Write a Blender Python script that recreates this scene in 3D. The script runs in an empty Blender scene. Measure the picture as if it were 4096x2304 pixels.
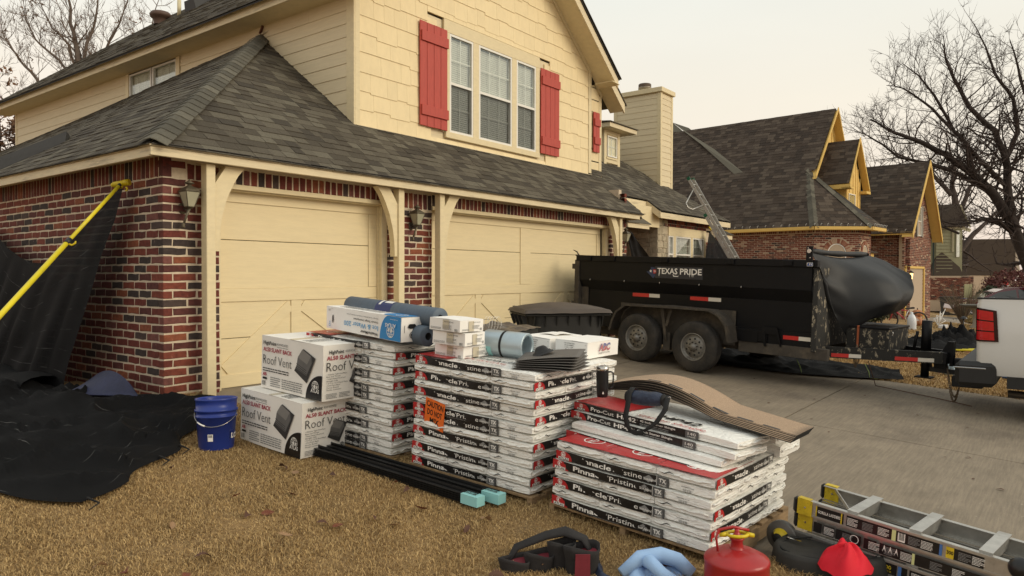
import bpy, math, random
import numpy as np
from mathutils import Vector, Matrix, noise
R = math.radians
rnd = random.Random(7)
sc = bpy.context.scene
COL = sc.collection

# ---------------------------------------------------------------- camera, sky, sun, exposure
CAM = Vector((-3.5496, -7.0433, 1.2229))
cam_d = bpy.data.cameras.new('camera'); cam = bpy.data.objects.new('camera', cam_d); COL.objects.link(cam)
_y, _p, _r = R(37.5), R(1.0), R(0.12)
_F = Vector((math.cos(_y)*math.cos(_p), math.sin(_y)*math.cos(_p), -math.sin(_p)))
_R0 = Vector((math.sin(_y), -math.cos(_y), 0)); _U0 = _R0.cross(_F)
_Rv = _R0*math.cos(_r)+_U0*math.sin(_r); _Uv = -_R0*math.sin(_r)+_U0*math.cos(_r)
cam.matrix_world = Matrix(((_Rv.x, _Uv.x, -_F.x, CAM.x), (_Rv.y, _Uv.y, -_F.y, CAM.y), (_Rv.z, _Uv.z, -_F.z, CAM.z), (0, 0, 0, 1)))
cam_d.sensor_width = 36.0; cam_d.lens = 36.0*2893/4096; cam_d.clip_end = 1500; cam_d.clip_start = 0.05
sc.camera = cam

world = bpy.data.worlds.new('World'); sc.world = world; world.use_nodes = True
wn = world.node_tree.nodes; wl = world.node_tree.links; wn.clear()
wout = wn.new('ShaderNodeOutputWorld'); wbg = wn.new('ShaderNodeBackground'); wbg.inputs['Strength'].default_value = 1.075
wsky = wn.new('ShaderNodeTexSky'); wsky.sky_type = 'NISHITA'; wsky.sun_disc = False
wsky.sun_elevation = R(24); wsky.sun_rotation = R(165); wsky.air_density = 1.0; wsky.dust_density = 2.0
wsc = wn.new('ShaderNodeVectorMath'); wsc.operation = 'SCALE'; wsc.inputs['Scale'].default_value = 0.07
wl.new(wsky.outputs[0], wsc.inputs[0])
wtc = wn.new('ShaderNodeTexCoord'); wsep = wn.new('ShaderNodeSeparateXYZ'); wl.new(wtc.outputs['Generated'], wsep.inputs[0])
wr = wn.new('ShaderNodeValToRGB'); wl.new(wsep.outputs['Z'], wr.inputs[0])
e = wr.color_ramp.elements
e[0].position = 0.0; e[0].color = (0.84, 0.69, 0.60, 1)
e[1].position = 1.0; e[1].color = (0.83, 0.85, 0.83, 1)
for p_, c_ in ((0.09, (0.95, 0.83, 0.69, 1)), (0.22, (0.97, 0.90, 0.76, 1)), (0.36, (0.90, 0.90, 0.82, 1)), (0.7, (0.87, 0.88, 0.83, 1))):
    x_ = wr.color_ramp.elements.new(p_); x_.color = c_
# the faint pink of dusk low in the sky
wpk = wn.new('ShaderNodeValToRGB'); wl.new(wsep.outputs['Z'], wpk.inputs[0])
e = wpk.color_ramp.elements; e[0].position = 0.0; e[0].color = (0.45, 0.45, 0.45, 1); e[1].position = 0.34; e[1].color = (0, 0, 0, 1)
wmr = wn.new('ShaderNodeMapRange'); wmr.inputs[1].default_value = 1.0; wmr.inputs[2].default_value = -0.2
wl.new(wsep.outputs['X'], wmr.inputs[0])
wmul = wn.new('ShaderNodeMath'); wmul.operation = 'MULTIPLY'; wl.new(wpk.outputs[0], wmul.inputs[0]); wl.new(wmr.outputs[0], wmul.inputs[1])
wadd = wn.new('ShaderNodeMath'); wadd.operation = 'MULTIPLY_ADD'; wl.new(wmul.outputs[0], wadd.inputs[0]); wadd.inputs[1].default_value = 1.6; wadd.inputs[2].default_value = 0.0; wadd.use_clamp = True
wpm = wn.new('ShaderNodeMixRGB'); wl.new(wadd.outputs[0], wpm.inputs[0]); wl.new(wr.outputs[0], wpm.inputs[1]); wpm.inputs[2].default_value = (0.97, 0.76, 0.68, 1)
wcl = wn.new('ShaderNodeTexNoise'); wcl.inputs['Scale'].default_value = 1.6; wcl.inputs['Detail'].default_value = 4
wmap = wn.new('ShaderNodeMapping'); wmap.inputs['Scale'].default_value = (1, 1, 3.5); wl.new(wtc.outputs['Generated'], wmap.inputs[0]); wl.new(wmap.outputs[0], wcl.inputs['Vector'])
wcm = wn.new('ShaderNodeMapRange'); wcm.inputs[1].default_value = 0.3; wcm.inputs[2].default_value = 0.7; wcm.inputs[3].default_value = 0.965; wcm.inputs[4].default_value = 1.03; wl.new(wcl.outputs[0], wcm.inputs[0])
wcs = wn.new('ShaderNodeVectorMath'); wcs.operation = 'SCALE'; wl.new(wpm.outputs[0], wcs.inputs[0]); wl.new(wcm.outputs[0], wcs.inputs['Scale'])
wmx = wn.new('ShaderNodeMixRGB'); wmx.inputs[0].default_value = 0.08
wl.new(wcs.outputs[0], wmx.inputs[1]); wl.new(wsc.outputs[0], wmx.inputs[2]); wl.new(wmx.outputs[0], wbg.inputs[0]); wl.new(wbg.outputs[0], wout.inputs[0])

sun_d = bpy.data.lights.new('sun', 'SUN'); sun_d.energy = 1.75; sun_d.angle = R(32); sun_d.color = (1.0, 0.88, 0.68)
sun = bpy.data.objects.new('sun', sun_d); COL.objects.link(sun)
_sd = Vector((0.28, -1.0, 0.50)).normalized()
sun.rotation_euler = _sd.to_track_quat('Z', 'Y').to_euler()
sc.view_settings.view_transform = 'Standard'; sc.view_settings.look = 'None'
sc.view_settings.exposure = 0.0; sc.view_settings.gamma = 1.0; sc.view_settings.use_curve_mapping = False

# ---------------------------------------------------------------- helpers
def tag(o, label=None, cat=None, group=None, kind=None):
    if label: o['label'] = label
    if cat: o['category'] = cat
    if group: o['group'] = group
    if kind: o['kind'] = kind
    return o
def empty(name, loc=(0, 0, 0), rz=0, mat=None, parent=None):
    o = bpy.data.objects.new(name, None); COL.objects.link(o)
    if mat is not None: o.matrix_world = mat
    else: o.location = loc; o.rotation_euler = (0, 0, rz)
    o.empty_display_size = 0.1
    if parent: o.parent = parent
    return o
def link_mesh(name, me, parent=None, loc=None, rz=0, mat=None):
    o = bpy.data.objects.new(name, me); COL.objects.link(o)
    if parent: o.parent = parent
    if mat is not None: o.matrix_local = mat
    elif loc is not None: o.location = loc; o.rotation_euler = (0, 0, rz)
    return o
def frame(O, ex, ez=(0, 0, 1)):
    ex = Vector(ex).normalized(); ez = Vector(ez); ey = ez.cross(ex).normalized(); ez = ex.cross(ey)
    return Matrix(((ex.x, ey.x, ez.x, O[0]), (ex.y, ey.y, ez.y, O[1]), (ex.z, ey.z, ez.z, O[2]), (0, 0, 0, 1)))
def mesh_from(name, V, Fc, mats, mi=None, smooth=False):
    me = bpy.data.meshes.new(name)
    me.from_pydata([tuple(v) for v in V], [], Fc)
    for m in (mats if isinstance(mats, (list, tuple)) else [mats]): me.materials.append(m)
    if mi is not None: me.polygons.foreach_set('material_index', mi)
    if smooth: me.polygons.foreach_set('use_smooth', [True]*len(me.polygons))
    me.update(); return me
class MB:
    """collects shapes, then links them as one mesh object"""
    def __init__(s, mats, smooth=False):
        s.V = []; s.F = []; s.M = []; s.S = []; s.mats = mats if isinstance(mats, (list, tuple)) else [mats]; s.sm = smooth
    def add(s, V, Fc, m=0, sm=None):
        b = len(s.V); s.V += [Vector(v) for v in V]; s.F += [[i+b for i in f] for f in Fc]; s.M += [m]*len(Fc); s.S += [s.sm if sm is None else sm]*len(Fc); return s
    def box(s, x0, y0, z0, x1, y1, z1, m=0, T=None, ch=0.0):
        if x1 < x0: x0, x1 = x1, x0
        if y1 < y0: y0, y1 = y1, y0
        if z1 < z0: z0, z1 = z1, z0
        if ch <= 0:
            V = [(x0, y0, z0), (x1, y0, z0), (x1, y1, z0), (x0, y1, z0), (x0, y0, z1), (x1, y0, z1), (x1, y1, z1), (x0, y1, z1)]
            Fc = [(0, 3, 2, 1), (4, 5, 6, 7), (0, 1, 5, 4), (1, 2, 6, 5), (2, 3, 7, 6), (3, 0, 4, 7)]
        else:
            V = []; c = min(ch, (x1-x0)*.45, (y1-y0)*.45, (z1-z0)*.45)
            idx = {}
            for ix, (xa, xi) in enumerate(((x0, x0+c), (x1, x1-c))):
                for iy, (ya, yi) in enumerate(((y0, y0+c), (y1, y1-c))):
                    for iz, (za, zi) in enumerate(((z0, z0+c), (z1, z1-c))):
                        idx[(ix, iy, iz, 0)] = len(V); V.append((xa, yi, zi))
                        idx[(ix, iy, iz, 1)] = len(V); V.append((xi, ya, zi))
                        idx[(ix, iy, iz, 2)] = len(V); V.append((xi, yi, za))
            g = lambda a, b, c_, k: idx[(a, b, c_, k)]
            Fc = [(g(0,0,0,0), g(0,0,1,0), g(0,1,1,0), g(0,1,0,0)), (g(1,0,0,0), g(1,1,0,0), g(1,1,1,0), g(1,0,1,0)),
                  (g(0,0,0,1), g(1,0,0,1), g(1,0,1,1), g(0,0,1,1)), (g(0,1,0,1), g(0,1,1,1), g(1,1,1,1), g(1,1,0,1)),
                  (g(0,0,0,2), g(0,1,0,2), g(1,1,0,2), g(1,0,0,2)), (g(0,0,1,2), g(1,0,1,2), g(1,1,1,2), g(0,1,1,2))]
            for a in (0, 1):
                for b in (0, 1):
                    Fc.append((g(a,b,0,0), g(a,b,1,0), g(a,b,1,1), g(a,b,0,1)) if a != b else (g(a,b,0,0), g(a,b,0,1), g(a,b,1,1), g(a,b,1,0)))
                    Fc.append((g(a,0,b,0), g(a,1,b,0), g(a,1,b,2), g(a,0,b,2)) if a == b else (g(a,0,b,0), g(a,0,b,2), g(a,1,b,2), g(a,1,b,0)))
                    Fc.append((g(0,a,b,1), g(1,a,b,1), g(1,a,b,2), g(0,a,b,2)) if a != b else (g(0,a,b,1), g(0,a,b,2), g(1,a,b,2), g(1,a,b,1)))
                    for d in (0, 1):
                        Fc.append((g(a,b,d,0), g(a,b,d,1), g(a,b,d,2)) if (a+b+d) % 2 == 0 else (g(a,b,d,0), g(a,b,d,2), g(a,b,d,1)))
        if T is not None: V = [T @ Vector(v) for v in V]
        return s.add(V, Fc, m)
    def hexa(s, P, m=0):
        """8 corners: bottom ring of four, then the top ring"""
        return s.add(P, [(0, 3, 2, 1), (4, 5, 6, 7), (0, 1, 5, 4), (1, 2, 6, 5), (2, 3, 7, 6), (3, 0, 4, 7)], m)
    def beam(s, a, b, w, h, up=(0, 0, 1), m=0):
        a = Vector(a); b = Vector(b); d = (b-a).normalized(); up = Vector(up); sd = d.cross(up).normalized(); up = sd.cross(d)
        P = []
        for p in (a, b):
            for sx, sy in ((-1, -1), (1, -1), (1, 1), (-1, 1)): P.append(p+sd*sx*w/2+up*sy*h/2)
        return s.hexa(P, m)
    def prism(s, pts, vec, m=0, sm=None):
        """polygon (3D points) pushed along vec"""
        pts = [Vector(p) for p in pts]; vec = Vector(vec); n = len(pts)
        V = pts+[p+vec for p in pts]
        Fc = [tuple(range(n))[::-1], tuple(range(n, 2*n))]+[(i, (i+1) % n, n+(i+1) % n, n+i) for i in range(n)]
        return s.add(V, Fc, m, sm)
    def poly(s, pts, m=0): return s.add(pts, [tuple(range(len(pts)))], m)
    def tube(s, pts, rad, n=8, m=0, cap=True, sm=True, flat=1.0):
        pts = [Vector(p) for p in pts]; k = len(pts)
        if not hasattr(rad, '__len__'): rad = [rad]*k
        V = []; prev = None
        for i, p in enumerate(pts):
            t = (pts[min(i+1, k-1)]-pts[max(i-1, 0)])
            t = t.normalized() if t.length > 1e-9 else Vector((0, 0, 1))
            if prev is None:
                a = Vector((0, 0, 1)) if abs(t.z) < .9 else Vector((1, 0, 0))
                u = t.cross(a).normalized()
            else:
                u = (prev-t*prev.dot(t)); u = u.normalized() if u.length > 1e-6 else t.orthogonal().normalized()
            prev = u; v = t.cross(u)
            for j in range(n):
                a = 2*math.pi*j/n; V.append(p+(u*math.cos(a)+v*math.sin(a)*flat)*rad[i])
        Fc = [(i*n+j, i*n+(j+1) % n, (i+1)*n+(j+1) % n, (i+1)*n+j) for i in range(k-1) for j in range(n)]
        s.add(V, Fc, m, sm)
        if cap:
            b = len(s.V)-len(V); s.F += [[b+j for j in range(n)][::-1], [b+(k-1)*n+j for j in range(n)]]; s.M += [m, m]; s.S += [False, False]
        return s
    def lathe(s, prof, n=24, m=0, T=None, sm=True, a0=0, a1=2*math.pi, cap=False):
        """profile of (r, z) about the local z axis"""
        full = abs(a1-a0-2*math.pi) < 1e-6; k = n if full else n+1
        V = []
        for r_, z_ in prof:
            for j in range(k):
                a = a0+(a1-a0)*j/n; V.append(Vector((r_*math.cos(a), r_*math.sin(a), z_)))
        if T is not None: V = [T @ v for v in V]
        Fc = []
        for i in range(len(prof)-1):
            for j in range(n):
                j2 = (j+1) % k; Fc.append((i*k+j, i*k+j2, (i+1)*k+j2, (i+1)*k+j))
        s.add(V, Fc, m, sm)
        if cap:
            b = len(s.V)-len(V); s.F += [[b+j for j in range(k)][::-1], [b+(len(prof)-1)*k+j for j in range(k)]]; s.M += [m, m]; s.S += [False, False]
        return s
    def grid(s, fn, nu, nv, m=0, sm=True):
        V = [fn(i/nu, j/nv) for j in range(nv+1) for i in range(nu+1)]
        Fc = [(j*(nu+1)+i, j*(nu+1)+i+1, (j+1)*(nu+1)+i+1, (j+1)*(nu+1)+i) for j in range(nv) for i in range(nu)]
        return s.add(V, Fc, m, sm)
    def mesh(s, name):
        me = mesh_from(name, s.V, s.F, s.mats, s.M)
        me.polygons.foreach_set('use_smooth', s.S); return me
    def obj(s, name, parent=None, loc=None, rz=0, mat=None):
        return link_mesh(name, s.mesh(name), parent, loc, rz, mat)
def bevel(o, w=0.004, seg=2):
    m = o.modifiers.new('bevel', 'BEVEL'); m.width = w; m.segments = seg; m.limit_method = 'ANGLE'; m.angle_limit = R(40); return o
def solid(o, t): m = o.modifiers.new('solid', 'SOLIDIFY'); m.thickness = t; m.offset = 0; return o
def copy_tree(o, parent=None):
    c = o.copy(); COL.objects.link(c); c.parent = parent
    for ch in list(o.children): copy_tree(ch, c)
    return c

# ---------------------------------------------------------------- materials
def node(nt, t, **kw):
    n = nt.nodes.new(t)
    for k, v in kw.items(): setattr(n, k, v)
    return n
def mat(name, col, rough=0.7, metal=0.0, n=None, b=None, spec=0.4, stains=None, coat=0.0, coords='Object', stretch=None, rvar=0.0):
    """n = (scale, amount, detail) colour noise; b = (scale, strength) bump; stains = (colour, scale, lo, hi)"""
    m = bpy.data.materials.new(name); m.use_nodes = True; nt = m.node_tree; p = nt.nodes['Principled BSDF']
    p.inputs['Base Color'].default_value = (*col, 1); p.inputs['Roughness'].default_value = rough; p.inputs['Metallic'].default_value = metal
    p.inputs['Specular IOR Level'].default_value = spec; p.inputs['Coat Weight'].default_value = coat
    tc = node(nt, 'ShaderNodeTexCoord'); vec = tc.outputs[coords]
    if stretch:
        mp = node(nt, 'ShaderNodeMapping'); mp.inputs['Scale'].default_value = stretch; nt.links.new(vec, mp.inputs[0]); vec = mp.outputs[0]
    cur = None
    if n:
        nz = node(nt, 'ShaderNodeTexNoise'); nz.inputs['Scale'].default_value = n[0]; nz.inputs['Detail'].default_value = n[2] if len(n) > 2 else 5; nz.inputs['Roughness'].default_value = .65
        nt.links.new(vec, nz.inputs['Vector'])
        mr = node(nt, 'ShaderNodeMapRange'); mr.inputs[1].default_value = .25; mr.inputs[2].default_value = .75; mr.inputs[3].default_value = 1-n[1]; mr.inputs[4].default_value = 1+n[1]
        nt.links.new(nz.outputs[0], mr.inputs[0])
        src = mr.outputs[0]
        if rvar:
            oi = node(nt, 'ShaderNodeObjectInfo'); m2 = node(nt, 'ShaderNodeMapRange'); m2.inputs[3].default_value = 1-rvar; m2.inputs[4].default_value = 1+rvar
            nt.links.new(oi.outputs['Random'], m2.inputs[0]); mm = node(nt, 'ShaderNodeMath', operation='MULTIPLY'); nt.links.new(src, mm.inputs[0]); nt.links.new(m2.outputs[0], mm.inputs[1]); src = mm.outputs[0]
        sc_ = node(nt, 'ShaderNodeVectorMath', operation='SCALE'); sc_.inputs[0].default_value = col; nt.links.new(src, sc_.inputs['Scale']); cur = sc_.outputs[0]
        nt.links.new(cur, p.inputs['Base Color'])
    if stains:
        sn = node(nt, 'ShaderNodeTexNoise'); sn.inputs['Scale'].default_value = stains[1]; sn.inputs['Detail'].default_value = 8; sn.inputs['Roughness'].default_value = .7; nt.links.new(vec, sn.inputs['Vector'])
        sr = node(nt, 'ShaderNodeMapRange'); sr.inputs[1].default_value = stains[2]; sr.inputs[2].default_value = stains[3]; nt.links.new(sn.outputs[0], sr.inputs[0])
        mx = node(nt, 'ShaderNodeMixRGB'); nt.links.new(sr.outputs[0], mx.inputs[0]); mx.inputs[2].default_value = (*stains[0], 1)
        if cur is not None: nt.links.new(cur, mx.inputs[1])
        else: mx.inputs[1].default_value = (*col, 1)
        nt.links.new(mx.outputs[0], p.inputs['Base Color'])
    if b:
        bn = node(nt, 'ShaderNodeTexNoise'); bn.inputs['Scale'].default_value = b[0]; bn.inputs['Detail'].default_value = 6; nt.links.new(vec, bn.inputs['Vector'])
        bp = node(nt, 'ShaderNodeBump'); bp.inputs['Strength'].default_value = b[1]; bp.inputs['Distance'].default_value = b[2] if len(b) > 2 else 0.01
        nt.links.new(bn.outputs[0], bp.inputs['Height']); nt.links.new(bp.outputs[0], p.inputs['Normal'])
    return m
def ramp_mat(name, cols, rough=.85, n=(40, .2), b=(120, .4, .004), spec=.3, patch=None, isl=True, space='Object'):
    """each piece picks one of cols by its own random number; fine noise on top; patch = (colour, scale, lo, hi) wear"""
    m = bpy.data.materials.new(name); m.use_nodes = True; nt = m.node_tree; p = nt.nodes['Principled BSDF']
    p.inputs['Roughness'].default_value = rough; p.inputs['Specular IOR Level'].default_value = spec
    oi = node(nt, 'ShaderNodeObjectInfo'); gm = node(nt, 'ShaderNodeNewGeometry')
    ad = node(nt, 'ShaderNodeMath', operation='ADD'); nt.links.new(oi.outputs['Random'], ad.inputs[0]); nt.links.new(gm.outputs['Random Per Island'], ad.inputs[1])
    fr = node(nt, 'ShaderNodeMath', operation='FRACT'); nt.links.new(ad.outputs[0], fr.inputs[0])
    rp = node(nt, 'ShaderNodeValToRGB'); rp.color_ramp.interpolation = 'CONSTANT'; nt.links.new(fr.outputs[0], rp.inputs[0])
    tot = sum(w for w, c in cols); acc = 0; el = rp.color_ramp.elements
    for i, (w, c) in enumerate(cols):
        if i < 2: q = el[i]; q.position = acc/tot
        else: q = el.new(acc/tot)
        q.color = (*c, 1); acc += w
    tc = node(nt, 'ShaderNodeTexCoord'); of = node(nt, 'ShaderNodeVectorMath', operation='ADD'); nt.links.new(tc.outputs[space], of.inputs[0])
    cb = node(nt, 'ShaderNodeMath', operation='MULTIPLY'); nt.links.new(fr.outputs[0], cb.inputs[0]); cb.inputs[1].default_value = 37.0
    nt.links.new(cb.outputs[0], of.inputs[1])
    nz = node(nt, 'ShaderNodeTexNoise'); nz.inputs['Scale'].default_value = n[0]; nz.inputs['Detail'].default_value = 6; nt.links.new(of.outputs[0], nz.inputs['Vector'])
    mr = node(nt, 'ShaderNodeMapRange'); mr.inputs[1].default_value = .25; mr.inputs[2].default_value = .75; mr.inputs[3].default_value = 1-n[1]; mr.inputs[4].default_value = 1+n[1]; nt.links.new(nz.outputs[0], mr.inputs[0])
    s2 = node(nt, 'ShaderNodeVectorMath', operation='SCALE'); nt.links.new(rp.outputs[0], s2.inputs[0]); nt.links.new(mr.outputs[0], s2.inputs['Scale'])
    out = s2.outputs[0]
    if patch:
        pn = node(nt, 'ShaderNodeTexNoise'); pn.inputs['Scale'].default_value = patch[1]; pn.inputs['Detail'].default_value = 7; pn.inputs['Roughness'].default_value = .7; nt.links.new(of.outputs[0], pn.inputs['Vector'])
        pr = node(nt, 'ShaderNodeMapRange'); pr.inputs[1].default_value = patch[2]; pr.inputs[2].default_value = patch[3]; nt.links.new(pn.outputs[0], pr.inputs[0])
        px = node(nt, 'ShaderNodeMixRGB'); nt.links.new(pr.outputs[0], px.inputs[0]); nt.links.new(out, px.inputs[1]); px.inputs[2].default_value = (*patch[0], 1); out = px.outputs[0]
    nt.links.new(out, p.inputs['Base Color'])
    bn = node(nt, 'ShaderNodeTexNoise'); bn.inputs['Scale'].default_value = b[0]; bn.inputs['Detail'].default_value = 5; nt.links.new(of.outputs[0], bn.inputs['Vector'])
    bp = node(nt, 'ShaderNodeBump'); bp.inputs['Strength'].default_value = b[1]; bp.inputs['Distance'].default_value = b[2]; nt.links.new(bn.outputs[0], bp.inputs['Height']); nt.links.new(bp.outputs[0], p.inputs['Normal'])
    return m
CREAM = (0.68, 0.575, 0.36)
M = {}
M['trim'] = mat('trim_paint', CREAM, .55, n=(9, .08), b=(90, .25, .002), stains=((.20, .16, .11), 3.5, .66, .84), stretch=(1, 1, 2.5))
M['door'] = mat('door_paint', (0.70, 0.585, 0.36), .5, n=(4, .06), b=(14, .35, .004), stretch=(1, 1, 9))
M['fascia'] = mat('weathered_fascia_paint', (0.66, 0.56, 0.37), .65, n=(7, .12), b=(60, .5, .003), stains=((.17, .14, .10), 2.2, .56, .78), stretch=(.6, .6, 6))
M['siding'] = mat('siding_paint', (0.66, 0.56, 0.37), .6, n=(5, .08), b=(22, .3, .004), stretch=(1, .5, 9), rvar=.035)
M['shake'] = mat('shake_paint', (0.76, 0.625, 0.375), .6, n=(6, .06), b=(30, .3, .003), stretch=(2, 1, 1), rvar=.03)
M['red_paint'] = mat('red_shutter_paint', (0.42, 0.060, 0.042), .55, n=(12, .12), b=(60, .3, .002), stretch=(3, 1, .6))
M['mortar'] = mat('mortar', (0.56, 0.47, 0.35), .95, n=(30, .12), b=(90, .6, .004))
M['mortar2'] = mat('mortar_neighbor', (0.42, 0.33, 0.24), .95, n=(30, .12), b=(90, .6, .004))
M['brick'] = ramp_mat('brick_red', [(30, (.130, .032, .024)), (20, (.170, .044, .028)), (14, (.092, .030, .026)), (14, (.045, .033, .030)), (8, (.22, .070, .036)), (6, (.065, .044, .038)), (8, (.155, .058, .048))], .85, n=(26, .28), b=(70, .6, .004), patch=((.36, .25, .18), 13, .66, .80))
M['brick2'] = ramp_mat('brick_weathered', [(30, (.15, .048, .032)), (20, (.19, .068, .045)), (12, (.10, .045, .036)), (9, (.36, .25, .17)), (6, (.06, .04, .035)), (12, (.22, .095, .062))], .9, n=(14, .25), b=(50, .5, .004), patch=((.40, .30, .21), 6, .60, .78))
M['stone'] = ramp_mat('limestone', [(30, (.36, .31, .22)), (20, (.42, .36, .26)), (14, (.30, .26, .19))], .9, n=(12, .2), b=(30, .9, .02), patch=((.055, .05, .042), 2.2, .56, .74))
SH = [(24, (.068, .058, .043)), (22, (.088, .076, .057)), (20, (.108, .095, .071)), (14, (.056, .048, .037)), (10, (.125, .112, .084))]
M['shingle'] = ramp_mat('asphalt_shingle', SH, .95, n=(60, .22), b=(420, .9, .003), spec=.25, patch=((.15, .14, .10), 9, .66, .9))
M['shingle2'] = ramp_mat('asphalt_shingle_brown', [(24, (.058, .044, .034)), (22, (.072, .056, .044)), (16, (.094, .074, .057)), (16, (.046, .036, .029))], .95, n=(40, .2), b=(300, .9, .003), spec=.2)
M['cap'] = mat('ridge_cap_shingle', (.100, .092, .070), .95, n=(50, .25), b=(380, .9, .003), rvar=.32)
M['deck'] = mat('roof_underlay', (.03, .028, .026), .95)
M['white_pvc'] = mat('window_vinyl', (.74, .72, .66), .4, n=(10, .04))
M['blind'] = mat('blind_slat', (.86, .85, .78), .6, n=(6, .05))
M['dark'] = mat('dark_interior', (.02, .02, .02), .8)
M['bronze'] = mat('lantern_metal', (.13, .11, .075), .55, metal=.6, n=(20, .3))
M['lampglass'] = mat('lantern_glass', (.36, .34, .24), .25, n=(8, .15))
g = bpy.data.materials.new('window_glass'); g.use_nodes = True; nt = g.node_tree; nt.nodes.clear()
go = node(nt, 'ShaderNodeOutputMaterial'); gg = node(nt, 'ShaderNodeBsdfGlossy'); gg.inputs['Roughness'].default_value = .03; gg.inputs['Color'].default_value = (.9, .95, .95, 1)
gt = node(nt, 'ShaderNodeBsdfTransparent'); gt.inputs['Color'].default_value = (.96, .98, .97, 1); gx = node(nt, 'ShaderNodeMixShader'); gf = node(nt, 'ShaderNodeLayerWeight'); gf.inputs['Blend'].default_value = .3
gad = node(nt, 'ShaderNodeMath', operation='MULTIPLY_ADD'); gad.inputs[1].default_value = .25; gad.inputs[2].default_value = .04; nt.links.new(gf.outputs['Facing'], gad.inputs[0]); nt.links.new(gad.outputs[0], gx.inputs[0])
nt.links.new(gt.outputs[0], gx.inputs[1]); nt.links.new(gg.outputs[0], gx.inputs[2]); nt.links.new(gx.outputs[0], go.inputs[0]); M['glass'] = g
def screen_mat():
    """black insect-screen weave over the lower sashes"""
    m = bpy.data.materials.new('insect_screen'); m.use_nodes = True; nt = m.node_tree; nt.nodes.clear()
    o = node(nt, 'ShaderNodeOutputMaterial'); d = node(nt, 'ShaderNodeBsdfDiffuse'); d.inputs['Color'].default_value = (.05, .05, .05, 1); t = node(nt, 'ShaderNodeBsdfTransparent')
    x = node(nt, 'ShaderNodeMixShader'); x.inputs[0].default_value = .40; nt.links.new(t.outputs[0], x.inputs[1]); nt.links.new(d.outputs[0], x.inputs[2]); nt.links.new(x.outputs[0], o.inputs[0]); return m
M['screen'] = screen_mat()
# ---------------------------------------------------------------- ground shape
_gy = [-60, -14, -9, -7, -5.5, -4.3, -2.6, -1.6, 0, 300]; _gz = [-.95, -.85, -.64, -.5, -.40, -.33, -.235, -.155, 0, 0]
def gz(x, y):
    z = float(np.interp(y, _gy, _gz))
    return z-.012*min(max(0, x-12), 10)-.033*min(max(0, x-22), 24)
def gl(x, y):
    a = min(1, max(0, (x+1.1)/1.2)); b = min(1, max(0, (-1.9-y)/1.2)); return gz(x, y)+.07*a*a*(3-2*a)*b*b*(3-2*b)
def gridsheet(name, x0, x1, y0, y1, nx, ny, m, dz=0, amp=0, fr=1.0, rough=None):
    V = []; Fc = []
    for j in range(ny+1):
        for i in range(nx+1):
            x = x0+(x1-x0)*i/nx; y = y0+(y1-y0)*j/ny
            z = (gl if name == 'lawn' else gz)(x, y)+dz+(amp*noise.noise(Vector((x*fr, y*fr, 3.1))) if amp else 0); V.append((x, y, z))
    for j in range(ny):
        for i in range(nx): a = j*(nx+1)+i; Fc.append((a, a+1, a+nx+2, a+nx+1))
    return link_mesh(name, mesh_from(name, V, Fc, m, smooth=True))
M['soil'] = mat('dry_soil', (.26, .165, .07), .98, n=(2.2, .3), b=(30, .8, .02), stains=((.07, .05, .03), 1.3, .55, .8))
M['dead_lawn'] = mat('dead_lawn_far', (.33, .215, .095), .98, n=(.9, .28), b=(14, 1, .05), stains=((.12, .08, .042), 5, .52, .8))
def concrete_mat():
    m = mat('driveway_concrete', (.225, .185, .135), .85, n=(2.4, .16), b=(130, .5, .004), stains=((.13, .105, .08), .9, .50, .75))
    nt = m.node_tree; p = nt.nodes['Principled BSDF']; old = p.inputs['Base Color'].links[0].from_socket
    tc = node(nt, 'ShaderNodeTexCoord'); mp = node(nt, 'ShaderNodeMapping'); mp.inputs['Scale'].default_value = (2.0, 34, 1); nt.links.new(tc.outputs['Object'], mp.inputs[0])
    nz = node(nt, 'ShaderNodeTexNoise'); nz.inputs['Scale'].default_value = 1.6; nz.inputs['Detail'].default_value = 7; nz.inputs['Roughness'].default_value = .75; nt.links.new(mp.outputs[0], nz.inputs['Vector'])
    r = node(nt, 'ShaderNodeMapRange'); r.inputs[1].default_value = .3; r.inputs[2].default_value = .72; r.inputs[3].default_value = .76; r.inputs[4].default_value = 1.28; nt.links.new(nz.outputs[0], r.inputs[0])
    s = node(nt, 'ShaderNodeVectorMath', operation='SCALE'); nt.links.new(old, s.inputs[0]); nt.links.new(r.outputs[0], s.inputs['Scale'])
    # pale worn spots where the cream has flaked
    n2 = node(nt, 'ShaderNodeTexNoise'); n2.inputs['Scale'].default_value = 9; n2.inputs['Detail'].default_value = 9; n2.inputs['Roughness'].default_value = .8
    mp2 = node(nt, 'ShaderNodeMapping'); mp2.inputs['Scale'].default_value = (.7, 2.6, 1); nt.links.new(tc.outputs['Object'], mp2.inputs[0]); nt.links.new(mp2.outputs[0], n2.inputs['Vector'])
    r2 = node(nt, 'ShaderNodeMapRange'); r2.inputs[1].default_value = .62; r2.inputs[2].default_value = .72; nt.links.new(n2.outputs[0], r2.inputs[0])
    mx = node(nt, 'ShaderNodeMixRGB'); nt.links.new(r2.outputs[0], mx.inputs[0]); nt.links.new(s.outputs[0], mx.inputs[1]); mx.inputs[2].default_value = (.40, .36, .29, 1)
    nt.links.new(mx.outputs[0], p.inputs['Base Color']); return m
M['concrete'] = concrete_mat()
M['walk'] = mat('walk_concrete', (.27, .235, .19), .9, n=(3, .15), b=(60, .4, .005))
tag(gridsheet('ground', -90, 420, -120, 380, 60, 60, M['dead_lawn'], dz=-.10), kind='structure')
tag(gridsheet('lawn', -9, .47, -9.5, 2.0, 95, 115, M['soil'], dz=0.0, amp=.012, fr=3.0), kind='structure')
tag(gridsheet('neighbor_lawn', 8.62, 60, -13, 4, 90, 60, M['dead_lawn'], dz=-.012, amp=.035, fr=1.6), kind='structure')
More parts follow.
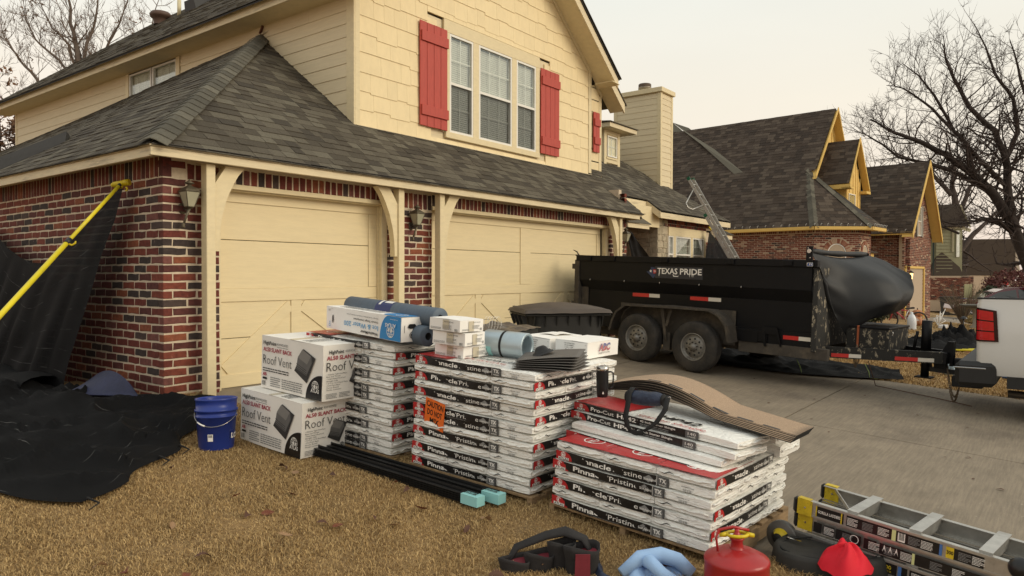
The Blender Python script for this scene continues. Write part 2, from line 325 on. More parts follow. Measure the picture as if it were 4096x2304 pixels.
# driveway: cast slabs with open joints between them
drive = empty('driveway'); tag(drive, kind='structure')
def slab(x0, x1, y0, y1):
    mb = MB(M['concrete']); ny = max(2, int((y1-y0)/.5)); V = []
    for j in range(ny+1):
        y = y0+(y1-y0)*j/ny; z = float(np.interp(y, _gy, _gz))
        V += [(x0, y, z-.12), (x0, y, z-.006), (x0+.006, y, z), (x1-.006, y, z), (x1, y, z-.006), (x1, y, z-.12)]
    Fc = [(j*6+k, j*6+k+1, (j+1)*6+k+1, (j+1)*6+k) for j in range(ny) for k in range(5)]
    Fc += [(0, 1, 2, 3, 4, 5), tuple(ny*6+k for k in range(6))]
    mb.add(V, Fc); return mb.obj('slab', drive)
for (x0, x1) in ((.47, 4.49), (4.51, 8.6)):
    for (y0, y1) in ((-1.52, .14), (-4.575, -1.54), (-9.3, -4.595), (-13.5, -9.32)): slab(x0, x1, y0, y1)
jb = MB(M['deck'])
for y in (-1.53, -4.585, -9.31):
    z = float(np.interp(y, _gy, _gz)); jb.box(.47, y-.011, z-.1, 8.6, y+.011, z-.014)
jb.box(4.489, -13.5, -1.0, 4.511, .1, -.95)
jo = jb.obj('joint_filler', drive)
wk = gridsheet('garden_path', 16.9, 29.5, -4.35, -3.65, 24, 2, M['walk'], dz=.02); tag(wk, kind='structure')
nd = gridsheet('neighbor_driveway', 29.8, 40.5, -13, -2.0, 20, 20, M['walk'], dz=.025); tag(nd, kind='structure')
st = MB(mat('street_asphalt', (.10, .095, .088), .9, n=(3, .2), b=(60, .5, .01)))
st.grid(lambda u, v: (-60+260*u, -22+8.4*v, gz(-60+260*u, -18)+.0), 60, 2); so_ = st.obj('street'); tag(so_, kind='structure')

# ---------------------------------------------------------------- piece-by-piece surfaces
class Pieces:
    """nearest `limit` pieces become objects of their own, the rest one joined mesh"""
    def __init__(s, name, parent, m, limit=300, stuff=None): s.n = name; s.p = parent; s.m = m; s.lim = limit; s.L = []; s.stuff = stuff or name+'_field'; s.cache = {}
    def add(s, V, Fc, T=None, key=None, pri=0): s.L.append((V, Fc, T, key, pri))
    def flush(s, pmat=None):
        pm = pmat or Matrix.Identity(4)
        def ctr(q):
            V, Fc, T, key, pri = q; c = Vector((0, 0, 0))
            for v in (V[0], V[len(V)//2]): c += Vector(v)
            c /= 2
            if T is not None: c = T @ c
            return (pm @ c-CAM).length+pri
        s.L.sort(key=ctr)
        for (V, Fc, T, key, pri) in s.L[:s.lim]:
            if key is not None:
                if key not in s.cache: s.cache[key] = mesh_from(s.n, V, Fc, s.m)
                o = link_mesh(s.n, s.cache[key], s.p); o.matrix_local = T
            else: link_mesh(s.n, mesh_from(s.n, [T @ Vector(v) for v in V] if T is not None else V, Fc, s.m), s.p)
        rest = s.L[s.lim:]
        if rest:
            mb = MB(s.m)
            for (V, Fc, T, key, pri) in rest: mb.add([T @ Vector(v) for v in V] if T is not None else V, Fc)
            o = mb.obj(s.stuff, s.p); o['kind'] = 'stuff'
BOXF = [(0, 3, 2, 1), (4, 5, 6, 7), (0, 1, 5, 4), (1, 2, 6, 5), (2, 3, 7, 6), (3, 0, 4, 7)]
def brick_data(L, H, D=.09, seed=0, w=.0045):
    """tumbled brick, face towards -Y, slightly uneven edges"""
    r = random.Random(seed); j = lambda a: r.uniform(-a, a)
    q = [(0, 0), (L*.33, 0), (L*.67, 0), (L, 0), (L, H), (L*.67, H), (L*.33, H), (0, H)]
    outer = []; inner = []
    for i, (x, z) in enumerate(q):
        dx, dz = j(w), j(w); outer.append((x+dx, .006, z+dz)); cx_, cz_ = L/2, H/2
        sx = .006 if i in (0, 3, 4, 7) else 0
        inner.append((x+dx+(sx if x < cx_ else -sx), j(.0015), z+dz+(.006 if z < cz_ else -.006)))
    back = [(x, D, z) for (x, _, z) in outer]
    V = inner+outer+back; n = 8
    Fc = [tuple(range(8))]+[(i, (i+1) % n, n+(i+1) % n, n+i) for i in range(n)]+[(n+i, n+(i+1) % n, 2*n+(i+1) % n, 2*n+i) for i in range(n)]
    return V, Fc
BL, BH, BJ = .238, .0695, .0165
_bcache = {}
def add_brick(P, T, L=BL, H=BH, D=.09, w=.0045):
    k = (round(L, 3), round(H, 3), rnd.randrange(5), D)
    if k not in _bcache: _bcache[k] = brick_data(L, H, D, hash(k) % 9999, w)
    V, Fc = _bcache[k]; P.add(V, Fc, T, k)
def Tface(x, y, z, rz): return Matrix.Translation((x, y, z)) @ Matrix.Rotation(rz, 4, 'Z')
def brick_wall(P, org, rz, length, z0, z1, skip=None, even=0.0, pitch=BH+BJ, L=BL, jitter=True, start=None, H=BH):
    """running bond along local +x from org, facing local -y; skip(u0,u1,z) drops a brick"""
    c, s = math.cos(rz), math.sin(rz); row = 0; z = z0
    while z+H <= z1+.02:
        u = start(row) if start else 0.0; first = True
        while u < length-.02:
            l = L
            if first and not start and row % 2: l = L*.5
            first = False
            l = min(l, length-u)
            if l > .03 and not (skip and skip(u, u+l, z)):
                add_brick(P, Tface(org[0]+c*u, org[1]+s*u, z+rnd.uniform(-.001, .001), rz), l, H)
            u += l+BJ
        z += pitch; row += 1
def soldiers(P, org, rz, length, z0, H=.2, w=.0735):
    c, s = math.cos(rz), math.sin(rz); u = 0
    while u < length-.03:
        add_brick(P, Tface(org[0]+c*u, org[1]+s*u, z0+rnd.uniform(-.002, .002), rz), min(w, length-u), H); u += w+BJ

def shingles(P, fn, nv, vlen, ulen, bounds, tab=.19, expo=.1435, t=.006, extra=.006):
    """fn(u, v) -> point on the roof plane plus its normal; rows of tabs from the eave up; bounds(v) -> (u0, u1)"""
    for r in range(nv):
        va, vb = r*expo, (r+1)*expo+.012
        if va > vlen: break
        vb = min(vb, vlen)
        a0, a1 = bounds(va); b0, b1 = bounds(vb)
        u = min(a0, b0)-rnd.uniform(0, tab)
        while u < max(a1, b1):
            w = tab*rnd.uniform(.62, 1.35); ua, ub = u, u+w; u = ub
            p = [max(ua, a0), min(ub, a1), min(ub, b1), max(ua, b0)]
            if p[1]-p[0] < .004 and p[2]-p[3] < .004: continue
            p[1] = max(p[1], p[0]+.001); p[2] = max(p[2], p[3]+.001)
            tt = t+rnd.choice((0, 0, extra))+rnd.uniform(0, .0015); g_ = .0015
            sk = rnd.uniform(-.003, .003)
            lo0, n0 = fn(p[0]+g_, va+sk); lo1, n1 = fn(p[1]-g_, va+sk); hi1, n2 = fn(p[2]-g_, vb); hi0, n3 = fn(p[3]+g_, vb)
            V = [lo0, lo1, hi1, hi0, lo0+n0*tt, lo1+n1*tt, hi1+n2*.0022, hi0+n3*.0022]
            P.add(V, BOXF[1:])

# ---------------------------------------------------------------- the brick house with cream siding
house = empty('house'); tag(house, 'two storey cream and brick house with red shutters and two garage doors', 'house')
BR = Pieces('brick', house, M['brick'], 300, 'brick_field')
XW = 3.17
# corner and left wall (faces -X: bricks run from y=0 to the back)
zb = -.128
def startL(row): return .102 if row % 2 == 0 else 0.0
def left_wall():
    row = 0; z = zb
    while z+BH <= 2.19:
        y = .102 if row % 2 == 0 else 0.0
        while y < 5.2:
            add_brick(BR, Tface(0, y+BL, z, -math.pi/2)); y += BL+BJ
        z += BH+BJ; row += 1
left_wall()
y = 0.0
while y < 5.2: add_brick(BR, Tface(0, y+.0735, 2.192, -math.pi/2), .0735, .2); y += .0735+BJ
# front: pier at the corner, pier between the doors, pier at the right end; soldier courses above the doors
def pier(x0, x1, z1, corner=False, end=False):
    row = 0; z = zb
    while z+BH <= z1+.01:
        x = x0 if (not corner or row % 2 == 0) else x0+.102
        first = True
        while x < x1-.02:
            l = BL if not (first and row % 2 and not corner) else .11
            first = False; l = min(l, x1-x)
            if l > .025: add_brick(BR, Tface(x, 0, z, 0), l)
            x += l+BJ
        z += BH+BJ; row += 1
pier(0, .60, 2.19, corner=True); pier(2.985, 3.79, 2.10); pier(8.745, 9.42, 2.02)
add_brick(BR, Tface(0, 0, 2.285, 0)); 
soldiers(BR, (.256, 0), 0, 2.73, 2.188, .155); soldiers(BR, (2.99, 0), 0, .80, 2.125, .205); soldiers(BR, (3.80, 0), 0, 5.62, 2.188, .155)
BR2 = BR
brick_wall(BR, (9.42, 0), math.pi/2, 2.2, zb, 2.9)          # right return of the garage
brick_wall(BR, (9.43, 2.2), 0, 3.5, -.1, 2.75)              # entry wall behind the tarp
BR.flush()
mo = MB(M['mortar'])
mo.box(.0055, .0055, -.25, .12, 13.4, 2.39); mo.box(.12, .005, -.25, .598, .12, 2.385)
mo.box(2.987, .005, -.25, 3.788, .12, 2.385); mo.box(8.747, .005, -.25, 9.412, .12, 2.385)
mo.box(.598, .005, 2.19, 2.987, .12, 2.386); mo.box(3.788, .005, 2.19, 8.747, .12, 2.386)
mo.box(9.30, .12, -.25, 9.411, 2.2, 2.95); mo.box(9.411, 2.21, -.25, 12.94, 2.3, 2.95)
mo.obj('mortar_bed', house)
mb = MB(mat('foundation_concrete', (.27, .24, .19), .9, n=(6, .2)))
mb.box(-.02, -.02, -.4, .6, .14, -.13); mb.box(-.02, .14, -.4, .12, 13.4, -.13); mb.box(.6, .10, -.3, 2.99, .6, -.004); mb.box(3.79, .10, -.3, 8.75, .6, -.004)
mb.obj('foundation', house)

# garage doors
def garage_door(x0, x1, mull, panel_r, vees):
    d = empty('garage_door', parent=house)
    y = .12
    for k in range(4):
        mb = MB(M['door']); z0 = .0+k*.5335; mb.box(x0, y+.014, z0+.003, x1, y+.05, z0+.530, ch=.004); mb.obj('panel', d)
    rb = MB(M['door'])
    def board(a, b, c, e, nm='rail'):
        q = MB(M['door']); q.box(a, y, b, c, y+.013, e, ch=.003); q.obj(nm, d)
    board(x0, .93, x1, 1.072); board(x0, 2.008, x1, 2.128); board(x0, .004, x1, .142)
    for (a, b) in mull:
        board(a, 1.075, b, 2.005, 'stile'); board(a, .145, b, .927, 'stile')
    def diag(p, q, w=.125):
        p = Vector((p[0], 0, p[1])); q = Vector((q[0], 0, q[1])); t = (q-p).normalized(); s_ = Vector((-t.z, 0, t.x))*w/2
        pts = [p-s_, q-s_, q+s_, p+s_]
        r_ = MB(M['door']); r_.prism([(v.x, y+.001, v.z) for v in pts], (0, .012, 0)); r_.obj('brace', d)
    for (c, xl, xr) in vees:
        board(c-.07, .145, c+.07, .927, 'stile')
        diag((c-.08, .87), (xl+.06, .20)); diag((c+.08, .87), (xr-.06, .20))
    return d
garage_door(.60, 2.885, [(2.743, 2.885), (.60, .66)], 2.743, [(1.634, .66, 2.743)])
garage_door(3.79, 8.585, [(3.79, 3.93), (6.016, 6.30), (8.453, 8.585)], 8.453, [(4.943, 3.93, 6.016), (7.37, 6.30, 8.453)])
tr = MB(M['trim'])
for (a, b) in ((.60, 2.985), (3.79, 8.745)):
    tr.box(a, -.012, 2.132, b, .07, 2.186, ch=.004)           # head trim
    tr.box(a, .035, 2.118, b, .12, 2.131)
    tr.box(b-.100, .03, .0, b-.002, .118, 2.117, ch=.003); tr.box(b-.112, .085, 0, b-.101, .119, 2.117)
    tr.box(a-.002+.0, .03, .0, a+.03, .118, 2.117)
tr.obj('door_casing', house)
dk = MB(M['dark']); dk.box(.3, .175, -.01, 9.2, .2, 2.3); dk.obj('garage_interior', house)

# posts and curved braces under the beam
for (a, b) in ((.332, .430), (2.953, 3.053), (3.724, 3.820), (8.757, 8.845)):
    mb = MB(M['trim']); mb.box(a, -.22, -.02, b, -.115, 2.3335, ch=.005); mb.obj('post', house)
def brace(xp, sgn):
    """xp = face of the post; curved knee brace reaching sgn*0.35 out"""
    inner = [(.345, 2.334), (.27, 2.25), (.21, 2.15), (.138, 2.0), (.08, 1.80), (.058, 1.65), (.05, 1.462)]
    outer = [(0, 1.462), (0, 2.137), (.13, 2.334)]
    pts = [(xp+sgn*a, -.195, z) for a, z in inner]+[(xp+sgn*(a+.0015), -.195, z) for a, z in outer]
    mb = MB(M['trim']); mb.prism(pts, (0, .085, 0)); mb.obj('brace', house)
brace(.430, 1); brace(2.953, -1); brace(3.820, 1); brace(8.757, -1)

# eaves of the lower roof
ev = MB(M['fascia'])
ev.box(-.26, -.30, 2.335, 9.49, -.262, 2.416, ch=.004); ev.box(-.272, -.312, 2.417, 9.50, -.262, 2.440, ch=.003)
ev.obj('fascia', house)
ev = MB(M['fascia']); ev.box(-.259, -.261, 2.325, -.222, 13.9, 2.416, ch=.004); ev.box(-.272, -.261, 2.417, -.222, 13.9, 2.438); ev.obj('fascia', house)
ev = MB(M['trim']); ev.box(-.221, -.261, 2.388, 0.30, 13.9, 2.398); ev.box(.30, -.261, 2.388, 9.45, .02, 2.398); ev.box(9.41, -.3, 2.335, 9.49, .9, 2.40); ev.obj('soffit', house)

# lower roof, front slope
PIT = .74; CL = 1/math.sqrt(1+PIT*PIT)
SHG = Pieces('shingle', house, M['shingle'], 300, 'shingle_field')
nf = Vector((0, -PIT*CL, CL))
def f_front(u, v): return Vector((u, -.335+v*CL, 2.452-.035*PIT+.0+v*CL*PIT)), nf
def b_front(v):
    y = -.335+v*CL
    lo = -.29+(y+.335)
    hi = 9.53+.30*max(0, y+.335)
    if y > .905: hi = XW if y > 1.2 else 10.3
    return lo+.02, hi
def b_front1(v):
    y = -.335+v*CL; return -.29+(y+.335)+.02, 9.53+.30*max(0, y+.335)
vl = (.905+.335)/CL
shingles(SHG, f_front, 40, vl, 0, b_front1, tab=.21)
v0 = vl
def f_fr2(u, v): return f_front(u, v+v0)
shingles(SHG, f_fr2, 40, (3.09-.905)/CL, 0, lambda v: (-.29+(.905+.335)+v*CL+.02, XW-.004), tab=.21)
shingles(SHG, f_fr2, 3, .32, 0, lambda v: (9.45, 10.35), tab=.21)
# left slope: from its long eave up to the siding wall, which it meets lower and lower towards the back
def ztop(y): return 4.985-max(0, y-3.13)*(.67/10.3)
def P_left(s, y): return Vector((-.29+(XW+.29)*s, y, 2.425+s*(ztop(y)-2.425)))
SL = 4.28
def f_left(u, v):
    # u runs from the back to the front so that the rows face -X
    y = 14-u; s = v/SL; p = P_left(s, y); du = P_left(s, y-.05)-p; dv = P_left(min(1, s+.01), y)-P_left(s, y)
    return p, du.cross(dv).normalized()
shingles(SHG, f_left, 40, SL, 0, lambda v: (0.3, 14-(-.335+(XW+.29)*v/SL)-.02), tab=.21)
# right-hand roof over the front room and the entry
PR = .74
def f_right(u, v): return Vector((u, .76+v*CL, 2.80+v*CL*PR)), nf
def b_right(v):
    y = .76+v*CL; lo = 12.53 if y < 1.15 else 10.1
    return lo, 17.1-1.12*(y-.76)
shingles(SHG, f_right, 40, 3.6/CL, 0, b_right, tab=.23)
# main upper roof, left slope
PU = .79; CU = 1/math.sqrt(1+PU*PU); nu_ = Vector((-PU*CU, 0, CU))
def f_up(u, v): return Vector((2.66+v*CU, 13.9-u, 5.265+v*CU*PU)), nu_
def b_up(v): return (v*CU*.42, 13.9-.42)
shingles(SHG, f_up, 40, 3.64/CU, 0, b_up, tab=.26, expo=.15)
SHG.flush()
dk = MB(M['deck'])
dk.prism([(-.27, -.31, 2.437), (9.5, -.31, 2.437), (9.85, .905, 3.33), (10.4, 1.35, 3.65), (3.3, .95, 3.36), (3.15, 3.1, 4.95)], (0, 0, -.02))
for (a, b) in ((0, .5), (.5, 1)):
    for k in range(14):
        y0, y1 = 13.9-k, 12.9-k
        q = [P_left(a, y0), P_left(a, y1), P_left(b, y1), P_left(b, y0)]
        hy = lambda s: -.335+(XW+.29)*s
        q[1].y = max(q[1].y, hy(a)); q[2].y = max(q[2].y, hy(b)); q[0].y = max(q[0].y, hy(a)); q[3].y = max(q[3].y, hy(b))
        for v in q: v.z = P_left(0, 0).z+((v.x+.29)/(XW+.29))*(ztop(v.y)-2.425)-.004
        dk.poly(q)
dk.prism([(12.54, .77, 2.79), (17.1, .77, 2.79), (15.9, 1.85, 3.58), (13.5, 4, 5.17), (10.1, 4, 5.17), (10.1, 1.15, 3.07), (12.54, 1.15, 3.07)], (0, 0, -.03))
dk.prism([(17.1, .77, 2.79), (17.1, 6, 2.79), (13.5, 4, 5.17)], (0, 0, -.02))
dk.prism([(2.66, 13.9, 5.25), (6.31, 12.4, 8.12), (6.31, .42, 8.12), (2.66, .42, 5.25)], (0, 0, -.02))
dk.prism([(9.86, .42, 5.32), (6.31, .42, 8.12), (6.31, 12.4, 8.12), (9.86, 12.4, 5.32)], (0, 0, -.02))
dk.prism([(2.66, 13.9, 5.25), (9.9, 13.9, 5.25), (6.31, 12.4, 8.12)], (0, 0, -.02))
dk.obj('roof_deck', house)
# drip edge and lifted first course
de = MB(mat('drip_edge_metal', (.05, .045, .04), .6)); de.box(-.275, -.325, 2.4405, 9.51, -.262, 2.4445); de.box(-.285, -.325, 2.4405, -.262, 13.9, 2.4445)
for i in range(40):
    x = -.2+i*.245; a = rnd.uniform(0, .008); de.box(x, -.338, 2.447+a, x+.235, -.30, 2.4525+a)
de.obj('drip_edge', house)
# ridge caps on the hip
HC0 = Vector((-.27, -.315, 2.47)); HC1 = Vector((3.12, 3.075, 4.99)); hd = (HC1-HC0); HL = hd.length; hd.normalize()
na = Vector((0, -PIT, 1)).normalized(); nb = Vector((-PIT, 0, 1)).normalized()
ka = hd.cross(na).normalized(); kb = nb.cross(hd).normalized()
if ka.z > 0: ka = -ka
if kb.z > 0: kb = -kb
n_ = 34
for i in range(n_):
    s0 = HL*i/n_-.01; s1 = HL*(i+1)/n_+.10; w = .155+rnd.uniform(-.006, .006)
    mb = MB(M['cap'], smooth=False); top = Vector((0, 0, 1)); V = []
    for s_, lift in ((s0, .020), (s1, .006)):
        c = HC0+hd*s_
        V += [c+ka*w+na*lift, c+ka*w*.30+na*lift*1.2+top*.006, c+top*(lift+.005), c+kb*w*.30+nb*lift*1.2+top*.006, c+kb*w+nb*lift]
    Vb = [v-top*.008 for v in V]
    Fc = [(k, k+1, k+6, k+5) for k in range(4)]; nV = 10
    Fc += [(k, k+1, nV+k+1, nV+k) for k in range(4)]+[(0, 5, nV+5, nV), (4, 9, nV+9, nV+4)]
    mb.add(V+Vb, Fc); mb.obj('ridge_cap', house)
# the low diverter strip on the left slope
mb = MB(mat('diverter_cap', (.040, .038, .035), .8, n=(20, .15)))
def PL2(x, y, h): s = (x+.29)/(XW+.29); p = P_left(s, y); return p+Vector((-.55, 0, .83))*h
pts = [(.47, 3.30), (.83, 7.2)]
A = [PL2(.43, 3.40, .004), PL2(.60, 3.66, .004), PL2(.55, 3.52, .10), PL2(-.22, 4.75, .004), PL2(.0, 5.1, .004), PL2(-.10, 4.95, .14)]
mb.add(A, [(0, 1, 2), (0, 3, 5, 2), (1, 2, 5, 4), (3, 4, 5)]); mb.obj('roof_diverter', house)
# flashing at the wall foot and at the hip top
fl = MB(mat('flashing', (.50, .43, .30), .6, n=(12, .2)))
fl.box(3.17, .845, 3.318, 9.46, .903, 3.326); fl.prism([(3.12, 3.02, 5.0), (3.16, 3.3, 5.02), (3.16, 2.9, 5.04)], (0, 0, .02)); fl.obj('flashing', house)
rg = MB(mat('rust_bracket', (.12, .05, .03), .8)); rg.beam((3.13, 3.10, 5.02), (3.155, 3.02, 5.20), .05, .02); rg.obj('rusty_strap', house)

# ---- upper storey, left wall: lap siding boards
def lap(parent, x, y0, y1, z0, z1, expo=.1853, m=None, holes=(), nm='siding_board', clip=None, off=0.0, seg=3.66, top=None):
    """boards on a wall facing -X at plane x"""
    m = m or M['siding']; z = z0+off; row = 0
    while z < z1:
        zt = min(z+expo+.018, z1); ys = y0; first = True
        joints = [y0]; q = y0+rnd.uniform(.8, seg)
        while q < y1-.3: joints.append(q); q += seg
        joints.append(y1)
        for a, b in zip(joints, joints[1:]):
            spans = [(a+.001, b-.001)]
            for (h0, h1, hz0, hz1) in holes:
                if z < hz1 and zt > hz0:
                    ns = []
                    for (p, q2) in spans:
                        if h1 <= p or h0 >= q2: ns.append((p, q2)); continue
                        if p < h0-.02: ns.append((p, h0))
                        if q2 > h1+.02: ns.append((h1, q2))
                    spans = ns
            for (p, q2) in spans:
                if clip:
                    p = max(p, clip(zt)[0]); q2 = min(q2, clip(zt)[1])
                    if q2-p < .03: continue
                mb = MB(m); mb.hexa([(x-.019, p, z), (x-.019, q2, z), (x, q2, z), (x, p, z), (x-.008, p, zt), (x-.008, q2, zt), (x, q2, zt), (x, p, zt)])
                mb.obj(nm, parent)
        z += expo; row += 1
lap(house, XW, 1.05, 13.40, 5.1345-.1853*12, 5.20, holes=[(5.60, 7.66, 4.1, 5.16)])
wl_ = MB(M['siding']); wl_.box(XW+.14, 1.06, 2.9, XW+.2, 13.42, 5.3); wl_.box(XW+.14, 1.045, 2.9, 9.44, 1.10, 5.35)
wl_.prism([(3.17, 1.045, 5.34), (9.45, 1.045, 5.34), (6.31, 1.045, 7.9)], (0, .06, 0)); wl_.box(XW+.002, .93, 2.9, XW+.139, 5.6, 5.3); wl_.box(XW+.002, 7.66, 2.9, XW+.139, 13.4, 5.3); wl_.box(XW+.15, .925, 2.9, 5.04, 1.044, 5.30); wl_.box(7.60, .925, 2.9, 9.43, 1.044, 5.3); wl_.box(5.041, .925, 2.9, 7.599, 1.044, 3.45); wl_.box(5.041, .925, 5.2, 7.599, 1.044, 5.3); wl_.box(9.36, .93, 2.9, 9.44, 13.4, 5.3); wl_.box(3.2, 13.35, 2.9, 9.4, 13.42, 5.3)
wl_.obj('upper_wall', house)
cb = MB(M['trim']); cb.box(XW-.024, .882, 3.06, XW-.002, 1.045, 5.22, ch=.003); cb.obj('corner_board', house); cb = MB(M['trim']); cb.box(XW-.0015, .8815, 3.30, XW+.088, .903, 5.46, ch=.003)
cb.obj('corner_board', house); cb = MB(M['trim']); cb.box(XW-.024, 13.36, 4.1, XW, 13.45, 5.2); cb.obj('corner_board', house); cb = MB(M['trim']); cb.box(9.392, .8815, 3.36, 9.50, .903, 5.50, ch=.003); cb.obj('corner_board', house)
# upper eave
ue = MB(M['fascia']); ue.box(2.77, .46, 5.138, 2.735, 13.9, 5.262, ch=.003); ue.box(2.72, .46, 5.2625, 2.76, 13.9, 5.285); ue.obj('fascia', house)
ue = MB(M['trim']); ue.box(2.771, .46, 5.142, 3.17, 13.9, 5.152); ue.obj('soffit', house)
ug = MB(mat('gutter_dark', (.03, .027, .024), .6)); ug.box(2.69, .44, 5.2855, 2.76, 13.9, 5.294); ug.obj('drip_edge', house)
# left wall window
def window(parent, T, w, h, cols, rows, frame=.035, sash=True, blind=True, screen=True, depth=.05, nm='window', half=None):
    """in local XZ plane, facing -Y, lower-left corner at the origin"""
    o = empty(nm, parent=parent); o.matrix_local = T
    fr = MB(M['white_pvc']); f = frame
    fr.box(0, -.012, 0, f, .05, h); fr.box(w-f, -.012, 0, w, .05, h); fr.box(f, -.012, 0, w-f, .05, f); fr.box(f, -.012, h-f, w-f, .05, h)
    if sash: fr.box(f, -.008, h/2-.02, w-f, .045, h/2+.02)
    fr.obj('frame', o)
    mu = MB(M['white_pvc'])
    halves = [(f, h/2-.02), (h/2+.02, h-f)] if sash else [(f, h-f)]
    for hi_, (z0, z1) in enumerate(halves):
        yy = .030 if (sash and hi_ == 0) else .012
        for c in range(1, cols): x = f+(w-2*f)*c/cols; mu.box(x-.007, yy+.004, z0, x+.007, yy+.012, z1)
        for r in range(1, rows): z = z0+(z1-z0)*r/rows; mu.box(f, yy+.003, z-.007, w-f, yy+.011, z+.007)
        g_ = MB(M['glass']); g_.box(f, yy, z0, w-f, yy+.003, z1); g_.obj('pane', o)
    mu.obj('muntin', o)
    if blind:
        bl = MB(M['blind']); z = f+.01; 
        while z < h-f-.01:
            bl.add([(f, .075, z), (w-f, .075, z), (w-f, .060, z+.024), (f, .060, z+.024)], [(0, 1, 2, 3)]); bl.add([(f, .075, z), (w-f, .075, z), (w-f, .076, z+.002), (f, .076, z+.002)], [(0, 1, 2, 3)]); z += .034
        b_ = bl.obj('blind', o)
    if screen and sash:
        s_ = MB(M['screen']); s_.poly([(f, -.004, f), (w-f, -.004, f), (w-f, -.004, h/2-.02), (f, -.004, h/2-.02)]); s_.obj('insect_screen', o)
    bk = MB(M['dark']); bk.box(.002, .11, .002, w-.002, .12, h-.002); bk.obj('room', o)
    return o
TL = Matrix.Translation((XW-.01, 7.52, 4.10)) @ Matrix.Rotation(-math.pi/2, 4, 'Z')
window(house, TL, .86, 1.01, 3, 1, sash=False, screen=False)
window(house, Matrix.Translation((XW-.01, 6.61, 4.10)) @ Matrix.Rotation(-math.pi/2, 4, 'Z'), .88, 1.01, 3, 1, sash=False, screen=False)
tw = MB(M['trim']); tw.box(XW-.035, 7.53, 4.1, XW-.02, 7.655, 5.13); tw.box(XW-.035, 5.60, 4.1, XW-.02, 5.72, 5.13); tw.box(XW-.035, 5.60, 5.131, XW-.02, 7.655, 5.137); tw.obj('window_trim', house)

# ---- upper storey, gable front: stepped shake panels
SHK = Pieces('shake', house, M['shake'], 300, 'shake_field')
GY = .905; expo = .266; holes = [(4.98, 7.70, 3.40, 5.33)]
rz_ = 3.56-expo; row = 0
def rake_x(z): # half width of the gable wall at height z
    return (6.31-(8.02-z)/.80, 6.31+(8.02-z)/.80)
while rz_ < 7.9:
    x = 3.262
    while x < 9.388:
        w = rnd.choice((.2, .26, .32, .40)); x1 = min(x+w, 9.388); st_ = rnd.choice((0, .02, .04, .02)) if row else 0.0
        z0 = max(rz_+st_-.02, 3.335); z1 = rz_+expo+.09
        segs = [(x, x1)]
        for (h0, h1, hz0, hz1) in holes:
            if z0 < hz1 and z1 > hz0 and x < h1 and x1 > h0:
                if z0 >= hz0 and z1 > hz1: z0 = max(z0, hz1)
                elif z0 < hz0: z1 = min(z1, hz0)
                else: segs = []
        if z1 <= z0+.03: segs = []
        for (a, b) in segs:
            zc = z1
            if z1 > 5.40:
                l0, r0 = rake_x(z0)
                if b < l0+.02 or a > r0-.02: continue
                a2, b2 = max(a, l0), min(b, r0)
                za = min(z1, 8.02-.80*abs(a2-6.31)); zb2 = min(z1, 8.02-.80*abs(b2-6.31))
            else: a2, b2, za, zb2 = a, b, z1, z1
            if za < z0+.02 and zb2 < z0+.02: continue
            za = max(za, z0+.002); zb2 = max(zb2, z0+.002)
            V = [(a2+.001, GY-.015, z0), (b2-.001, GY-.015, z0), (b2-.001, GY+.018, z0), (a2+.001, GY+.018, z0), (a2+.001, GY-.002, za), (b2-.001, GY-.002, zb2), (b2-.001, GY+.018, zb2), (a2+.001, GY+.018, za)]
            SHK.add([Vector(v) for v in V], BOXF)
        x = x1+(0.0 if x1 < 9.38 else 1)
    rz_ += expo; row += 1
SHK.flush()
# window group: casing, three double-hung windows, shutters
wc = MB(M['trim'])
wc.box(4.98, GY-.03, 5.115, 7.62, GY+.01, 5.318, ch=.004); wc.box(5.02, GY-.04, 3.432, 7.614, GY+.01, 3.528, ch=.004)
for (a, b) in ((5.045, 5.118), (5.70, 5.850), (6.765, 6.905), (7.498, 7.62)): wc.box(a, GY-.028, 3.5285, b, GY+.012, 5.1145, ch=.003)
wc.obj('window_casing', house)
for (a, b, c) in ((5.12, 5.698, 2), (5.852, 6.763, 3), (6.907, 7.496, 2)):
    window(house, Matrix.Translation((a, GY-.012, 3.53)), b-a, 1.583, c, 2)
def shutter(x0, w=.62, z0=3.533, h=1.60, y=GY):
    s_ = empty('shutter', (x0, y-.03, z0), parent=house); n = 4 if w > .5 else 2; pw = w/n
    for k in range(n):
        mb = MB(M['red_paint']); e_ = rnd.uniform(-.004, .004); mb.box(k*pw+.003, -.022, e_, (k+1)*pw-.003, -.001+rnd.uniform(0, .002), h+e_, ch=.003); mb.obj('plank', s_)
    for zz in (.165, h-.30):
        mb = MB(M['red_paint']); mb.box(.02, -.048, zz, w+.005, -.0225, zz+.155, ch=.003); mb.obj('batten', s_)
shutter(4.42); shutter(7.63)
shutter(9.93, w=.26, z0=3.90, h=.86, y=1.14)
# rake overhang of the gable
rk = MB(M['fascia'])
def rake(y0, y1, xr, zr, xl, zl, drop=.0, t=.17):
    rk.hexa([(xr, y0, zr-t), (xl, y0, zl-t), (xl, y1, zl-t), (xr, y1, zr-t), (xr, y0, zr), (xl, y0, zl), (xl, y1, zl), (xr, y1, zr)])
rake(.44, .475, 6.31, 8.11, 9.84, 5.33, t=.20); rake(.44, .475, 6.31, 8.11, 2.70, 5.26, t=.20)
rk.obj('rake_board', house)
rs = MB(M['trim'])
rs.hexa([(6.31, .476, 7.93), (9.80, .476, 5.18), (9.80, .905, 5.18), (6.31, .905, 7.93), (6.31, .476, 7.945), (9.80, .476, 5.195), (9.80, .905, 5.195), (6.31, .905, 7.945)])
rs.hexa([(6.31, .476, 7.93), (2.77, .476, 5.155), (2.77, .905, 5.155), (6.31, .905, 7.93), (6.31, .476, 7.945), (2.77, .476, 5.17), (2.77, .905, 5.17), (6.31, .905, 7.945)])
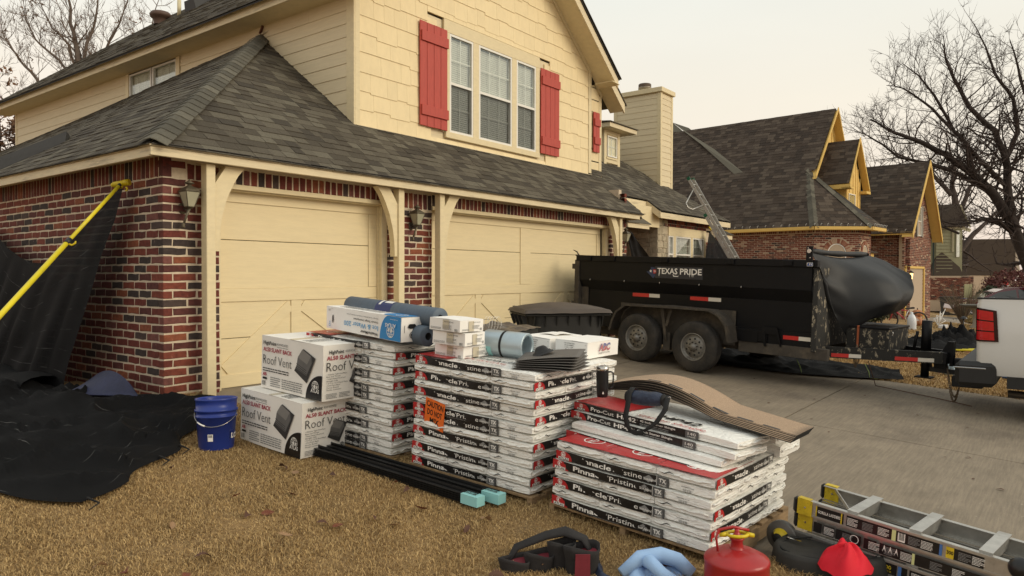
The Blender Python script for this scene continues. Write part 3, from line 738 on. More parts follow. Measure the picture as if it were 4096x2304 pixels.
rs.beam((6.31, .885, 7.94), (9.45, .885, 5.46), .04, .10, up=(0, 0, 1)); rs.beam((9.50, .60, 5.21), (9.80, .60, 5.195), .42, .012)
rs.obj('rake_soffit', house)
# second stepped gable at the right
g2 = MB(M['shake']); y2 = 1.15
for k in range(8):
    z0 = 3.42+k*.266; g2.box(9.50, y2-.013, z0, 10.22, y2+.02, min(z0+.29, 5.35)-.001*k)
g2.box(10.0, 1.17, 3.2, 10.32, 4.0, 5.2); g2.obj('shake_panel', house)
g2 = MB(M['trim']); g2.box(10.22, y2-.022, 3.40, 10.33, y2+.02, 5.15, ch=.003); g2.box(9.51, y2-.03, 3.38, 10.33, y2-.0135, 3.42); g2.obj('corner_board', house)
g2 = MB(M['fascia']); g2.hexa([(9.3, .80, 6.0), (10.78, .80, 4.83), (10.78, .835, 4.83), (9.3, .835, 6.0), (9.3, .80, 6.2), (10.78, .80, 5.03), (10.78, .835, 5.03), (9.3, .835, 6.2)]); g2.obj('rake_board', house)
g2 = MB(M['trim']); g2.hexa([(9.3, .836, 6.02), (10.75, .836, 4.87), (10.75, 1.16, 4.87), (9.3, 1.16, 6.02), (9.3, .836, 6.03), (10.75, .836, 4.88), (10.75, 1.16, 4.88), (9.3, 1.16, 6.03)])
g2.prism([(9.5, 1.152, 5.3), (10.33, 1.152, 5.1), (9.5, 1.152, 5.85)], (0, .02, 0)); g2.beam((9.55, 1.13, 5.78), (10.33, 1.13, 5.16), .03, .09); g2.obj('rake_soffit', house)
g2 = MB(M['shingle']); g2.hexa([(9.2, .78, 6.285), (10.84, .78, 4.995), (10.84, 6, 4.995), (9.2, 6, 6.285), (9.2, .78, 6.31), (10.84, .78, 5.02), (10.84, 6, 5.02), (9.2, 6, 6.31)]); g2.obj('roof_slab', house)
# edge of shingles seen along the main rake
for i in range(26):
    t0 = i/26; x = 6.31+3.60*t0; z = 8.135-2.80*t0
    mb = MB(M['shingle']); mb.hexa([(x, .405, z), (x+.15, .405, z-.115), (x+.15, .62, z-.115), (x, .62, z), (x, .405, z+.014), (x+.15, .405, z-.103), (x+.15, .62, z-.103), (x, .62, z+.014)]); mb.obj('rake_shingle', house)

# small dormer
dm = empty('dormer', parent=house)
q = MB(M['shake']); q.box(12.95, 2.62, 4.0, 13.78, 3.8, 5.06); q.obj('wall', dm)
q = MB(M['trim'])
q.box(12.945, 2.585, 4.05, 13.07, 2.62, 5.05, ch=.003); q.box(13.66, 2.585, 4.10, 13.785, 2.62, 5.05, ch=.003); q.box(13.071, 2.59, 4.20, 13.659, 2.62, 4.34); q.box(13.071, 2.59, 4.95, 13.659, 2.62, 5.05)
q.box(13.04, 2.57, 4.30, 13.62, 2.589, 4.345); q.obj('casing', dm)
window(dm, Matrix.Translation((13.10, 2.58, 4.36)), .50, .55, 2, 2, sash=False, blind=False, screen=False)
q = MB(M['fascia']); q.box(12.74, 2.30, 5.055, 14.20, 4.2, 5.17, ch=.004); q.obj('fascia', dm)
q = MB(M['shingle']); q.hexa([(12.70, 2.26, 5.175), (14.24, 2.26, 5.175), (14.24, 4.3, 5.30), (12.70, 4.3, 5.30), (12.70, 2.26, 5.195), (14.24, 2.26, 5.195), (14.0, 4.3, 5.45), (12.9, 4.3, 5.45)]); q.obj('roof', dm)

# chimney
chm = empty('chimney', parent=house)
q = MB(M['siding']); q.box(15.11, 2.05, 3.2, 15.85, 3.50, 6.38); q.obj('core', chm)
z = 3.55
while z < 6.34:
    zt = min(z+.182, 6.35)
    a = MB(M['siding']); a.hexa([(15.092, 2.13, z), (15.092, 3.42, z), (15.11, 3.42, z), (15.11, 2.13, z), (15.102, 2.13, zt), (15.102, 3.42, zt), (15.11, 3.42, zt), (15.11, 2.13, zt)]); a.obj('siding_board', chm)
    a = MB(M['siding']); a.hexa([(15.19, 2.032, z), (15.77, 2.032, z), (15.77, 2.05, z), (15.19, 2.05, z), (15.19, 2.042, zt), (15.77, 2.042, zt), (15.77, 2.05, zt), (15.19, 2.05, zt)]); a.obj('siding_board', chm)
    z += .1665
q = MB(M['trim']); q.box(15.083, 2.024, 3.3, 15.189, 2.049, 6.37, ch=.003); q.box(15.083, 2.0495, 3.3, 15.109, 2.129, 6.37); q.box(15.771, 2.024, 3.3, 15.876, 2.049, 6.37, ch=.003); q.box(15.083, 3.421, 4.2, 15.109, 3.52, 6.37)
q.box(15.03, 1.97, 6.371, 15.92, 3.57, 6.50, ch=.006); q.obj('trim_board', chm)
q = MB(mat('flue_metal', (.30, .27, .22), .4, metal=.7, n=(10, .25)))
q.lathe([(.12, 6.50), (.12, 6.58), (.19, 6.60), (.19, 6.66)], 20, T=Matrix.Translation((15.47, 2.72, 0))); q.obj('flue', chm)
q = MB(mat('flue_mesh', (.09, .065, .045), .8)); q.lathe([(.185, 6.66), (.185, 6.74), (.17, 6.76), (.02, 6.765)], 20, T=Matrix.Translation((15.47, 2.72, 0))); q.obj('flue_cap', chm)

# entry side: eaves, stone column, windows of the front room
q = MB(M['fascia']); q.box(12.53, .77, 2.62, 17.1, .80, 2.79, ch=.004)
q.hexa([(12.53, .80, 2.62), (12.56, .80, 2.62), (12.56, 1.17, 2.90), (12.53, 1.17, 2.90), (12.53, .80, 2.79), (12.56, .80, 2.79), (12.56, 1.17, 3.075), (12.53, 1.17, 3.075)])
q.box(10.3, 1.15, 2.90, 12.53, 1.18, 3.07, ch=.004); q.obj('fascia', house)
q = MB(M['trim']); q.box(12.56, .80, 2.75, 17.08, 1.06, 2.76); q.box(10.3, 1.18, 2.98, 12.6, 2.2, 2.99); q.obj('soffit', house)
SW = Pieces('stone', house, M['stone'], 300, 'stone_field')
def stones(x0, x1, z0, z1, rz, org):
    z = z0; c, s = math.cos(rz), math.sin(rz); L = x1-x0
    while z < z1:
        h = min(rnd.choice((.12, .17, .22)), z1-z+.02); u = 0
        while u < L-.02:
            l = min(rnd.choice((.16, .24, .32)), L-u)
            if L-u-l < .08: l = L-u
            k = ('st', round(l, 2), round(h, 2), rnd.randrange(3)); V, Fc = brick_data(l-.012, h-.012, .1, hash(k) % 999, .010)
            SW.add([(a, b*1.6-.004, d) for a, b, d in V], Fc, Tface(org[0]+c*(x0+u), org[1]+s*(x0+u), z, rz)); u += l
        z += h
stones(0, .58, -.1, 2.80, 0, (12.95, 1.05)); stones(0, .36, 2.2, 2.78, 0, (16.33, 1.05)); stones(0, 1.1, -.1, 2.9, -math.pi/2, (12.95, 2.15))
SW.flush()
q = MB(M['mortar']); q.box(12.975, 1.066, -.1, 13.54, 1.3, 2.8); q.box(12.966, 1.07, -.1, 13.0, 2.2, 2.95); q.box(13.5, 1.066, 2.45, 16.7, 1.3, 2.78); q.box(13.5, 1.08, -.1, 16.68, 1.3, 1.2); q.box(15.95, 1.066, -.1, 16.68, 1.3, 2.5); q.obj('mortar_bed', house)
EB = Pieces('soldier_brick', house, M['brick'], 300, 'soldier_field')
x = 13.28
while x < 16.3: add_brick(EB, Tface(x, 1.05, 2.565, 0), .062, .20); x += .073
x = 13.28
while x < 15.95: add_brick(EB, Tface(x, 1.045, 2.478, 0), .062, .075); x += .073
brick_wall(EB, (15.98, 1.05), 0, .7, -.05, 2.15); brick_wall(EB, (13.55, 1.05), 0, 2.4, -.05, 1.1)
EB.flush()
q = MB(M['trim']); q.box(13.54, 1.03, 2.25, 15.95, 1.10, 2.475, ch=.004); q.box(13.84, 1.035, 1.30, 13.98, 1.09, 2.249); q.box(14.93, 1.035, 1.30, 15.06, 1.09, 2.249); q.box(15.82, 1.035, 1.3, 15.95, 1.09, 2.249); q.box(13.50, 1.02, 1.20, 15.97, 1.1, 1.299); q.obj('window_casing', house)
window(house, Matrix.Translation((13.55, 1.05, 1.30)), .29, .949, 1, 2, screen=False); window(house, Matrix.Translation((13.985, 1.05, 1.30)), .94, .949, 3, 2, screen=False); window(house, Matrix.Translation((15.065, 1.05, 1.30)), .75, .949, 3, 2, screen=False)
q = MB(M['fascia']); q.box(10.74, .68, 2.30, 11.76, .70, 2.40); q.box(10.72, .68, 2.30, 10.745, 1.6, 2.42); q.obj('fascia', house)
q = MB(M['shingle']); q.hexa([(10.70, .65, 2.402), (11.80, .65, 2.402), (12.1, 1.3, 2.74), (10.75, 1.3, 2.74), (10.70, .65, 2.425), (11.80, .65, 2.425), (12.1, 1.3, 2.765), (10.75, 1.3, 2.765)]); q.obj('porch_roof', house)
q = MB(M['trim']); q.box(10.9, 1.0, 2.41, 12.94, 1.14, 2.90); q.obj('porch_beam', house)
q = MB(M['fascia']); q.box(16.72, .9, 2.30, 17.6, .93, 2.42); q.obj('fascia', house)
q = MB(M['shingle']); q.hexa([(16.70, .86, 2.425), (17.65, .86, 2.425), (17.0, 1.6, 2.85), (16.70, 1.6, 2.85), (16.70, .86, 2.445), (17.65, .86, 2.445), (17.0, 1.6, 2.87), (16.70, 1.6, 2.87)]); q.obj('side_roof', house)
q = MB(M['siding']); q.box(9.45, 2.31, -.2, 16.6, 9, 2.7); q.obj('house_core', house)

# carriage lanterns by the doors
def lantern(x):
    L = empty('wall_lantern', (x, 0, 0), parent=house)
    b = MB(M['bronze'])
    b.lathe([(.0, -.002), (.055, -.004), (.06, -.012), (.045, -.022), (.02, -.03)], 18, T=Matrix.Translation((-.015, 0, 1.885)) @ Matrix.Rotation(R(90), 4, 'X'))
    b.tube([(-.015, -.02, 1.885), (.0, -.07, 1.86), (.0, -.10, 1.875)], .010, 8)
    b.tube([(.0, -.10, 1.885), (-.028, -.085, 1.80), (-.05, -.075, 1.72)], [.016, .012, .012], 8); b.lathe([(0, 1.685), (.016, 1.69), (.02, 1.70), (.014, 1.715), (.02, 1.725), (.010, 1.735)], 12, T=Matrix.Translation((-.052, -.075, 0)))
    b.lathe([(.02, 1.88), (.045, 1.895), (.048, 1.90)], 12, T=Matrix.Translation((0, -.10, 0)))
    b.lathe([(.104, 2.045), (.11, 2.05), (.085, 2.075), (.04, 2.10), (.02, 2.112), (.016, 2.12)], 4, T=Matrix.Translation((0, -.10, 0)) @ Matrix.Rotation(R(45), 4, 'Z') , sm=False)
    b.lathe([(.016, 2.118), (.045, 2.13), (.047, 2.137), (.01, 2.16), (.006, 2.175), (0, 2.178)], 14, T=Matrix.Translation((0, -.10, 0)))
    for sx in (-1, 1):
        for sy in (-1, 1): b.beam((sx*.033, -.10+sy*.033, 1.898), (sx*.072, -.10+sy*.072, 2.046), .007, .007, up=(sx, sy, 0))
    b.obj('metalwork', L)
    g_ = MB(M['lampglass']); a, c = .032, .070
    for k in range(4):
        an = k*math.pi/2; ca, sa = math.cos(an), math.sin(an); f_ = lambda px, py, pz: (ca*px-sa*py, -.10+sa*px+ca*py, pz)
        g_.poly([f_(-a, -a, 1.90), f_(a, -a, 1.90), f_(c, -c, 2.044), f_(-c, -c, 2.044)])
    g_.obj('glass', L)
lantern(.22); lantern(3.40); lantern(9.20)
# roof penetrations
q = MB(mat('vent_pipe_white', (.62, .55, .35), .5)); q.tube([(5.42, 9.9, 7.40), (5.42, 9.9, 7.80)], .045, 12); q.obj('vent_pipe', house)
q = MB(mat('pipe_flashing', (.55, .54, .5), .5)); q.hexa([(5.2, 9.72, 7.26), (5.55, 9.72, 7.535), (5.55, 10.08, 7.535), (5.2, 10.08, 7.26), (5.2, 9.72, 7.272), (5.55, 9.72, 7.547), (5.55, 10.08, 7.547), (5.2, 10.08, 7.272)]); q.obj('pipe_flashing', house)
q = MB(mat('turbine_brown', (.10, .06, .045), .6)); q.lathe([(.16, 7.45), (.16, 7.62), (.24, 7.64), (.26, 7.70), (.22, 7.76), (.0, 7.80)], 18, T=Matrix.Translation((5.55, 11.05, .02))); q.obj('round_vent', house)
q = MB(mat('slant_vent_black', (.03, .03, .03), .6)); q.hexa([(5.35, 9.0, 7.38), (5.75, 9.0, 7.69), (5.75, 9.5, 7.69), (5.35, 9.5, 7.38), (5.30, 9.05, 7.62), (5.75, 9.0, 7.78), (5.75, 9.5, 7.78), (5.30, 9.45, 7.62)]); q.obj('slant_vent', house)
# ---------------------------------------------------------------- lettering
_tc = {}
def text_shape(s, bold=0.0):
    k = (s, bold)
    if k in _tc: return _tc[k]
    cu = bpy.data.curves.new('t', 'FONT'); cu.body = s; cu.size = 1; cu.resolution_u = 2; cu.offset = bold; cu.fill_mode = 'FRONT'
    o = bpy.data.objects.new('t', cu); COL.objects.link(o)
    dg = bpy.context.evaluated_depsgraph_get(); me = bpy.data.meshes.new_from_object(o.evaluated_get(dg))
    V = [(v.co.x, v.co.y) for v in me.vertices]; Fc = [tuple(p.vertices) for p in me.polygons]
    bpy.data.objects.remove(o); bpy.data.curves.remove(cu); bpy.data.meshes.remove(me)
    if V:
        x0 = min(v[0] for v in V); x1 = max(v[0] for v in V); V = [(x-x0, y) for x, y in V]; w = x1-x0
    else: w = 1
    _tc[k] = (V, Fc, w); return _tc[k]
class Print:
    """flat print: lies in local XZ, seen from -Y; each layer sits 0.8 mm over the last"""
    def __init__(s, mats): s.V = []; s.F = []; s.M = []; s.mats = mats
    def _a(s, V, Fc, m, l): b = len(s.V); s.V += [(x, -.0008*l, z) for x, z in V]; s.F += [[i+b for i in f] for f in Fc]; s.M += [m]*len(Fc)
    def rect(s, x0, z0, x1, z1, m, l=1, nx=1):
        V = []; 
        for i in range(nx+1): x = x0+(x1-x0)*i/nx; V += [(x, z0), (x, z1)]
        s._a(V, [(2*i, 2*i+2, 2*i+3, 2*i+1) for i in range(nx)], m, l)
    def poly(s, pts, m, l=1): s._a(pts, [tuple(range(len(pts)))], m, l)
    def disc(s, x, z, r, m, l=1, a0=0, a1=360, n=20, r0=0, sx=1):
        V = []; k = n+1
        for i in range(k): a = R(a0+(a1-a0)*i/n); V.append((x+sx*r*math.cos(a), z+r*math.sin(a))); V.append((x+sx*r0*math.cos(a), z+r0*math.sin(a)))
        s._a(V, [(2*i, 2*i+2, 2*i+3, 2*i+1) for i in range(n)], m, l)
    def text(s, t, x, z, h, m, l=2, w=None, bold=0.0, slant=0):
        V, Fc, tw = text_shape(t, bold); sy = h/.70; sx = (w/tw) if w else sy
        s._a([(x+vx*sx+slant*vy*sy, z+vy*sy) for vx, vy in V], Fc, m, l)
    def globe(s, x, z, r, mw, mb_, l=3):
        """wire globe"""
        s.disc(x, z, r, mw, l, r0=r*.88, n=22)
        for f in (.45, .0, -.45): s.disc(x, z, r*.88, mw, l, a0=0, a1=360, n=14, r0=r*.80, sx=max(f, .001)) if f > 0 else None
        for dz in (-.45, 0, .45): hw = r*math.sqrt(1-dz*dz); s.rect(x-hw, z+dz*r-r*.035, x+hw, z+dz*r+r*.035, mw, l)
        s.rect(x-r*.035, z-r*.9, x+r*.035, z+r*.9, mw, l)
        for sx_ in (.55,): s.disc(x, z, r*.9, mw, l, n=20, r0=r*.82, sx=sx_)
        s.poly([(x-r*.6, z-r*.1), (x-r*.15, z+r*.3), (x+r*.05, z-.05*r), (x-r*.2, z-r*.5)], mw, l); s.poly([(x+r*.15, z-r*.3), (x+r*.45, z+r*.2), (x+r*.7, z-.1*r), (x+r*.45, z-r*.5)], mw, l)
    def barcode(s, x, z, w, h, m, l=2, n=13):
        r = random.Random(3); u = 0
        for i in range(n): b = w/n*r.uniform(.25, .7); s.rect(x+w*i/n, z, x+w*i/n+b, z+h, m, l)
    def lines(s, x, z, w, h, m, n, l=2, seed=1):
        """small print too fine to read: broken dashes at word length"""
        r = random.Random(seed)
        for i in range(n):
            zz = z+h*(n-1-i)/n; u = x; e = x+w*(r.uniform(.6, 1) if i % 3 == 2 else 1)
            while u < e: b = min(r.uniform(.05, .16)*w+.001, e-u); s.rect(u, zz, u+b, zz+h/n*.45, m, l); u += b+.02*w
    def mesh(s, name, warp=None):
        V = s.V if warp is None else [warp(v) for v in s.V]
        return mesh_from(name, V, s.F, s.mats, s.M)
    def obj(s, name, parent=None, mat=None, warp=None): return link_mesh(name, s.mesh(name, warp), parent, mat=mat)

M['ink_black'] = mat('print_black', (.012, .011, .011), .35, n=(30, .3), b=(30, .35, .004))
M['ink_white'] = mat('print_white', (.82, .80, .75), .4, n=(20, .05), b=(30, .2, .003))
M['ink_red'] = mat('print_red', (.42, .020, .022), .35, n=(20, .15), b=(30, .3, .004))
M['ink_gray'] = mat('print_gray', (.10, .10, .10), .4, n=(20, .15))
M['ink_midgray'] = mat('print_mid_gray', (.22, .22, .215), .5)
M['ink_blue'] = mat('print_blue', (.02, .22, .52), .45)
M['ink_lblue'] = mat('print_light_blue', (.04, .30, .60), .45)
M['ink_maroon'] = mat('print_crimson', (.38, .012, .04), .5)
M['ink_dark'] = mat('print_charcoal', (.035, .033, .032), .5)
M['aqua'] = mat('label_aqua', (.30, .62, .62), .5)
M['orange'] = mat('label_orange', (.80, .16, .02), .5, n=(20, .1))
PM = [M['ink_black'], M['ink_white'], M['ink_red'], M['ink_gray'], M['ink_midgray'], M['ink_blue'], M['ink_lblue'], M['ink_maroon'], M['ink_dark'], M['aqua'], M['orange']]
BLK, WHT, RED, GRY, MGR, BLU, LBL, MAR, DRK, AQU, ORA = range(11)
def plastic(name, col, rough=.30):
    """taut, wrinkled wrapping film"""
    m = mat(name, col, rough, n=(9, .06), spec=.5); nt = m.node_tree; p = nt.nodes['Principled BSDF']
    tc = node(nt, 'ShaderNodeTexCoord'); oi = node(nt, 'ShaderNodeObjectInfo'); ad = node(nt, 'ShaderNodeVectorMath', operation='ADD'); nt.links.new(tc.outputs['Object'], ad.inputs[0])
    ml = node(nt, 'ShaderNodeMath', operation='MULTIPLY'); ml.inputs[1].default_value = 50; nt.links.new(oi.outputs['Random'], ml.inputs[0]); nt.links.new(ml.outputs[0], ad.inputs[1])
    mp = node(nt, 'ShaderNodeMapping'); mp.inputs['Scale'].default_value = (3.0, 3.0, 9); mp.inputs['Rotation'].default_value = (.2, .3, .25); nt.links.new(ad.outputs[0], mp.inputs[0])
    a = node(nt, 'ShaderNodeTexNoise'); a.inputs['Scale'].default_value = 4.5; a.inputs['Detail'].default_value = 5; a.inputs['Distortion'].default_value = 1.6; nt.links.new(mp.outputs[0], a.inputs['Vector'])
    r = node(nt, 'ShaderNodeValToRGB'); r.color_ramp.elements[0].position = .30; r.color_ramp.elements[1].position = .62; nt.links.new(a.outputs[0], r.inputs[0])
    b = node(nt, 'ShaderNodeBump'); b.inputs['Strength'].default_value = .6; b.inputs['Distance'].default_value = .010; nt.links.new(r.outputs[0], b.inputs['Height']); nt.links.new(b.outputs[0], p.inputs['Normal'])
    return m
M['wrap'] = plastic('bundle_wrap_white', (.86, .85, .80))
M['wrap_red'] = plastic('bundle_wrap_red', (.45, .022, .02))
M['carton'] = mat('white_carton', (.82, .79, .73), .75, n=(3, .05), b=(12, .35, .008), stains=((.50, .44, .34), 1.8, .62, .85))
M['carton2'] = mat('white_carton_clean', (.84, .82, .78), .7, n=(3, .04), b=(9, .25, .006), stains=((.58, .54, .46), 2.5, .62, .9))
M['pine'] = mat('pallet_wood', (.30, .20, .105), .85, n=(5, .3), b=(30, .6, .006), stretch=(1, 6, 6), stains=((.12, .085, .05), 3, .5, .8))

# ---------------------------------------------------------------- shingle bundles
BW, BLN, BT = .352, 1.062, .0568
def bundle_body(seed, L=BLN, W=BW, T=BT, m=None):
    r = random.Random(seed); nx, ny, nz = 18, 6, 3
    def P(u, v, w):
        x = u*L; y = v*W; z = w*T
        s = Vector((x*4+seed*7, y*5, z*9))
        rz = .008*min(1, 4*abs(v-.5)**3*2)
        z = T/2+(z-T/2)*(1-.30*max(0, abs(v-.5)*2-.82)/.18*0.8)*(1-.22*max(0, abs(u-.5)*2-.955)/.045)
        k = noise.noise_vector(s)*.004
        if v == 0: k.y = 0
        return Vector((x, y, z))+Vector((k.x*.8, k.y*1.1, k.z*.75))
    mb = MB(m or M['wrap'], smooth=True)
    for w in (0, 1): mb.grid(lambda a, b: P(a, b, w), nx, ny)
    for v in (0, 1): mb.grid(lambda a, b: P(a, v, b), nx, nz)
    for u in (0, 1): mb.grid(lambda a, b: P(u, a, b), 10, nz)
    # loose film bunched at both ends, with the dark slit of the fold
    for u in (0, 1):
        pts = [(P(u, 1-t, .5)+Vector(((1 if u else -1)*r.uniform(.001, .007), 0, r.uniform(-.006, .006)))) for t in np.linspace(.06, .94, 9)]
        mb.tube(pts, [r.uniform(.004, .009) for _ in pts], 5)
    return mb.mesh('film')
body_v = [bundle_body(i) for i in range(4)]
slit = MB(M['ink_black'])
def slit_mesh(seed):
    r = random.Random(seed); mb = MB(M['ink_black'])
    for u in (seed % 2,):
        y = BW*r.uniform(.25, .7); x = (-.010 if u == 0 else BLN+.010); z = BT*r.uniform(.35, .6)
        mb.tube([(x, y, z), (x*1.0, y+.03, z+.006), (x, y+.06, z-.008), (x, y+.075, z-.004)], [.0008, .0030, .0030, .0008], 5)
    return mb.mesh('fold_slit')
slit_v = [slit_mesh(i) for i in range(4)]
def warp_fn(seed): return lambda v: (v[0], v[1]-.0085+.0012*math.sin(v[0]*23+seed*2+v[2]*60), v[2]+.0024*math.sin(v[0]*9+seed)+.001*math.sin(v[0]*41+seed*3))
def pristine_print():
    p = Print(PM); T = BT
    p.rect(.0, .001, .790, T-.002, BLK, 1, 16)
    p.rect(.0, .001, .055, T-.002, RED, 2, 2); p.disc(.055, .001, T-.003, RED, 2, a0=0, a1=90, n=8, sx=1.25)
    p.globe(.055, .036, .0175, WHT, BLK); p.rect(.018, .002, .098, .019, WHT, 3); p.text('ATLAS', .022, .004, .0135, BLK, 4, w=.072, bold=.02)
    p.text('Pinnacle', .158, .0145, .0300, WHT, 2, w=.250, bold=.024); p.text('®', .409, .036, .009, WHT, 2)
    p.text('Pristine', .424, .0145, .0300, WHT, 2, w=.195)
    p.text('HP42', .275, .004, .006, MGR, 2)
    p.lines(.30, .0035, .2, .005, MGR, 1)
    p.poly([(.662, .006), (.694, .028), (.662, .050), (.630, .028)], MGR, 2); p.text('Scotchgard', .630, .018, .014, WHT, 3, w=.078, bold=.01)
    p.rect(.715, .002, .787, T-.003, GRY, 2); p.rect(.7125, .002, .715, T-.003, WHT, 2); p.poly([(.725, .034), (.741, .034), (.741, .050), (.760, .044), (.780, .028), (.767, .008), (.747, .012)], MGR, 3); p.text('TX', .728, .020, .024, WHT, 4, w=.046, bold=.03); p.lines(.729, .005, .046, .008, WHT, 2, 4)
    p.text('WEATHERED WOOD', .865, .031, .006, DRK, 2, w=.078, bold=.01); p.barcode(.878, .008, .052, .016, MGR)
    return p
PP = pristine_print(); pris_v = [PP.mesh('printed_band', warp_fn(i)) for i in range(3)]
def top_print():
    p = Print(PM)
    p.rect(.0, .0, .30, BW, RED, 1, 4); p.rect(.30, .0, .52, .004, RED, 1)
    p.rect(.33, .10, .72, .31, GRY, 1) if False else None
    p.text('Pinnacle', .36, .20, .055, BLK, 2, w=.40, bold=.02); p.text('Pristine', .36, .115, .055, RED, 2, w=.36); p.lines(.36, .03, .4, .05, MGR, 4); p.text('Protection Delivered', .10, .04, .012, WHT, 2)
    p.disc(.15, .17, .07, WHT, 2, r0=.062); p.text('ATLAS', .08, .15, .04, WHT, 3, w=.14, bold=.02)
    return p
TPm = top_print().mesh('printed_top', lambda v: (v[0], v[2], BT+.006-v[1]))
ORD = ['bottom', 'second', 'third', 'fourth', 'fifth', 'sixth', 'seventh', 'eighth', 'ninth', 'tenth', 'eleventh', 'twelfth', 'thirteenth', 'fourteenth', 'fifteenth', 'top']
def make_bundle(mt, label, group, printed, topp=False, endk=0):
    o = empty('shingle_bundle'); o.matrix_world = mt; tag(o, label, 'shingle bundle', group)
    link_mesh('film', rnd.choice(body_v), o); 
    if printed: link_mesh('printed_band', rnd.choice(pris_v), o)
    link_mesh('fold_slit', slit_v[endk+2*rnd.randrange(2)], o)
    if topp: link_mesh('printed_top', TPm, o)
    return o
def stack(name, O, yaw, nl, first_lawn=True, tilt=.05, seq=None, redtop=()):
    """square layers of three bundles, turned a quarter turn every layer; returns the base frame"""
    a = R(yaw); u = Vector((math.cos(a), math.sin(a), 0)); v = Vector((-math.sin(a), math.cos(a), 0)); u.z = tilt*u.y; v.z = tilt*v.y
    u.normalize(); w = u.cross(v).normalized(); v = w.cross(u); O = Vector(O)
    seq = seq or [('L' if (k % 2 == 0) == first_lawn else 'D') for k in range(nl)]
    for k in range(nl):
        h = ORD[k] if k < nl-1 else 'top'
        jx, jy = rnd.uniform(-.010, .010), rnd.uniform(-.010, .010)
        for i in range(3):
            if seq[k] == 'L':   # long side along the lawn face (faces -u)
                p = O+w*(k*BT)+u*(jx+i*(BW+.004)+rnd.uniform(-.002, .002))+v*(BLN+jy); ex = -v; side = ('lawn side', 'middle', 'driveway side')[i]; pr = (i == 0)
                lab = f'{h} layer bundle of the {name} pallet, print facing the lawn' if pr else f'{h} layer bundle of the {name} pallet, laid lengthwise, {side}'
            else:
                p = O+w*(k*BT)+v*(jy+i*(BW+.004))+u*jx; ex = u; side = ('nearest end', 'middle end', 'far end')[i]; pr = (i == 0)
                lab = f'{h} layer bundle of the {name} pallet, print facing the street' if pr else f'{h} layer bundle of the {name} pallet, crosswise, {side} towards the lawn'
            ey = w.cross(ex)
            mt = Matrix(((ex.x, ey.x, w.x, p.x), (ex.y, ey.y, w.y, p.y), (ex.z, ey.z, w.z, p.z), (0, 0, 0, 1)))
            mt = mt @ Matrix.Rotation(rnd.uniform(-.006, .006), 4, 'Z')
            b_ = make_bundle(mt, 'white shingle '+lab, f'shingle bundles on the {name} pallet', pr, topp=(k == nl-1 or (k, i) in redtop), endk=1 if seq[k] == 'L' else 0)
    return O, u, v, w
def wood_pallet(name, O, u, v, w, h=.115, W=1.09, lab=''):
    o = empty('wooden_pallet'); ey = v; mt = Matrix(((u.x, v.x, w.x, O.x), (u.y, v.y, w.y, O.y), (u.z, v.z, w.z, O.z), (0, 0, 0, 1))); o.matrix_world = mt
    tag(o, lab, 'pallet', 'wooden pallets under the shingle stacks')
    for i in range(7):
        mb = MB(M['pine']); x = -.01+i*(W-.085)/6; mb.box(x, -.02, -.018, x+.095, W, -.002, ch=.002); mb.obj('slat', o)
    for y in (-.02, W/2-.02, W-.04):
        mb = MB(M['pine']); mb.box(-.01, y, -h+.016, W, y+.038, -.0185); mb.obj('runner', o)
    for x in (0, W/2-.04, W-.09):
        mb = MB(M['pine']); mb.box(x, -.02, -h, x+.09, W, -h+.0155); mb.obj('slat', o)
Om, um, vm, wm = stack('middle', (.206, -4.313, -.203), .3, 14, seq=list('LDLDLDLLDLDLDL'))
wood_pallet('m', Om, um, vm, wm, lab='wooden pallet under the tall middle stack of shingle bundles')
Ol, ul, vl_, wl2 = stack('far left', (.26, -2.95, -.165), 0, 15, seq=list('LLDLDLDLLDLDLDL'))
wood_pallet('l', Ol, ul, vl_, wl2, h=.10, lab='wooden pallet under the far stack behind the roof vent boxes')
Of, uf, vf, wf = stack('front', (.16, -5.54, -.266), -3.6, 7, seq=list('LDLDLLD'))
wood_pallet('f', Of, uf, vf, wf, lab='wooden pallet under the low front stack of shingle bundles')
# orange warning sheet stuck to the middle stack
p = Print(PM); p.rect(0, 0, .19, .21, ORA, 1, 3)
for t, x, z, w in (('CAUTION', .012, .150, .165), ('DO NOT', .022, .090, .145), ('MIX', .05, .030, .09)): p.text(t, x, z, .042, BLK, 2, w=w, bold=.03)
o = p.obj('caution_sheet', mat=Matrix.Translation((.188, -3.415, .345)) @ Matrix.Rotation(-math.pi/2, 4, 'Z') @ Matrix.Rotation(R(12), 4, 'Y') @ Matrix.Rotation(R(6), 4, 'X'), warp=lambda v: (v[0], v[1]-.012-.5*(v[0]-.09)**2, v[2]-.2))
tag(o, 'orange CAUTION DO NOT MIX sheet on the middle shingle stack', 'warning sheet')
bk_ = MB(M['orange']); bk_.grid(lambda a, b: Vector((a*.19, -.0122+.002-.5*(a*.19-.09)**2, b*.21-.2)), 6, 4); bo = bk_.obj('sheet_back', o)

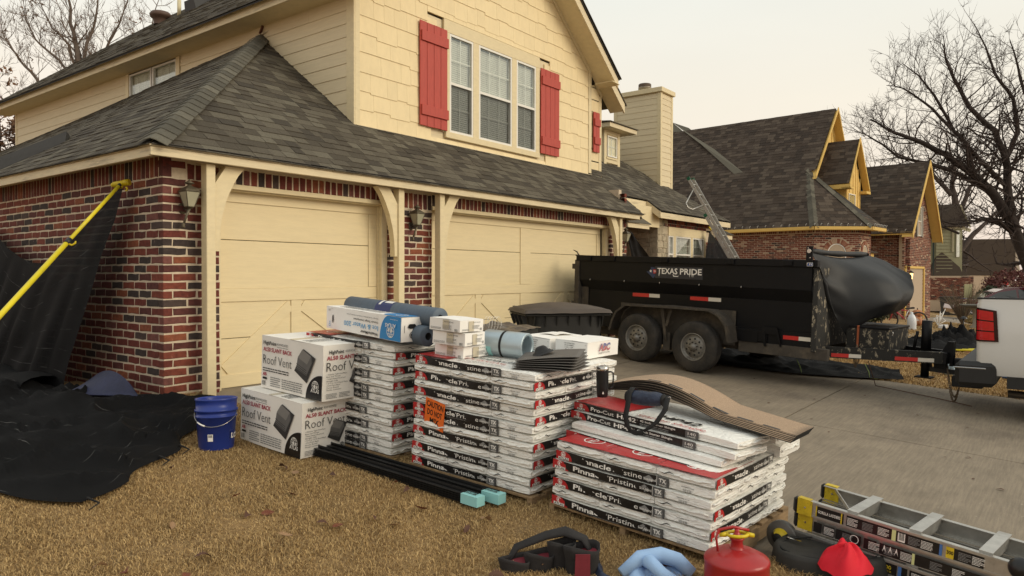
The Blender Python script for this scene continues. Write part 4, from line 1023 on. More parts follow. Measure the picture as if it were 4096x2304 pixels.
# front pallet: odd bundles on top (all lie along the lawn face)
def long_bundle(O, ex, L, W, T, printer, label, top=None, mats=None, group=None):
    ex = Vector(ex).normalized(); w = wf; ey = w.cross(ex).normalized()
    mt = Matrix(((ex.x, ey.x, w.x, O[0]), (ex.y, ey.y, w.y, O[1]), (ex.z, ey.z, w.z, O[2]), (0, 0, 0, 1)))
    o = empty('shingle_bundle'); o.matrix_world = mt; tag(o, label, 'shingle bundle', group)
    me = bundle_body(rnd.randrange(90, 200), L, W, T); link_mesh('film', me, o)
    if printer:
        q = Print(PM); printer(q, L, T); q.obj('printed_band', o, warp=lambda v: (v[0], v[1]-.0085+.001*math.sin(v[0]*20), v[2]+.0015*math.sin(v[0]*8)))
    if top:
        q = Print(PM); top(q, L, W); q.obj('printed_top', o, warp=lambda v: (v[0], v[2], T+.004-v[1]))
    return o
def hip_print(q, L, T):
    q.rect(0, .001, .85*L, T-.001, BLK, 1, 10); q.rect(0, .001, .10, T-.001, RED, 2, 2); q.disc(.10, .001, T-.003, RED, 2, a0=0, a1=90, n=8); q.globe(.085, T*.62, T*.27, WHT, BLK); q.rect(.045, .002, .125, T*.34, WHT, 3); q.text('ATLAS', .05, .003, T*.26, BLK, 4, w=.07, bold=.02)
    q.text('Pro-', .21, T*.30, T*.42, WHT, 2, w=.085, bold=.025); q.text('Cut', .297, T*.30, T*.42, WHT, 2, w=.07); q.text('Hip & Ridge', .38, T*.30, T*.46, WHT, 2, w=.27); q.lines(.38, .003, .30, T*.22, MGR, 2)
    q.poly([(.685, T*.2), (.725, T*.5), (.705, T*.85), (.665, T*.5)], MGR, 2); q.text('Scotchgard', .655, T*.4, T*.25, WHT, 3, w=.08)
    q.rect(.745, .001, .85*L, T-.001, GRY, 3); q.text('31', .775, T*.42, T*.34, WHT, 4, w=.05); q.text('LINEAR', .768, T*.14, T*.18, WHT, 4, w=.065)
def starter_print(q, L, T):
    q.rect(0, .001, .80*L, T-.001, BLK, 1, 10); q.rect(0, .001, .08, T-.001, RED, 2, 2); q.disc(.08, .001, T-.003, RED, 2, a0=0, a1=90, n=8, sx=1.3); q.globe(.065, T*.6, T*.3, WHT, BLK); q.rect(.03, .002, .10, T*.32, WHT, 3); q.text('ATLAS', .033, .003, T*.27, BLK, 4, w=.065, bold=.02)
    q.text('Pro-', .155, T*.28, T*.50, WHT, 2, w=.105, bold=.025); q.text('Cut', .262, T*.28, T*.50, WHT, 2, w=.095); q.text('HP42', .385, T*.28, T*.50, WHT, 2, w=.16, bold=.03); q.text('®', .55, T*.6, T*.15, WHT, 2)
    q.text('42 Inch Starter Shingle', .575, T*.55, T*.25, WHT, 2, w=.27, bold=.012); q.lines(.575, .004, .22, T*.38, MGR, 2, 2, 5)
    q.rect(.80*L-.09, .001, .80*L, T-.001, GRY, 3); q.text('140', .80*L-.072, T*.42, T*.34, WHT, 4, w=.055); q.text('LINEAR', .80*L-.072, T*.16, T*.16, WHT, 4, w=.055)
def starter_top(q, L, W):
    q.rect(0, .0, .42, W, RED, 1, 4); q.text('HP42', .62, .10, .075, BLK, 2, w=.30, bold=.03, slant=.15); q.text('starter shingle', .52, .02, .055, RED, 2, w=.50, slant=.1)
exf = Vector((-.235, -.965, 0)); exf.z = exf.y*.05
dn = wf
long_bundle((.475, -4.42, .150), (-.185, -.98, -.049), 1.13, .28, .052, hip_print, 'white hip and ridge bundle lying on the red topped front stack')
long_bundle((.50, -4.44, .204), (-.14, -.985, -.049), 1.10, .28, .048, None, 'plain white bundle wrapped in film between hip bundle and starter bundles')
long_bundle((.625, -4.36, .254), (-.20, -.975, -.049), 1.26, .34, .050, starter_print, 'lower of two starter shingle bundles on the front stack')
long_bundle((.665, -4.36, .306), (-.20, -.975, -.049), 1.26, .345, .050, starter_print, 'upper starter shingle bundle, carrying the bottle and the small bag', top=starter_top)
long_bundle((1.02, -4.60, .145), (-.06, -.99, -.049), 1.06, .34, .10, None, 'thick white bundle at the driveway side on top of front stack')
long_bundle((1.00, -4.55, .250), (-.12, -.985, -.049), 1.12, .30, .08, None, 'short white bundle beneath the free end of the tan sheets')
# tan starter sheets, a sprung stack
M['tan_gran'] = mat('tan_granules', (.36, .255, .17), .95, n=(160, .4), b=(420, .9, .002), stains=((.55, .42, .30), 90, .62, .72))
M['tar'] = mat('tar_strip', (.015, .015, .015), .5)
sh_ = empty('loose_shingle_stack', (1.03, -4.42, .37)); tag(sh_, 'sprung stack of loose tan granule sheets lying across the front pallet', 'shingle stack')
for k in range(11):
    mb = MB([M['tan_gran'], M['tar']]); fan = (k-5)*.010; dx0 = rnd.uniform(-.01, .01); lift = k*.0042
    L_ = 1.42; W_ = .36
    def S(u, v, k=k, fan=fan, lift=lift):
        # u along the length (towards the street), v across
        y = -u*L_; x = v*W_-.02-u*.40+fan*(u)*1.1+rnd.uniform(0, 0)
        arch = (.058+.004*k)*math.sin(min(1, u*1.55)*math.pi)*(1 if u < .65 else 1)+(.03*(1-u))
        drop = -.020*max(0, u-.6)/.4*(1+.5*v)
        return Vector((x+dx0, y, lift*(1-.55*u)+arch+drop+.012*math.sin(v*3)*(1-u)+y*.05*.7))
    n1, n2 = 26, 5
    top = [[S(i/n1, j/n2) for i in range(n1+1)] for j in range(n2+1)]
    V = [p for r_ in top for p in r_]; V2 = [p-Vector((0, 0, .0032)) for p in V]; nn = len(V)
    Fc = [(j*(n1+1)+i, j*(n1+1)+i+1, (j+1)*(n1+1)+i+1, (j+1)*(n1+1)+i) for j in range(n2) for i in range(n1)]
    Fb = [tuple(nn+i for i in f[::-1]) for f in Fc]
    ed = [(i, i+1, nn+i+1, nn+i) for i in range(n1)]+[(n2*(n1+1)+i, n2*(n1+1)+i+1, nn+n2*(n1+1)+i+1, nn+n2*(n1+1)+i) for i in range(n1)]+[(j*(n1+1), (j+1)*(n1+1), nn+(j+1)*(n1+1), nn+j*(n1+1)) for j in range(n2)]+[(j*(n1+1)+n1, (j+1)*(n1+1)+n1, nn+(j+1)*(n1+1)+n1, nn+j*(n1+1)+n1) for j in range(n2)]
    mb.add(V+V2, Fc, 0, True); b0 = 0
    mb.F += Fb+[tuple(f) for f in ed]; mb.M += [1]*(len(Fb)+len(ed)); mb.S += [True]*len(Fb)+[False]*len(ed)
    if k == 10:
        for t in np.arange(.25, .95, .12): 
            q = [S(t, .03)+Vector((0, 0, .0015)), S(t+.075, .035)+Vector((0, 0, .0015)), S(t+.075, .10)+Vector((0, 0, .0015)), S(t, .095)+Vector((0, 0, .0015))]; mb.add(q, [(0, 1, 2, 3)], 1)
    mb.obj('sheet', sh_)
# tumbler bottle
M['black_coat'] = mat('black_powder_coat', (.012, .012, .013), .35)
M['steel'] = mat('brushed_steel', (.55, .53, .50), .25, metal=1.0)
M['clear_lid'] = mat('lid_plastic', (.35, .34, .32), .15)
bt = empty('travel_bottle', (.735, -4.535, .395)); tag(bt, 'black insulated bottle with handle and steel rim on starter bundle', 'bottle')
q = MB(M['black_coat']); q.lathe([(0, 0), (.034, 0), (.0365, .004), (.0415, .08), (.0425, .178), (.0425, .182)], 28); q.obj('body', bt)
q = MB(M['steel']); q.lathe([(.0425, .1825), (.0435, .185), (.0435, .204), (.041, .206)], 28); q.obj('rim', bt)
q = MB(M['clear_lid']); q.lathe([(.0408, .205), (.039, .210), (0, .211)], 24); q.box(-.012, -.012, .2115, .018, .012, .216); q.obj('lid', bt)
q = MB(M['black_coat']); hx = Matrix.Rotation(R(-38), 4, 'Z'); q.tube([hx @ Vector(v) for v in ((.042, 0, .168), (.062, 0, .170), (.078, 0, .162), (.080, 0, .13), (.076, 0, .07), (.070, 0, .058), (.042, 0, .055))], .0058, 8); q.obj('handle', bt)
q = MB(M['ink_white']); q.disc = None
dr = Print(PM); dr.disc(0, 0, .006, WHT, 1, n=10); dr.poly([(-.005, .003), (.005, .003), (0, .013)], WHT, 1); an = R(-52); dr.obj('droplet_mark', bt, mat=Matrix.Rotation(an+R(-0), 4, 'Z') @ Matrix.Translation((0, -.0395, .03)))
# small navy bag with a webbing strap
M['navy'] = mat('navy_nylon', (.022, .032, .062), .6, n=(14, .3), b=(40, .8, .012))
M['webbing'] = mat('black_webbing', (.012, .012, .012), .8, b=(200, .5, .002))
bg = empty('shoulder_bag', (.60, -4.93, .40)); tag(bg, 'small navy and black bag with strap hanging over starter bundles', 'bag')
q = MB(M['navy'], smooth=True)
def bagf(a, b):
    th = 2*math.pi*a; x = (b-.5)*.27; r_ = .052*(1-abs(2*b-1)**6*.7)+.006*noise.noise(Vector((x*18, math.cos(th)*2, math.sin(th)*2)))
    return Vector((math.cos(th)*r_*1.0, -x, .045+math.sin(th)*r_*.85))
q.grid(bagf, 24, 18); q.obj('pouch', bg)
q = MB(M['webbing'], smooth=True)
for s_ in (-1, 1): q.lathe([(.0, 0), (.034, .004), (.040, .014), (.037, .02)], 14, T=Matrix.Translation((0, s_*.138, .045)) @ Matrix.Rotation(R(90)*s_, 4, 'X'))
q.obj('end_cap', bg)
def ribbon(pts, w, wd=(0, 1, 0)):
    q = MB(M['webbing'], smooth=True); P_ = [Vector(p) for p in pts]; wd = Vector(wd).normalized()*w/2
    V = []; 
    for p in P_: V += [p-wd, p+wd]
    q.add(V, [(2*i, 2*i+1, 2*i+3, 2*i+2) for i in range(len(P_)-1)]); return q
so = ribbon([(.05, .09, .085), (0, .09, .105), (-.05, .09, .075), (-.078, .085, .0), (-.115, .08, -.06), (-.128, .06, -.12), (-.13, .03, -.15)], .036).obj('strap', bg); solid(so, .003)
so = ribbon([(-.128, .04, -.145), (-.135, .0, -.155), (-.13, -.05, -.145)], .030, (-.25, .0, 1)).obj('strap', bg); solid(so, .003)
so = ribbon([(.03, -.14, .07), (-.03, -.165, .06), (-.075, -.17, .0), (-.11, -.13, -.075), (-.128, -.08, -.12), (-.132, -.03, -.14)], .034).obj('strap', bg); solid(so, .003)
q = MB(M['steel']); q.tube([(-.02, -.16, .062), (-.02, -.175, .075), (-.01, -.18, .06), (-.02, -.16, .05)], .003, 6); q.obj('buckle', bg)

# ---------------------------------------------------------------- cartons
def carton(name, label, O, yaw, size, tilt=.05, m=None, group=None, flaps=True, cat='box'):
    """near corner at O; x to the right, y to the back, z up"""
    a = R(yaw); u = Vector((math.cos(a), math.sin(a), 0)); v = Vector((-math.sin(a), math.cos(a), 0)); u.z = tilt*u.y; v.z = tilt*v.y; u.normalize(); w = u.cross(v).normalized(); v = w.cross(u)
    o = empty(name); o.matrix_world = Matrix(((u.x, v.x, w.x, O[0]), (u.y, v.y, w.y, O[1]), (u.z, v.z, w.z, O[2]), (0, 0, 0, 1))); tag(o, label, cat, group)
    sx, sy, sz = size; q = MB(m or M['carton'], smooth=False)
    nx = 6
    def jit(p, s=.004): k = noise.noise_vector(Vector(p)*5+Vector((sx*31, sy*17, O[0]*9)))*s; return Vector(p)+k
    q.grid(lambda a, b: jit((a*sx, 0, b*sz)), nx, 5); q.grid(lambda a, b: jit((a*sx, sy, b*sz)), nx, 5)
    q.grid(lambda a, b: jit((0, a*sy, b*sz)), nx, 5); q.grid(lambda a, b: jit((sx, a*sy, b*sz)), nx, 5)
    q.grid(lambda a, b: jit((a*sx, b*sy, 0)), nx, nx)
    q.obj('carton_sides', o)
    if flaps:
        f1 = MB(m or M['carton']); f1.hexa([(0, 0, sz-.001), (sx, 0, sz-.001), (sx, sy*.497, sz+.002), (0, sy*.497, sz+.003), (0, 0, sz+.002), (sx, 0, sz+.003), (sx, sy*.497, sz+.006), (0, sy*.497, sz+.007)]); f1.obj('flap', o)
        f2 = MB(m or M['carton']); f2.hexa([(0, sy*.503, sz+.001), (sx, sy*.503, sz+.003), (sx, sy, sz-.001), (0, sy, sz-.001), (0, sy*.503, sz+.006), (sx, sy*.503, sz+.007), (sx, sy, sz+.003), (0, sy, sz+.003)]); f2.obj('flap', o)
    return o
def on_face(o, pr, face, size, off=.0045, flip=False, name='print'):
    """face 'r' = facing the street (-Y local), 'l' = facing the lawn (-X local), 't' = top"""
    sx, sy, sz = size
    if face == 'r': mt = Matrix.Translation((0, -off, 0))
    elif face == 'l': mt = Matrix.Translation((-off, sy, 0)) @ Matrix.Rotation(-math.pi/2, 4, 'Z')
    else: mt = Matrix.Translation((0, 0, sz+off)) @ Matrix.Rotation(-math.pi/2, 4, 'X')
    if flip: mt = mt @ (Matrix.Translation(((sx if face != 'l' else sy), 0, sz if face != 't' else sy)) @ Matrix.Rotation(math.pi, 4, 'Y'))
    return pr.obj(name, o, mat=mt)
M['vent_face'] = mat('vent_picture_gray', (.13, .125, .12), .6, n=(9, .2)); PMV = PM+[M['vent_face'], mat('vent_picture_dark', (.035, .033, .032), .6), mat('vent_picture_light', (.21, .20, .185), .6)]
VF, VD, VL = 11, 12, 13
def vent_pic(p, x, z, s):
    f = lambda pts, m, l: p.poly([(x+a*s, z+b*s) for a, b in pts], m, l)
    f([(0, .30), (.42, 1.0), (1.0, .78), (.62, .0)], VD, 2)
    f([(.10, .38), (.16, .70), (.38, .98), (.82, .80), (.84, .62), (.60, .22)], VF, 3)
    f([(.16, .72), (.38, .98), (.80, .82), (.62, .56)], VL, 4)
    f([(.10, .38), (.16, .70), (.62, .55), (.60, .22)], VF, 4)
    for k in range(3): f([(.11, .40+.06*k), (.60, .24+.06*k), (.60, .26+.06*k), (.11, .42+.06*k)], VD, 5)
def vent_box(O, size, label):
    o = carton('roof_vent_box', label, O, -.6, size, group='roof vent cartons')
    sx, sy, sz = size; p = Print(PMV)
    k = sy/.83
    p.text('HighPoint', .03*k, sz*.845, .030*k, BLK, 2, w=.185*k, bold=.02); p.text('ROOF-MOUNTED', .225*k, sz*.855, .020*k, DRK, 2, w=.15*k); p.lines(.225*k, sz*.82, .15*k, .010, MGR, 1)
    p.text('AL50 SLANT BACK', .03*k, sz*.715, .034*k, MAR, 2, w=.40*k, bold=.018)
    p.text('Roof Vent', .03*k, sz*.47, .078*k, DRK, 2, w=.40*k, bold=-.012)
    p.lines(.03*k, sz*.33, .36*k, sz*.09, DRK, 2, 2, 4); p.lines(.30*k, sz*.06, .28*k, sz*.20, MGR, 5, 2, 8); p.lines(.14*k, sz*.06, .14*k, sz*.20, MGR, 5, 2, 9)
    p.text('AB', .03*k, sz*.24, .028, MAR, 2, bold=.03); p.rect(.03*k, sz*.17, .09*k, sz*.21, BLK, 2); p.barcode(.02*k, sz*.05, .05*k, sz*.09, BLK)
    vent_pic(p, .47*k, sz*.27, .27*k)
    p.disc(sy-.002, .002, .20*k, BLK, 2, a0=90, a1=180, n=14); p.globe(sy-.082*k, .112*k, .042*k, WHT, BLK, 3); p.rect(sy-.135*k, .060*k, sy-.03*k, .090*k, BLK, 4); p.text('ATLAS', sy-.135*k, .060*k, .028*k, WHT, 5, w=.105*k, bold=.02)
    on_face(o, p, 'l', size, name='printed_side')
    p = Print(PMV); k = sx/.45
    p.text('HighPoint', .05*k, sz*.845, .026*k, BLK, 2, w=.135*k, bold=.02); p.text('ROOF-MOUNTED', .20*k, sz*.855, .018, DRK, 2, w=.12*k)
    p.text('AL50 SLANT BACK', .03*k, sz*.735, .030*k, MAR, 2, w=.39*k, bold=.018)
    p.text('Roof Vent', .03*k, sz*.53, .070*k, DRK, 2, w=.38*k, bold=-.012)
    for i, t in enumerate(('• Weather Tight One-Piece', '  Base and Throat', '• Helps Extend Roof and', '  Shingle Life', '• 3/12 to 12/12 Roof Pitch', '• One-Piece Base/', '  Throat, Round', '  Throat, Louvered')): p.text(t, .03*k, sz*(.465-.040*i), .0105, DRK, 2, w=(.0075*len(t))*k)
    p.lines(.03*k, sz*.04, .10*k, sz*.10, MGR, 4, 2, 3); p.lines(.15*k, sz*.04, .10*k, sz*.10, MGR, 4, 2, 5)
    vent_pic(p, .24*k, sz*.17, .19*k); p.globe(.385*k, sz*.11, .022*k, BLK, WHT, 3); p.rect(.35*k, sz*.04, .42*k, sz*.085, WHT, 4); p.text('ATLAS', .352*k, sz*.045, .016*k, BLK, 5, w=.066*k, bold=.02)
    on_face(o, p, 'r', size, name='printed_end')
    p = Print(PMV); p.lines(sx*.05, sy*.25, sx*.5, sy*.15, MGR, 3); p.text('HighPoint', sx*.35, sy*.55, .03, DRK, 2); p.lines(sx*.55, sy*.55, sx*.4, sy*.12, MAR, 2, 2, 6); on_face(o, p, 't', size, off=.0085, name='printed_top')
    tp = MB(M['tape']); tp.box(-.001, sy*.5-.03, sz+.0075, sx+.001, sy*.5+.03, sz+.0082); tp.obj('tape', o)
    return o
M['tape'] = mat('packing_tape', (.56, .50, .38), .25)
vent_box((-.166, -2.417, -.185), (.45, .834, .425), 'lower roof vent carton with a torn top, standing on the lawn')
vent_box((-.050, -2.524, .250), (.473, .816, .43), 'upper roof vent carton, shoved forward on the lower one')
# ice and water carton, printed upside down
sz_ = (.181, 1.093, .186); ic = carton('underlayment_box', 'long blue and white underlayment carton lying upside down on far shingle stack', (.206, -3.12, .722), -8.7, sz_, m=M['carton2'], flaps=False)
q = MB(M['carton2']); q.box(0, 0, .1855, .181, 1.093, .187); q.obj('carton_top', ic)
p = Print(PM)   # drawn upright, then the whole face is turned over
p.text('WeatherMaster', .30, .150, .022, BLK, 2, w=.25, bold=.02); p.text('Ice & Water 200', .30, .095, .040, LBL, 2, w=.50); p.text('Granular Shingle Underlayment', .30, .062, .016, BLK, 2, w=.36, bold=.008); p.text('Contrapiso de tejas granulares  Sous-couche de bardeaux granules', .30, .035, .010, DRK, 2, w=.46)
p.rect(0, 0, .16, .184, BLU, 1, 3); p.disc(.16, .184, .184, BLU, 1, a0=270, a1=360, n=12, sx=.62); p.globe(.13, .115, .050, WHT, BLK, 3); p.rect(.055, .055, .205, .088, BLU, 4); p.text('ATLAS', .06, .058, .028, WHT, 5, w=.14, bold=.02); p.text('Protection Delivered', .04, .022, .008, WHT, 3)
p.disc(.98, .10, .035, BLK, 2, n=16, sx=.28); p.text('1.95', 1.02, .02, .016, BLK, 2); p.text('Square Roll', .98, .012, .006, BLK, 2); p.disc(1.03, .155, .013, LBL, 2, r0=.009, n=14); p.text('8', 1.02, .12, .02, LBL, 2)
on_face(ic, p, 'l', sz_, flip=True, name='printed_side')
p = Print(PM); p.rect(.0, .0, .181, .02, BLU, 1) if False else None
p.disc(.085, .125, .040, BLK, 2, n=16, sx=1.0) if False else None
p.poly([(.055, .112), (.075, .100), (.125, .100), (.135, .118), (.12, .135), (.07, .135)], BLK, 2); p.disc(.10, .052, .026, DRK, 2, r0=.021, n=18); p.disc(.10, .052, .016, DRK, 2, r0=.009, n=14); p.lines(.085, .045, .03, .014, DRK, 3, 3)
for x in (.025, .155): p.rect(x, .07, x+.004, .125, DRK, 2)
on_face(ic, p, 'r', sz_, name='printed_end')
p = Print(PM); p.rect(0, 0, .181, .20, BLU, 1); p.disc(.09, .2, .09, BLU, 1, a0=0, a1=180); p.disc(.09, .12, .05, WHT, 2, r0=.043); p.text('ATLAS', .045, .10, .03, WHT, 2, w=.09, bold=.02); p.lines(.04, .35, .10, .62, BLK, 20, 2, 2); on_face(ic, p, 't', sz_, off=.0035, name='printed_top')
# gray membrane rolls
M['slate_roll'] = mat('slate_membrane', (.085, .115, .150), .55, n=(6, .12), b=(60, .3, .003), stretch=(1, 6, 1)); M['roll_label'] = mat('roll_label_navy', (.02, .03, .12), .4); 
def roll(x, y0, z, L, r_, lab, slope=.05, yaw=0.0, label_at=None):
    o = empty('membrane_roll', (x, y0, z)); tag(o, lab, 'roll', 'slate gray membrane rolls'); d = Vector((math.sin(yaw), -1, -slope)).normalized()
    T = Matrix(((0, d.y*0+d.z*0+math.cos(0)*0+0, d.x, 0), (0, 0, d.y, 0), (0, 0, d.z, 0), (0, 0, 0, 1)))
    q_ = d.to_track_quat('Z', 'Y').to_matrix().to_4x4()
    q = MB(M['slate_roll']); q.lathe([(.028, 0), (r_*.97, 0), (r_, .003), (r_*1.006, L*.3), (r_, L*.6), (r_, L-.003), (r_*.97, L), (.028, L)], 30, T=q_); q.obj('roll_body', o)
    q = MB(M['dark']); q.lathe([(.029, .002), (.029, .06), (0, .06)], 14, T=q_); q.lathe([(.029, L-.002), (.029, L-.06), (0, L-.06)], 14, T=q_); q.obj('core', o)
    if label_at:
        q = MB(M['roll_label']); q.lathe([(r_*1.012, label_at), (r_*1.012, label_at+.22)], 30, T=q_); q.obj('label_band', o)
        q = MB(M['ink_white']); q.lathe([(r_*1.02, label_at+.09), (r_*1.02, label_at+.20)], 14, T=q_, a0=R(20), a1=R(120)); q.lathe([(r_*1.02, label_at+.03), (r_*1.02, label_at+.06)], 14, T=q_, a0=R(20), a1=R(140)); q.obj('label_panel', o)
    return o
roll(.53, -2.12, .822, 1.15, .078, 'lower slate gray roll next to the underlayment carton', yaw=-.152)
roll(.695, -2.15, .822, 1.15, .078, 'lower slate gray roll on the driveway side of the far stack', yaw=-.152)
roll(.612, -2.08, .960, 1.25, .078, 'top slate gray roll with navy label lying over two others', label_at=.48, yaw=-.152)
# three nail boxes on the middle stack
def nail_box(O, yaw, size, lab):
    o = carton('nail_box', lab, O, yaw, size, m=M['carton2'], group='small white nail boxes')
    sx, sy, sz = size; p = Print(PM); p.text('PLASTIC CAP NAILS', sy*.5, sz*.75, .009, DRK, 2, w=sy*.30, bold=.01); p.lines(sy*.05, sz*.12, sy*.35, sz*.20, MGR, 3, 2, 2); p.rect(sy*.55, sz*.08, sy*.78, sz*.42, MGR, 2) if False else None
    p.lines(sy*.45, sz*.12, sy*.3, sz*.45, MGR, 5, 2, 3); p.barcode(sy*.84, sz*.06, sy*.10, sz*.22, BLK, n=8); on_face(o, p, 'l', size, name='printed_side')
    p = Print(PM); p.text('PLASTIC CAP NAILS', sx*.55, sz*.76, .008, DRK, 2, w=sx*.3); p.lines(sx*.5, sz*.25, sx*.32, sz*.35, MGR, 4, 2, 5); p.barcode(sx*.84, sz*.1, sx*.1, sz*.2, BLK, n=8); p.lines(sx*.08, sz*.15, sx*.3, sz*.15, MGR, 2, 2, 6); on_face(o, p, 'r', size, name='printed_end')
    q = MB(M['tape']); q.box(sx*.35, -.0055, sz*.05, sx*.58, -.0048, sz*.92); q.box(-.0056, sy*.35, sz*.2, -.0049, sy*.55, sz*.98); q.obj('tape', o)
    return o
nail_box((.305, -3.648, .628), -.7, (.281, .28, .083), 'bottom one of three small white nail boxes')
nail_box((.263, -3.702, .722), 6.0, (.246, .286, .088), 'middle nail box, turned slightly with a torn flap')
nail_box((.223, -3.690, .822), -1.1, (.245, .295, .082), 'top one of three small white nail boxes')
# the two coil nail cartons
def abc_box(O, size, lab, yaw=0.0):
    o = carton('coil_nail_carton', lab, O, yaw, size, m=M['carton2'], group='coil roofing nail cartons'); sx, sy, sz = size
    p = Print(PM)
    for i, t in enumerate(('COIL ROOFING NAILS', 'ABC # 0150080011', '1-1/4" x .120"', 'Wire Collated', 'EG Dichromate', 'QTY: 7,200')): p.text(t, sy*.42-len(t)*.0022, sz*(.82-.13*i), .0085, DRK, 2, w=len(t)*.0052, bold=.01)
    for z in (.2, .5, .8): p.rect(sy*.93, sz*z, sy*.935, sz*(z+.07), DRK, 2); p.rect(sy*.955, sz*z, sy*.96, sz*(z+.07), DRK, 2)
    on_face(o, p, 'l', size, name='printed_side')
    p = Print(PM); x0 = sx*.34; w_ = sx*.36
    p.text('ABC', x0, sz*.42, sz*.42, BLU if False else MAR, 2, w=w_, bold=.05, slant=.12)
    for k in range(4): z = sz*(.66+.055*k); p.text('ABC', x0, sz*.42, sz*.42, WHT, 1, w=w_, bold=.05, slant=.12) if False else None
    for k in range(6): p.rect(x0-.01, sz*(.45+.065*k), x0+w_+.03, sz*(.45+.065*k)+.0016, WHT, 3)
    p.text('Supply Co. Inc.', x0, sz*.22, sz*.13, DRK, 2, w=sx*.37)
    on_face(o, p, 'r', size, name='printed_end')
    # blue upper half of the logo letters
    V, Fc, tw = text_shape('ABC', .05); pb = Print(PM+[mat('logo_blue', (.03, .06, .28), .5)]); sy_ = sz*.42/.7; sxx = w_/tw; zz = sz*.42; 
    keep = [f for f in Fc if sum(V[i][1] for i in f)/len(f) > .42]
    pb._a([(x0+vx*sxx+.12*vy*sy_, zz+vy*sy_) for vx, vy in V], keep, len(PM), 2.5); on_face(o, pb, 'r', size, name='logo_upper')
    return o
abc_box((1.0, -4.25, .608), (.455, .285, .118), 'coil nail carton with ABC logo on the middle stack corner')
abc_box((.985, -3.925, .620), (.455, .285, .118), 'coil nail carton behind the other one, with paper on top')
q = MB(M['ink_white'], smooth=True); q.grid(lambda a, b: Vector((1.17+a*.24, -3.86+b*.17-.05*a, .752+.010*math.sin(a*5+b*3))), 8, 6); tag(q.obj('paper_slip'), 'white paper slip lying on the rear coil nail carton', 'paper')
# black carton with plastic film behind
bx = carton('black_film_box', 'black carton with crumpled printed film behind the flashing roll', (.83, -3.62, .63), 12, (.62, .40, .145), m=mat('black_carton', (.02, .022, .02), .5, n=(8, .3)), group=None, flaps=False)
q = MB(mat('printed_film', (.075, .062, .052), .3, n=(14, .8), b=(14, 1, .02)), smooth=True); q.grid(lambda a, b: Vector((a*.66-.02, b*.44-.02, .150+.022*noise.noise(Vector((a*5, b*5, 1)))+.035*max(0, a-.6)*b)), 22, 16); q.obj('film', bx)
p = Print(PM)
for k in range(5): p.lines(.06+.1*k, .05+.06*k, .09, .06, MGR, 3, 2, k+3)
p.obj('film_print', bx, mat=Matrix.Translation((0, 0, .176)) @ Matrix.Rotation(-math.pi/2, 4, 'X'))
# coil of flashing and its neighbours
M['galv'] = mat('galvanized_sheet', (.42, .50, .54), .38, metal=.65, n=(5, .12), stretch=(1, 1, 1))
fc = empty('flashing_coil', (.64, -3.60, .722)); tag(fc, 'roll of galvanized flashing with black strap on the middle stack', 'metal roll')
dcoil = Vector((.13, -.985, -.05)).normalized(); qm = dcoil.to_track_quat('Z', 'Y').to_matrix().to_4x4()
q = MB(M['galv']); q.lathe([(.078, .0), (.098, 0), (.0985, .001), (.0985, .339), (.098, .34), (.078, .34), (.076, .33), (.076, .01), (.078, 0)], 36, T=qm); q.obj('coil', fc)
q = MB(M['webbing']); q.lathe([(.0995, .15), (.1005, .152), (.1005, .168), (.0995, .17)], 36, T=qm); q.obj('strap', fc)
q = MB(M['aqua']); 
for k in range(1): q.lathe([(.0997, .010), (.0997, .085)], 10, T=qm, a0=R(190), a1=R(255))
q.obj('label', fc)
q = MB(M['ink_dark'])
for k in range(7): q.lathe([(.1002, .02), (.1002, .05)], 2, T=qm, a0=R(200+6*k), a1=R(203+6*k))
q.obj('barcode', fc)
mb_ = empty('metal_flashing_box', (.72, -4.12, .612), R(-12)); tag(mb_, 'short bundle of bent metal flashing with aqua label beside coil', 'metal flashing')
q = MB(M['galv']); q.hexa([(0, 0, 0), (.17, 0, 0), (.17, .22, 0), (0, .22, 0), (.01, 0, .055), (.13, 0, .062), (.13, .22, .062), (.01, .22, .055)]); q.beam((.13, .11, .062), (.175, .11, .03), .004, .22, up=(0, 1, 0)); q.obj('metal_sheet', mb_)
p = Print(PM); p.rect(.02, .02, .12, .16, AQU, 1); p.barcode(.035, .05, .07, .06, BLK); p.lines(.03, .12, .08, .03, DRK, 2); p.obj('label', mb_, mat=Matrix.Translation((0, 0, .0645)) @ Matrix.Rotation(-math.pi/2, 4, 'X'))
# pipe boots: a pile of gray plates with one rubber cone
M['boot_gray'] = mat('flashing_plate_gray', (.115, .105, .095), .6, n=(6, .1)); M['rubber'] = mat('black_rubber', (.012, .012, .012), .55)
for k in range(6):
    o = empty('pipe_boot', (.235+.004*k, -4.13-.004*k, .604+.010*k)); o.rotation_euler = (R(.6*k), R(.5-.9*k), R(-78+2.6*k))
    tag(o, 'topmost gray pipe boot plate with its black rubber cone showing' if k == 5 else f'gray pipe boot plate, {("lowest", "second lowest", "third", "fourth", "fifth")[k]} in the fanned pile', 'pipe boot', 'gray pipe boots')
    W_, L_ = .36, .43; q = MB(M['boot_gray'], smooth=True)
    q.grid(lambda a, b: Vector((a*L_, b*W_, .010*math.sin(a*2.5)+.010*(b-.5)**2)), 10, 8); pl = q.obj('plate', o); solid(pl, .0016)
    if k == 5:
        q = MB(M['rubber']); T = Matrix.Translation((.15, .20, .012)) @ Matrix.Rotation(R(-14), 4, 'Y'); q.lathe([(.085, 0), (.078, .006), (.066, .010), (.062, .018), (.050, .022), (.040, .042), (.028, .052), (.022, .054), (.018, .05)], 28, T=T); q.obj('rubber_cone', o)
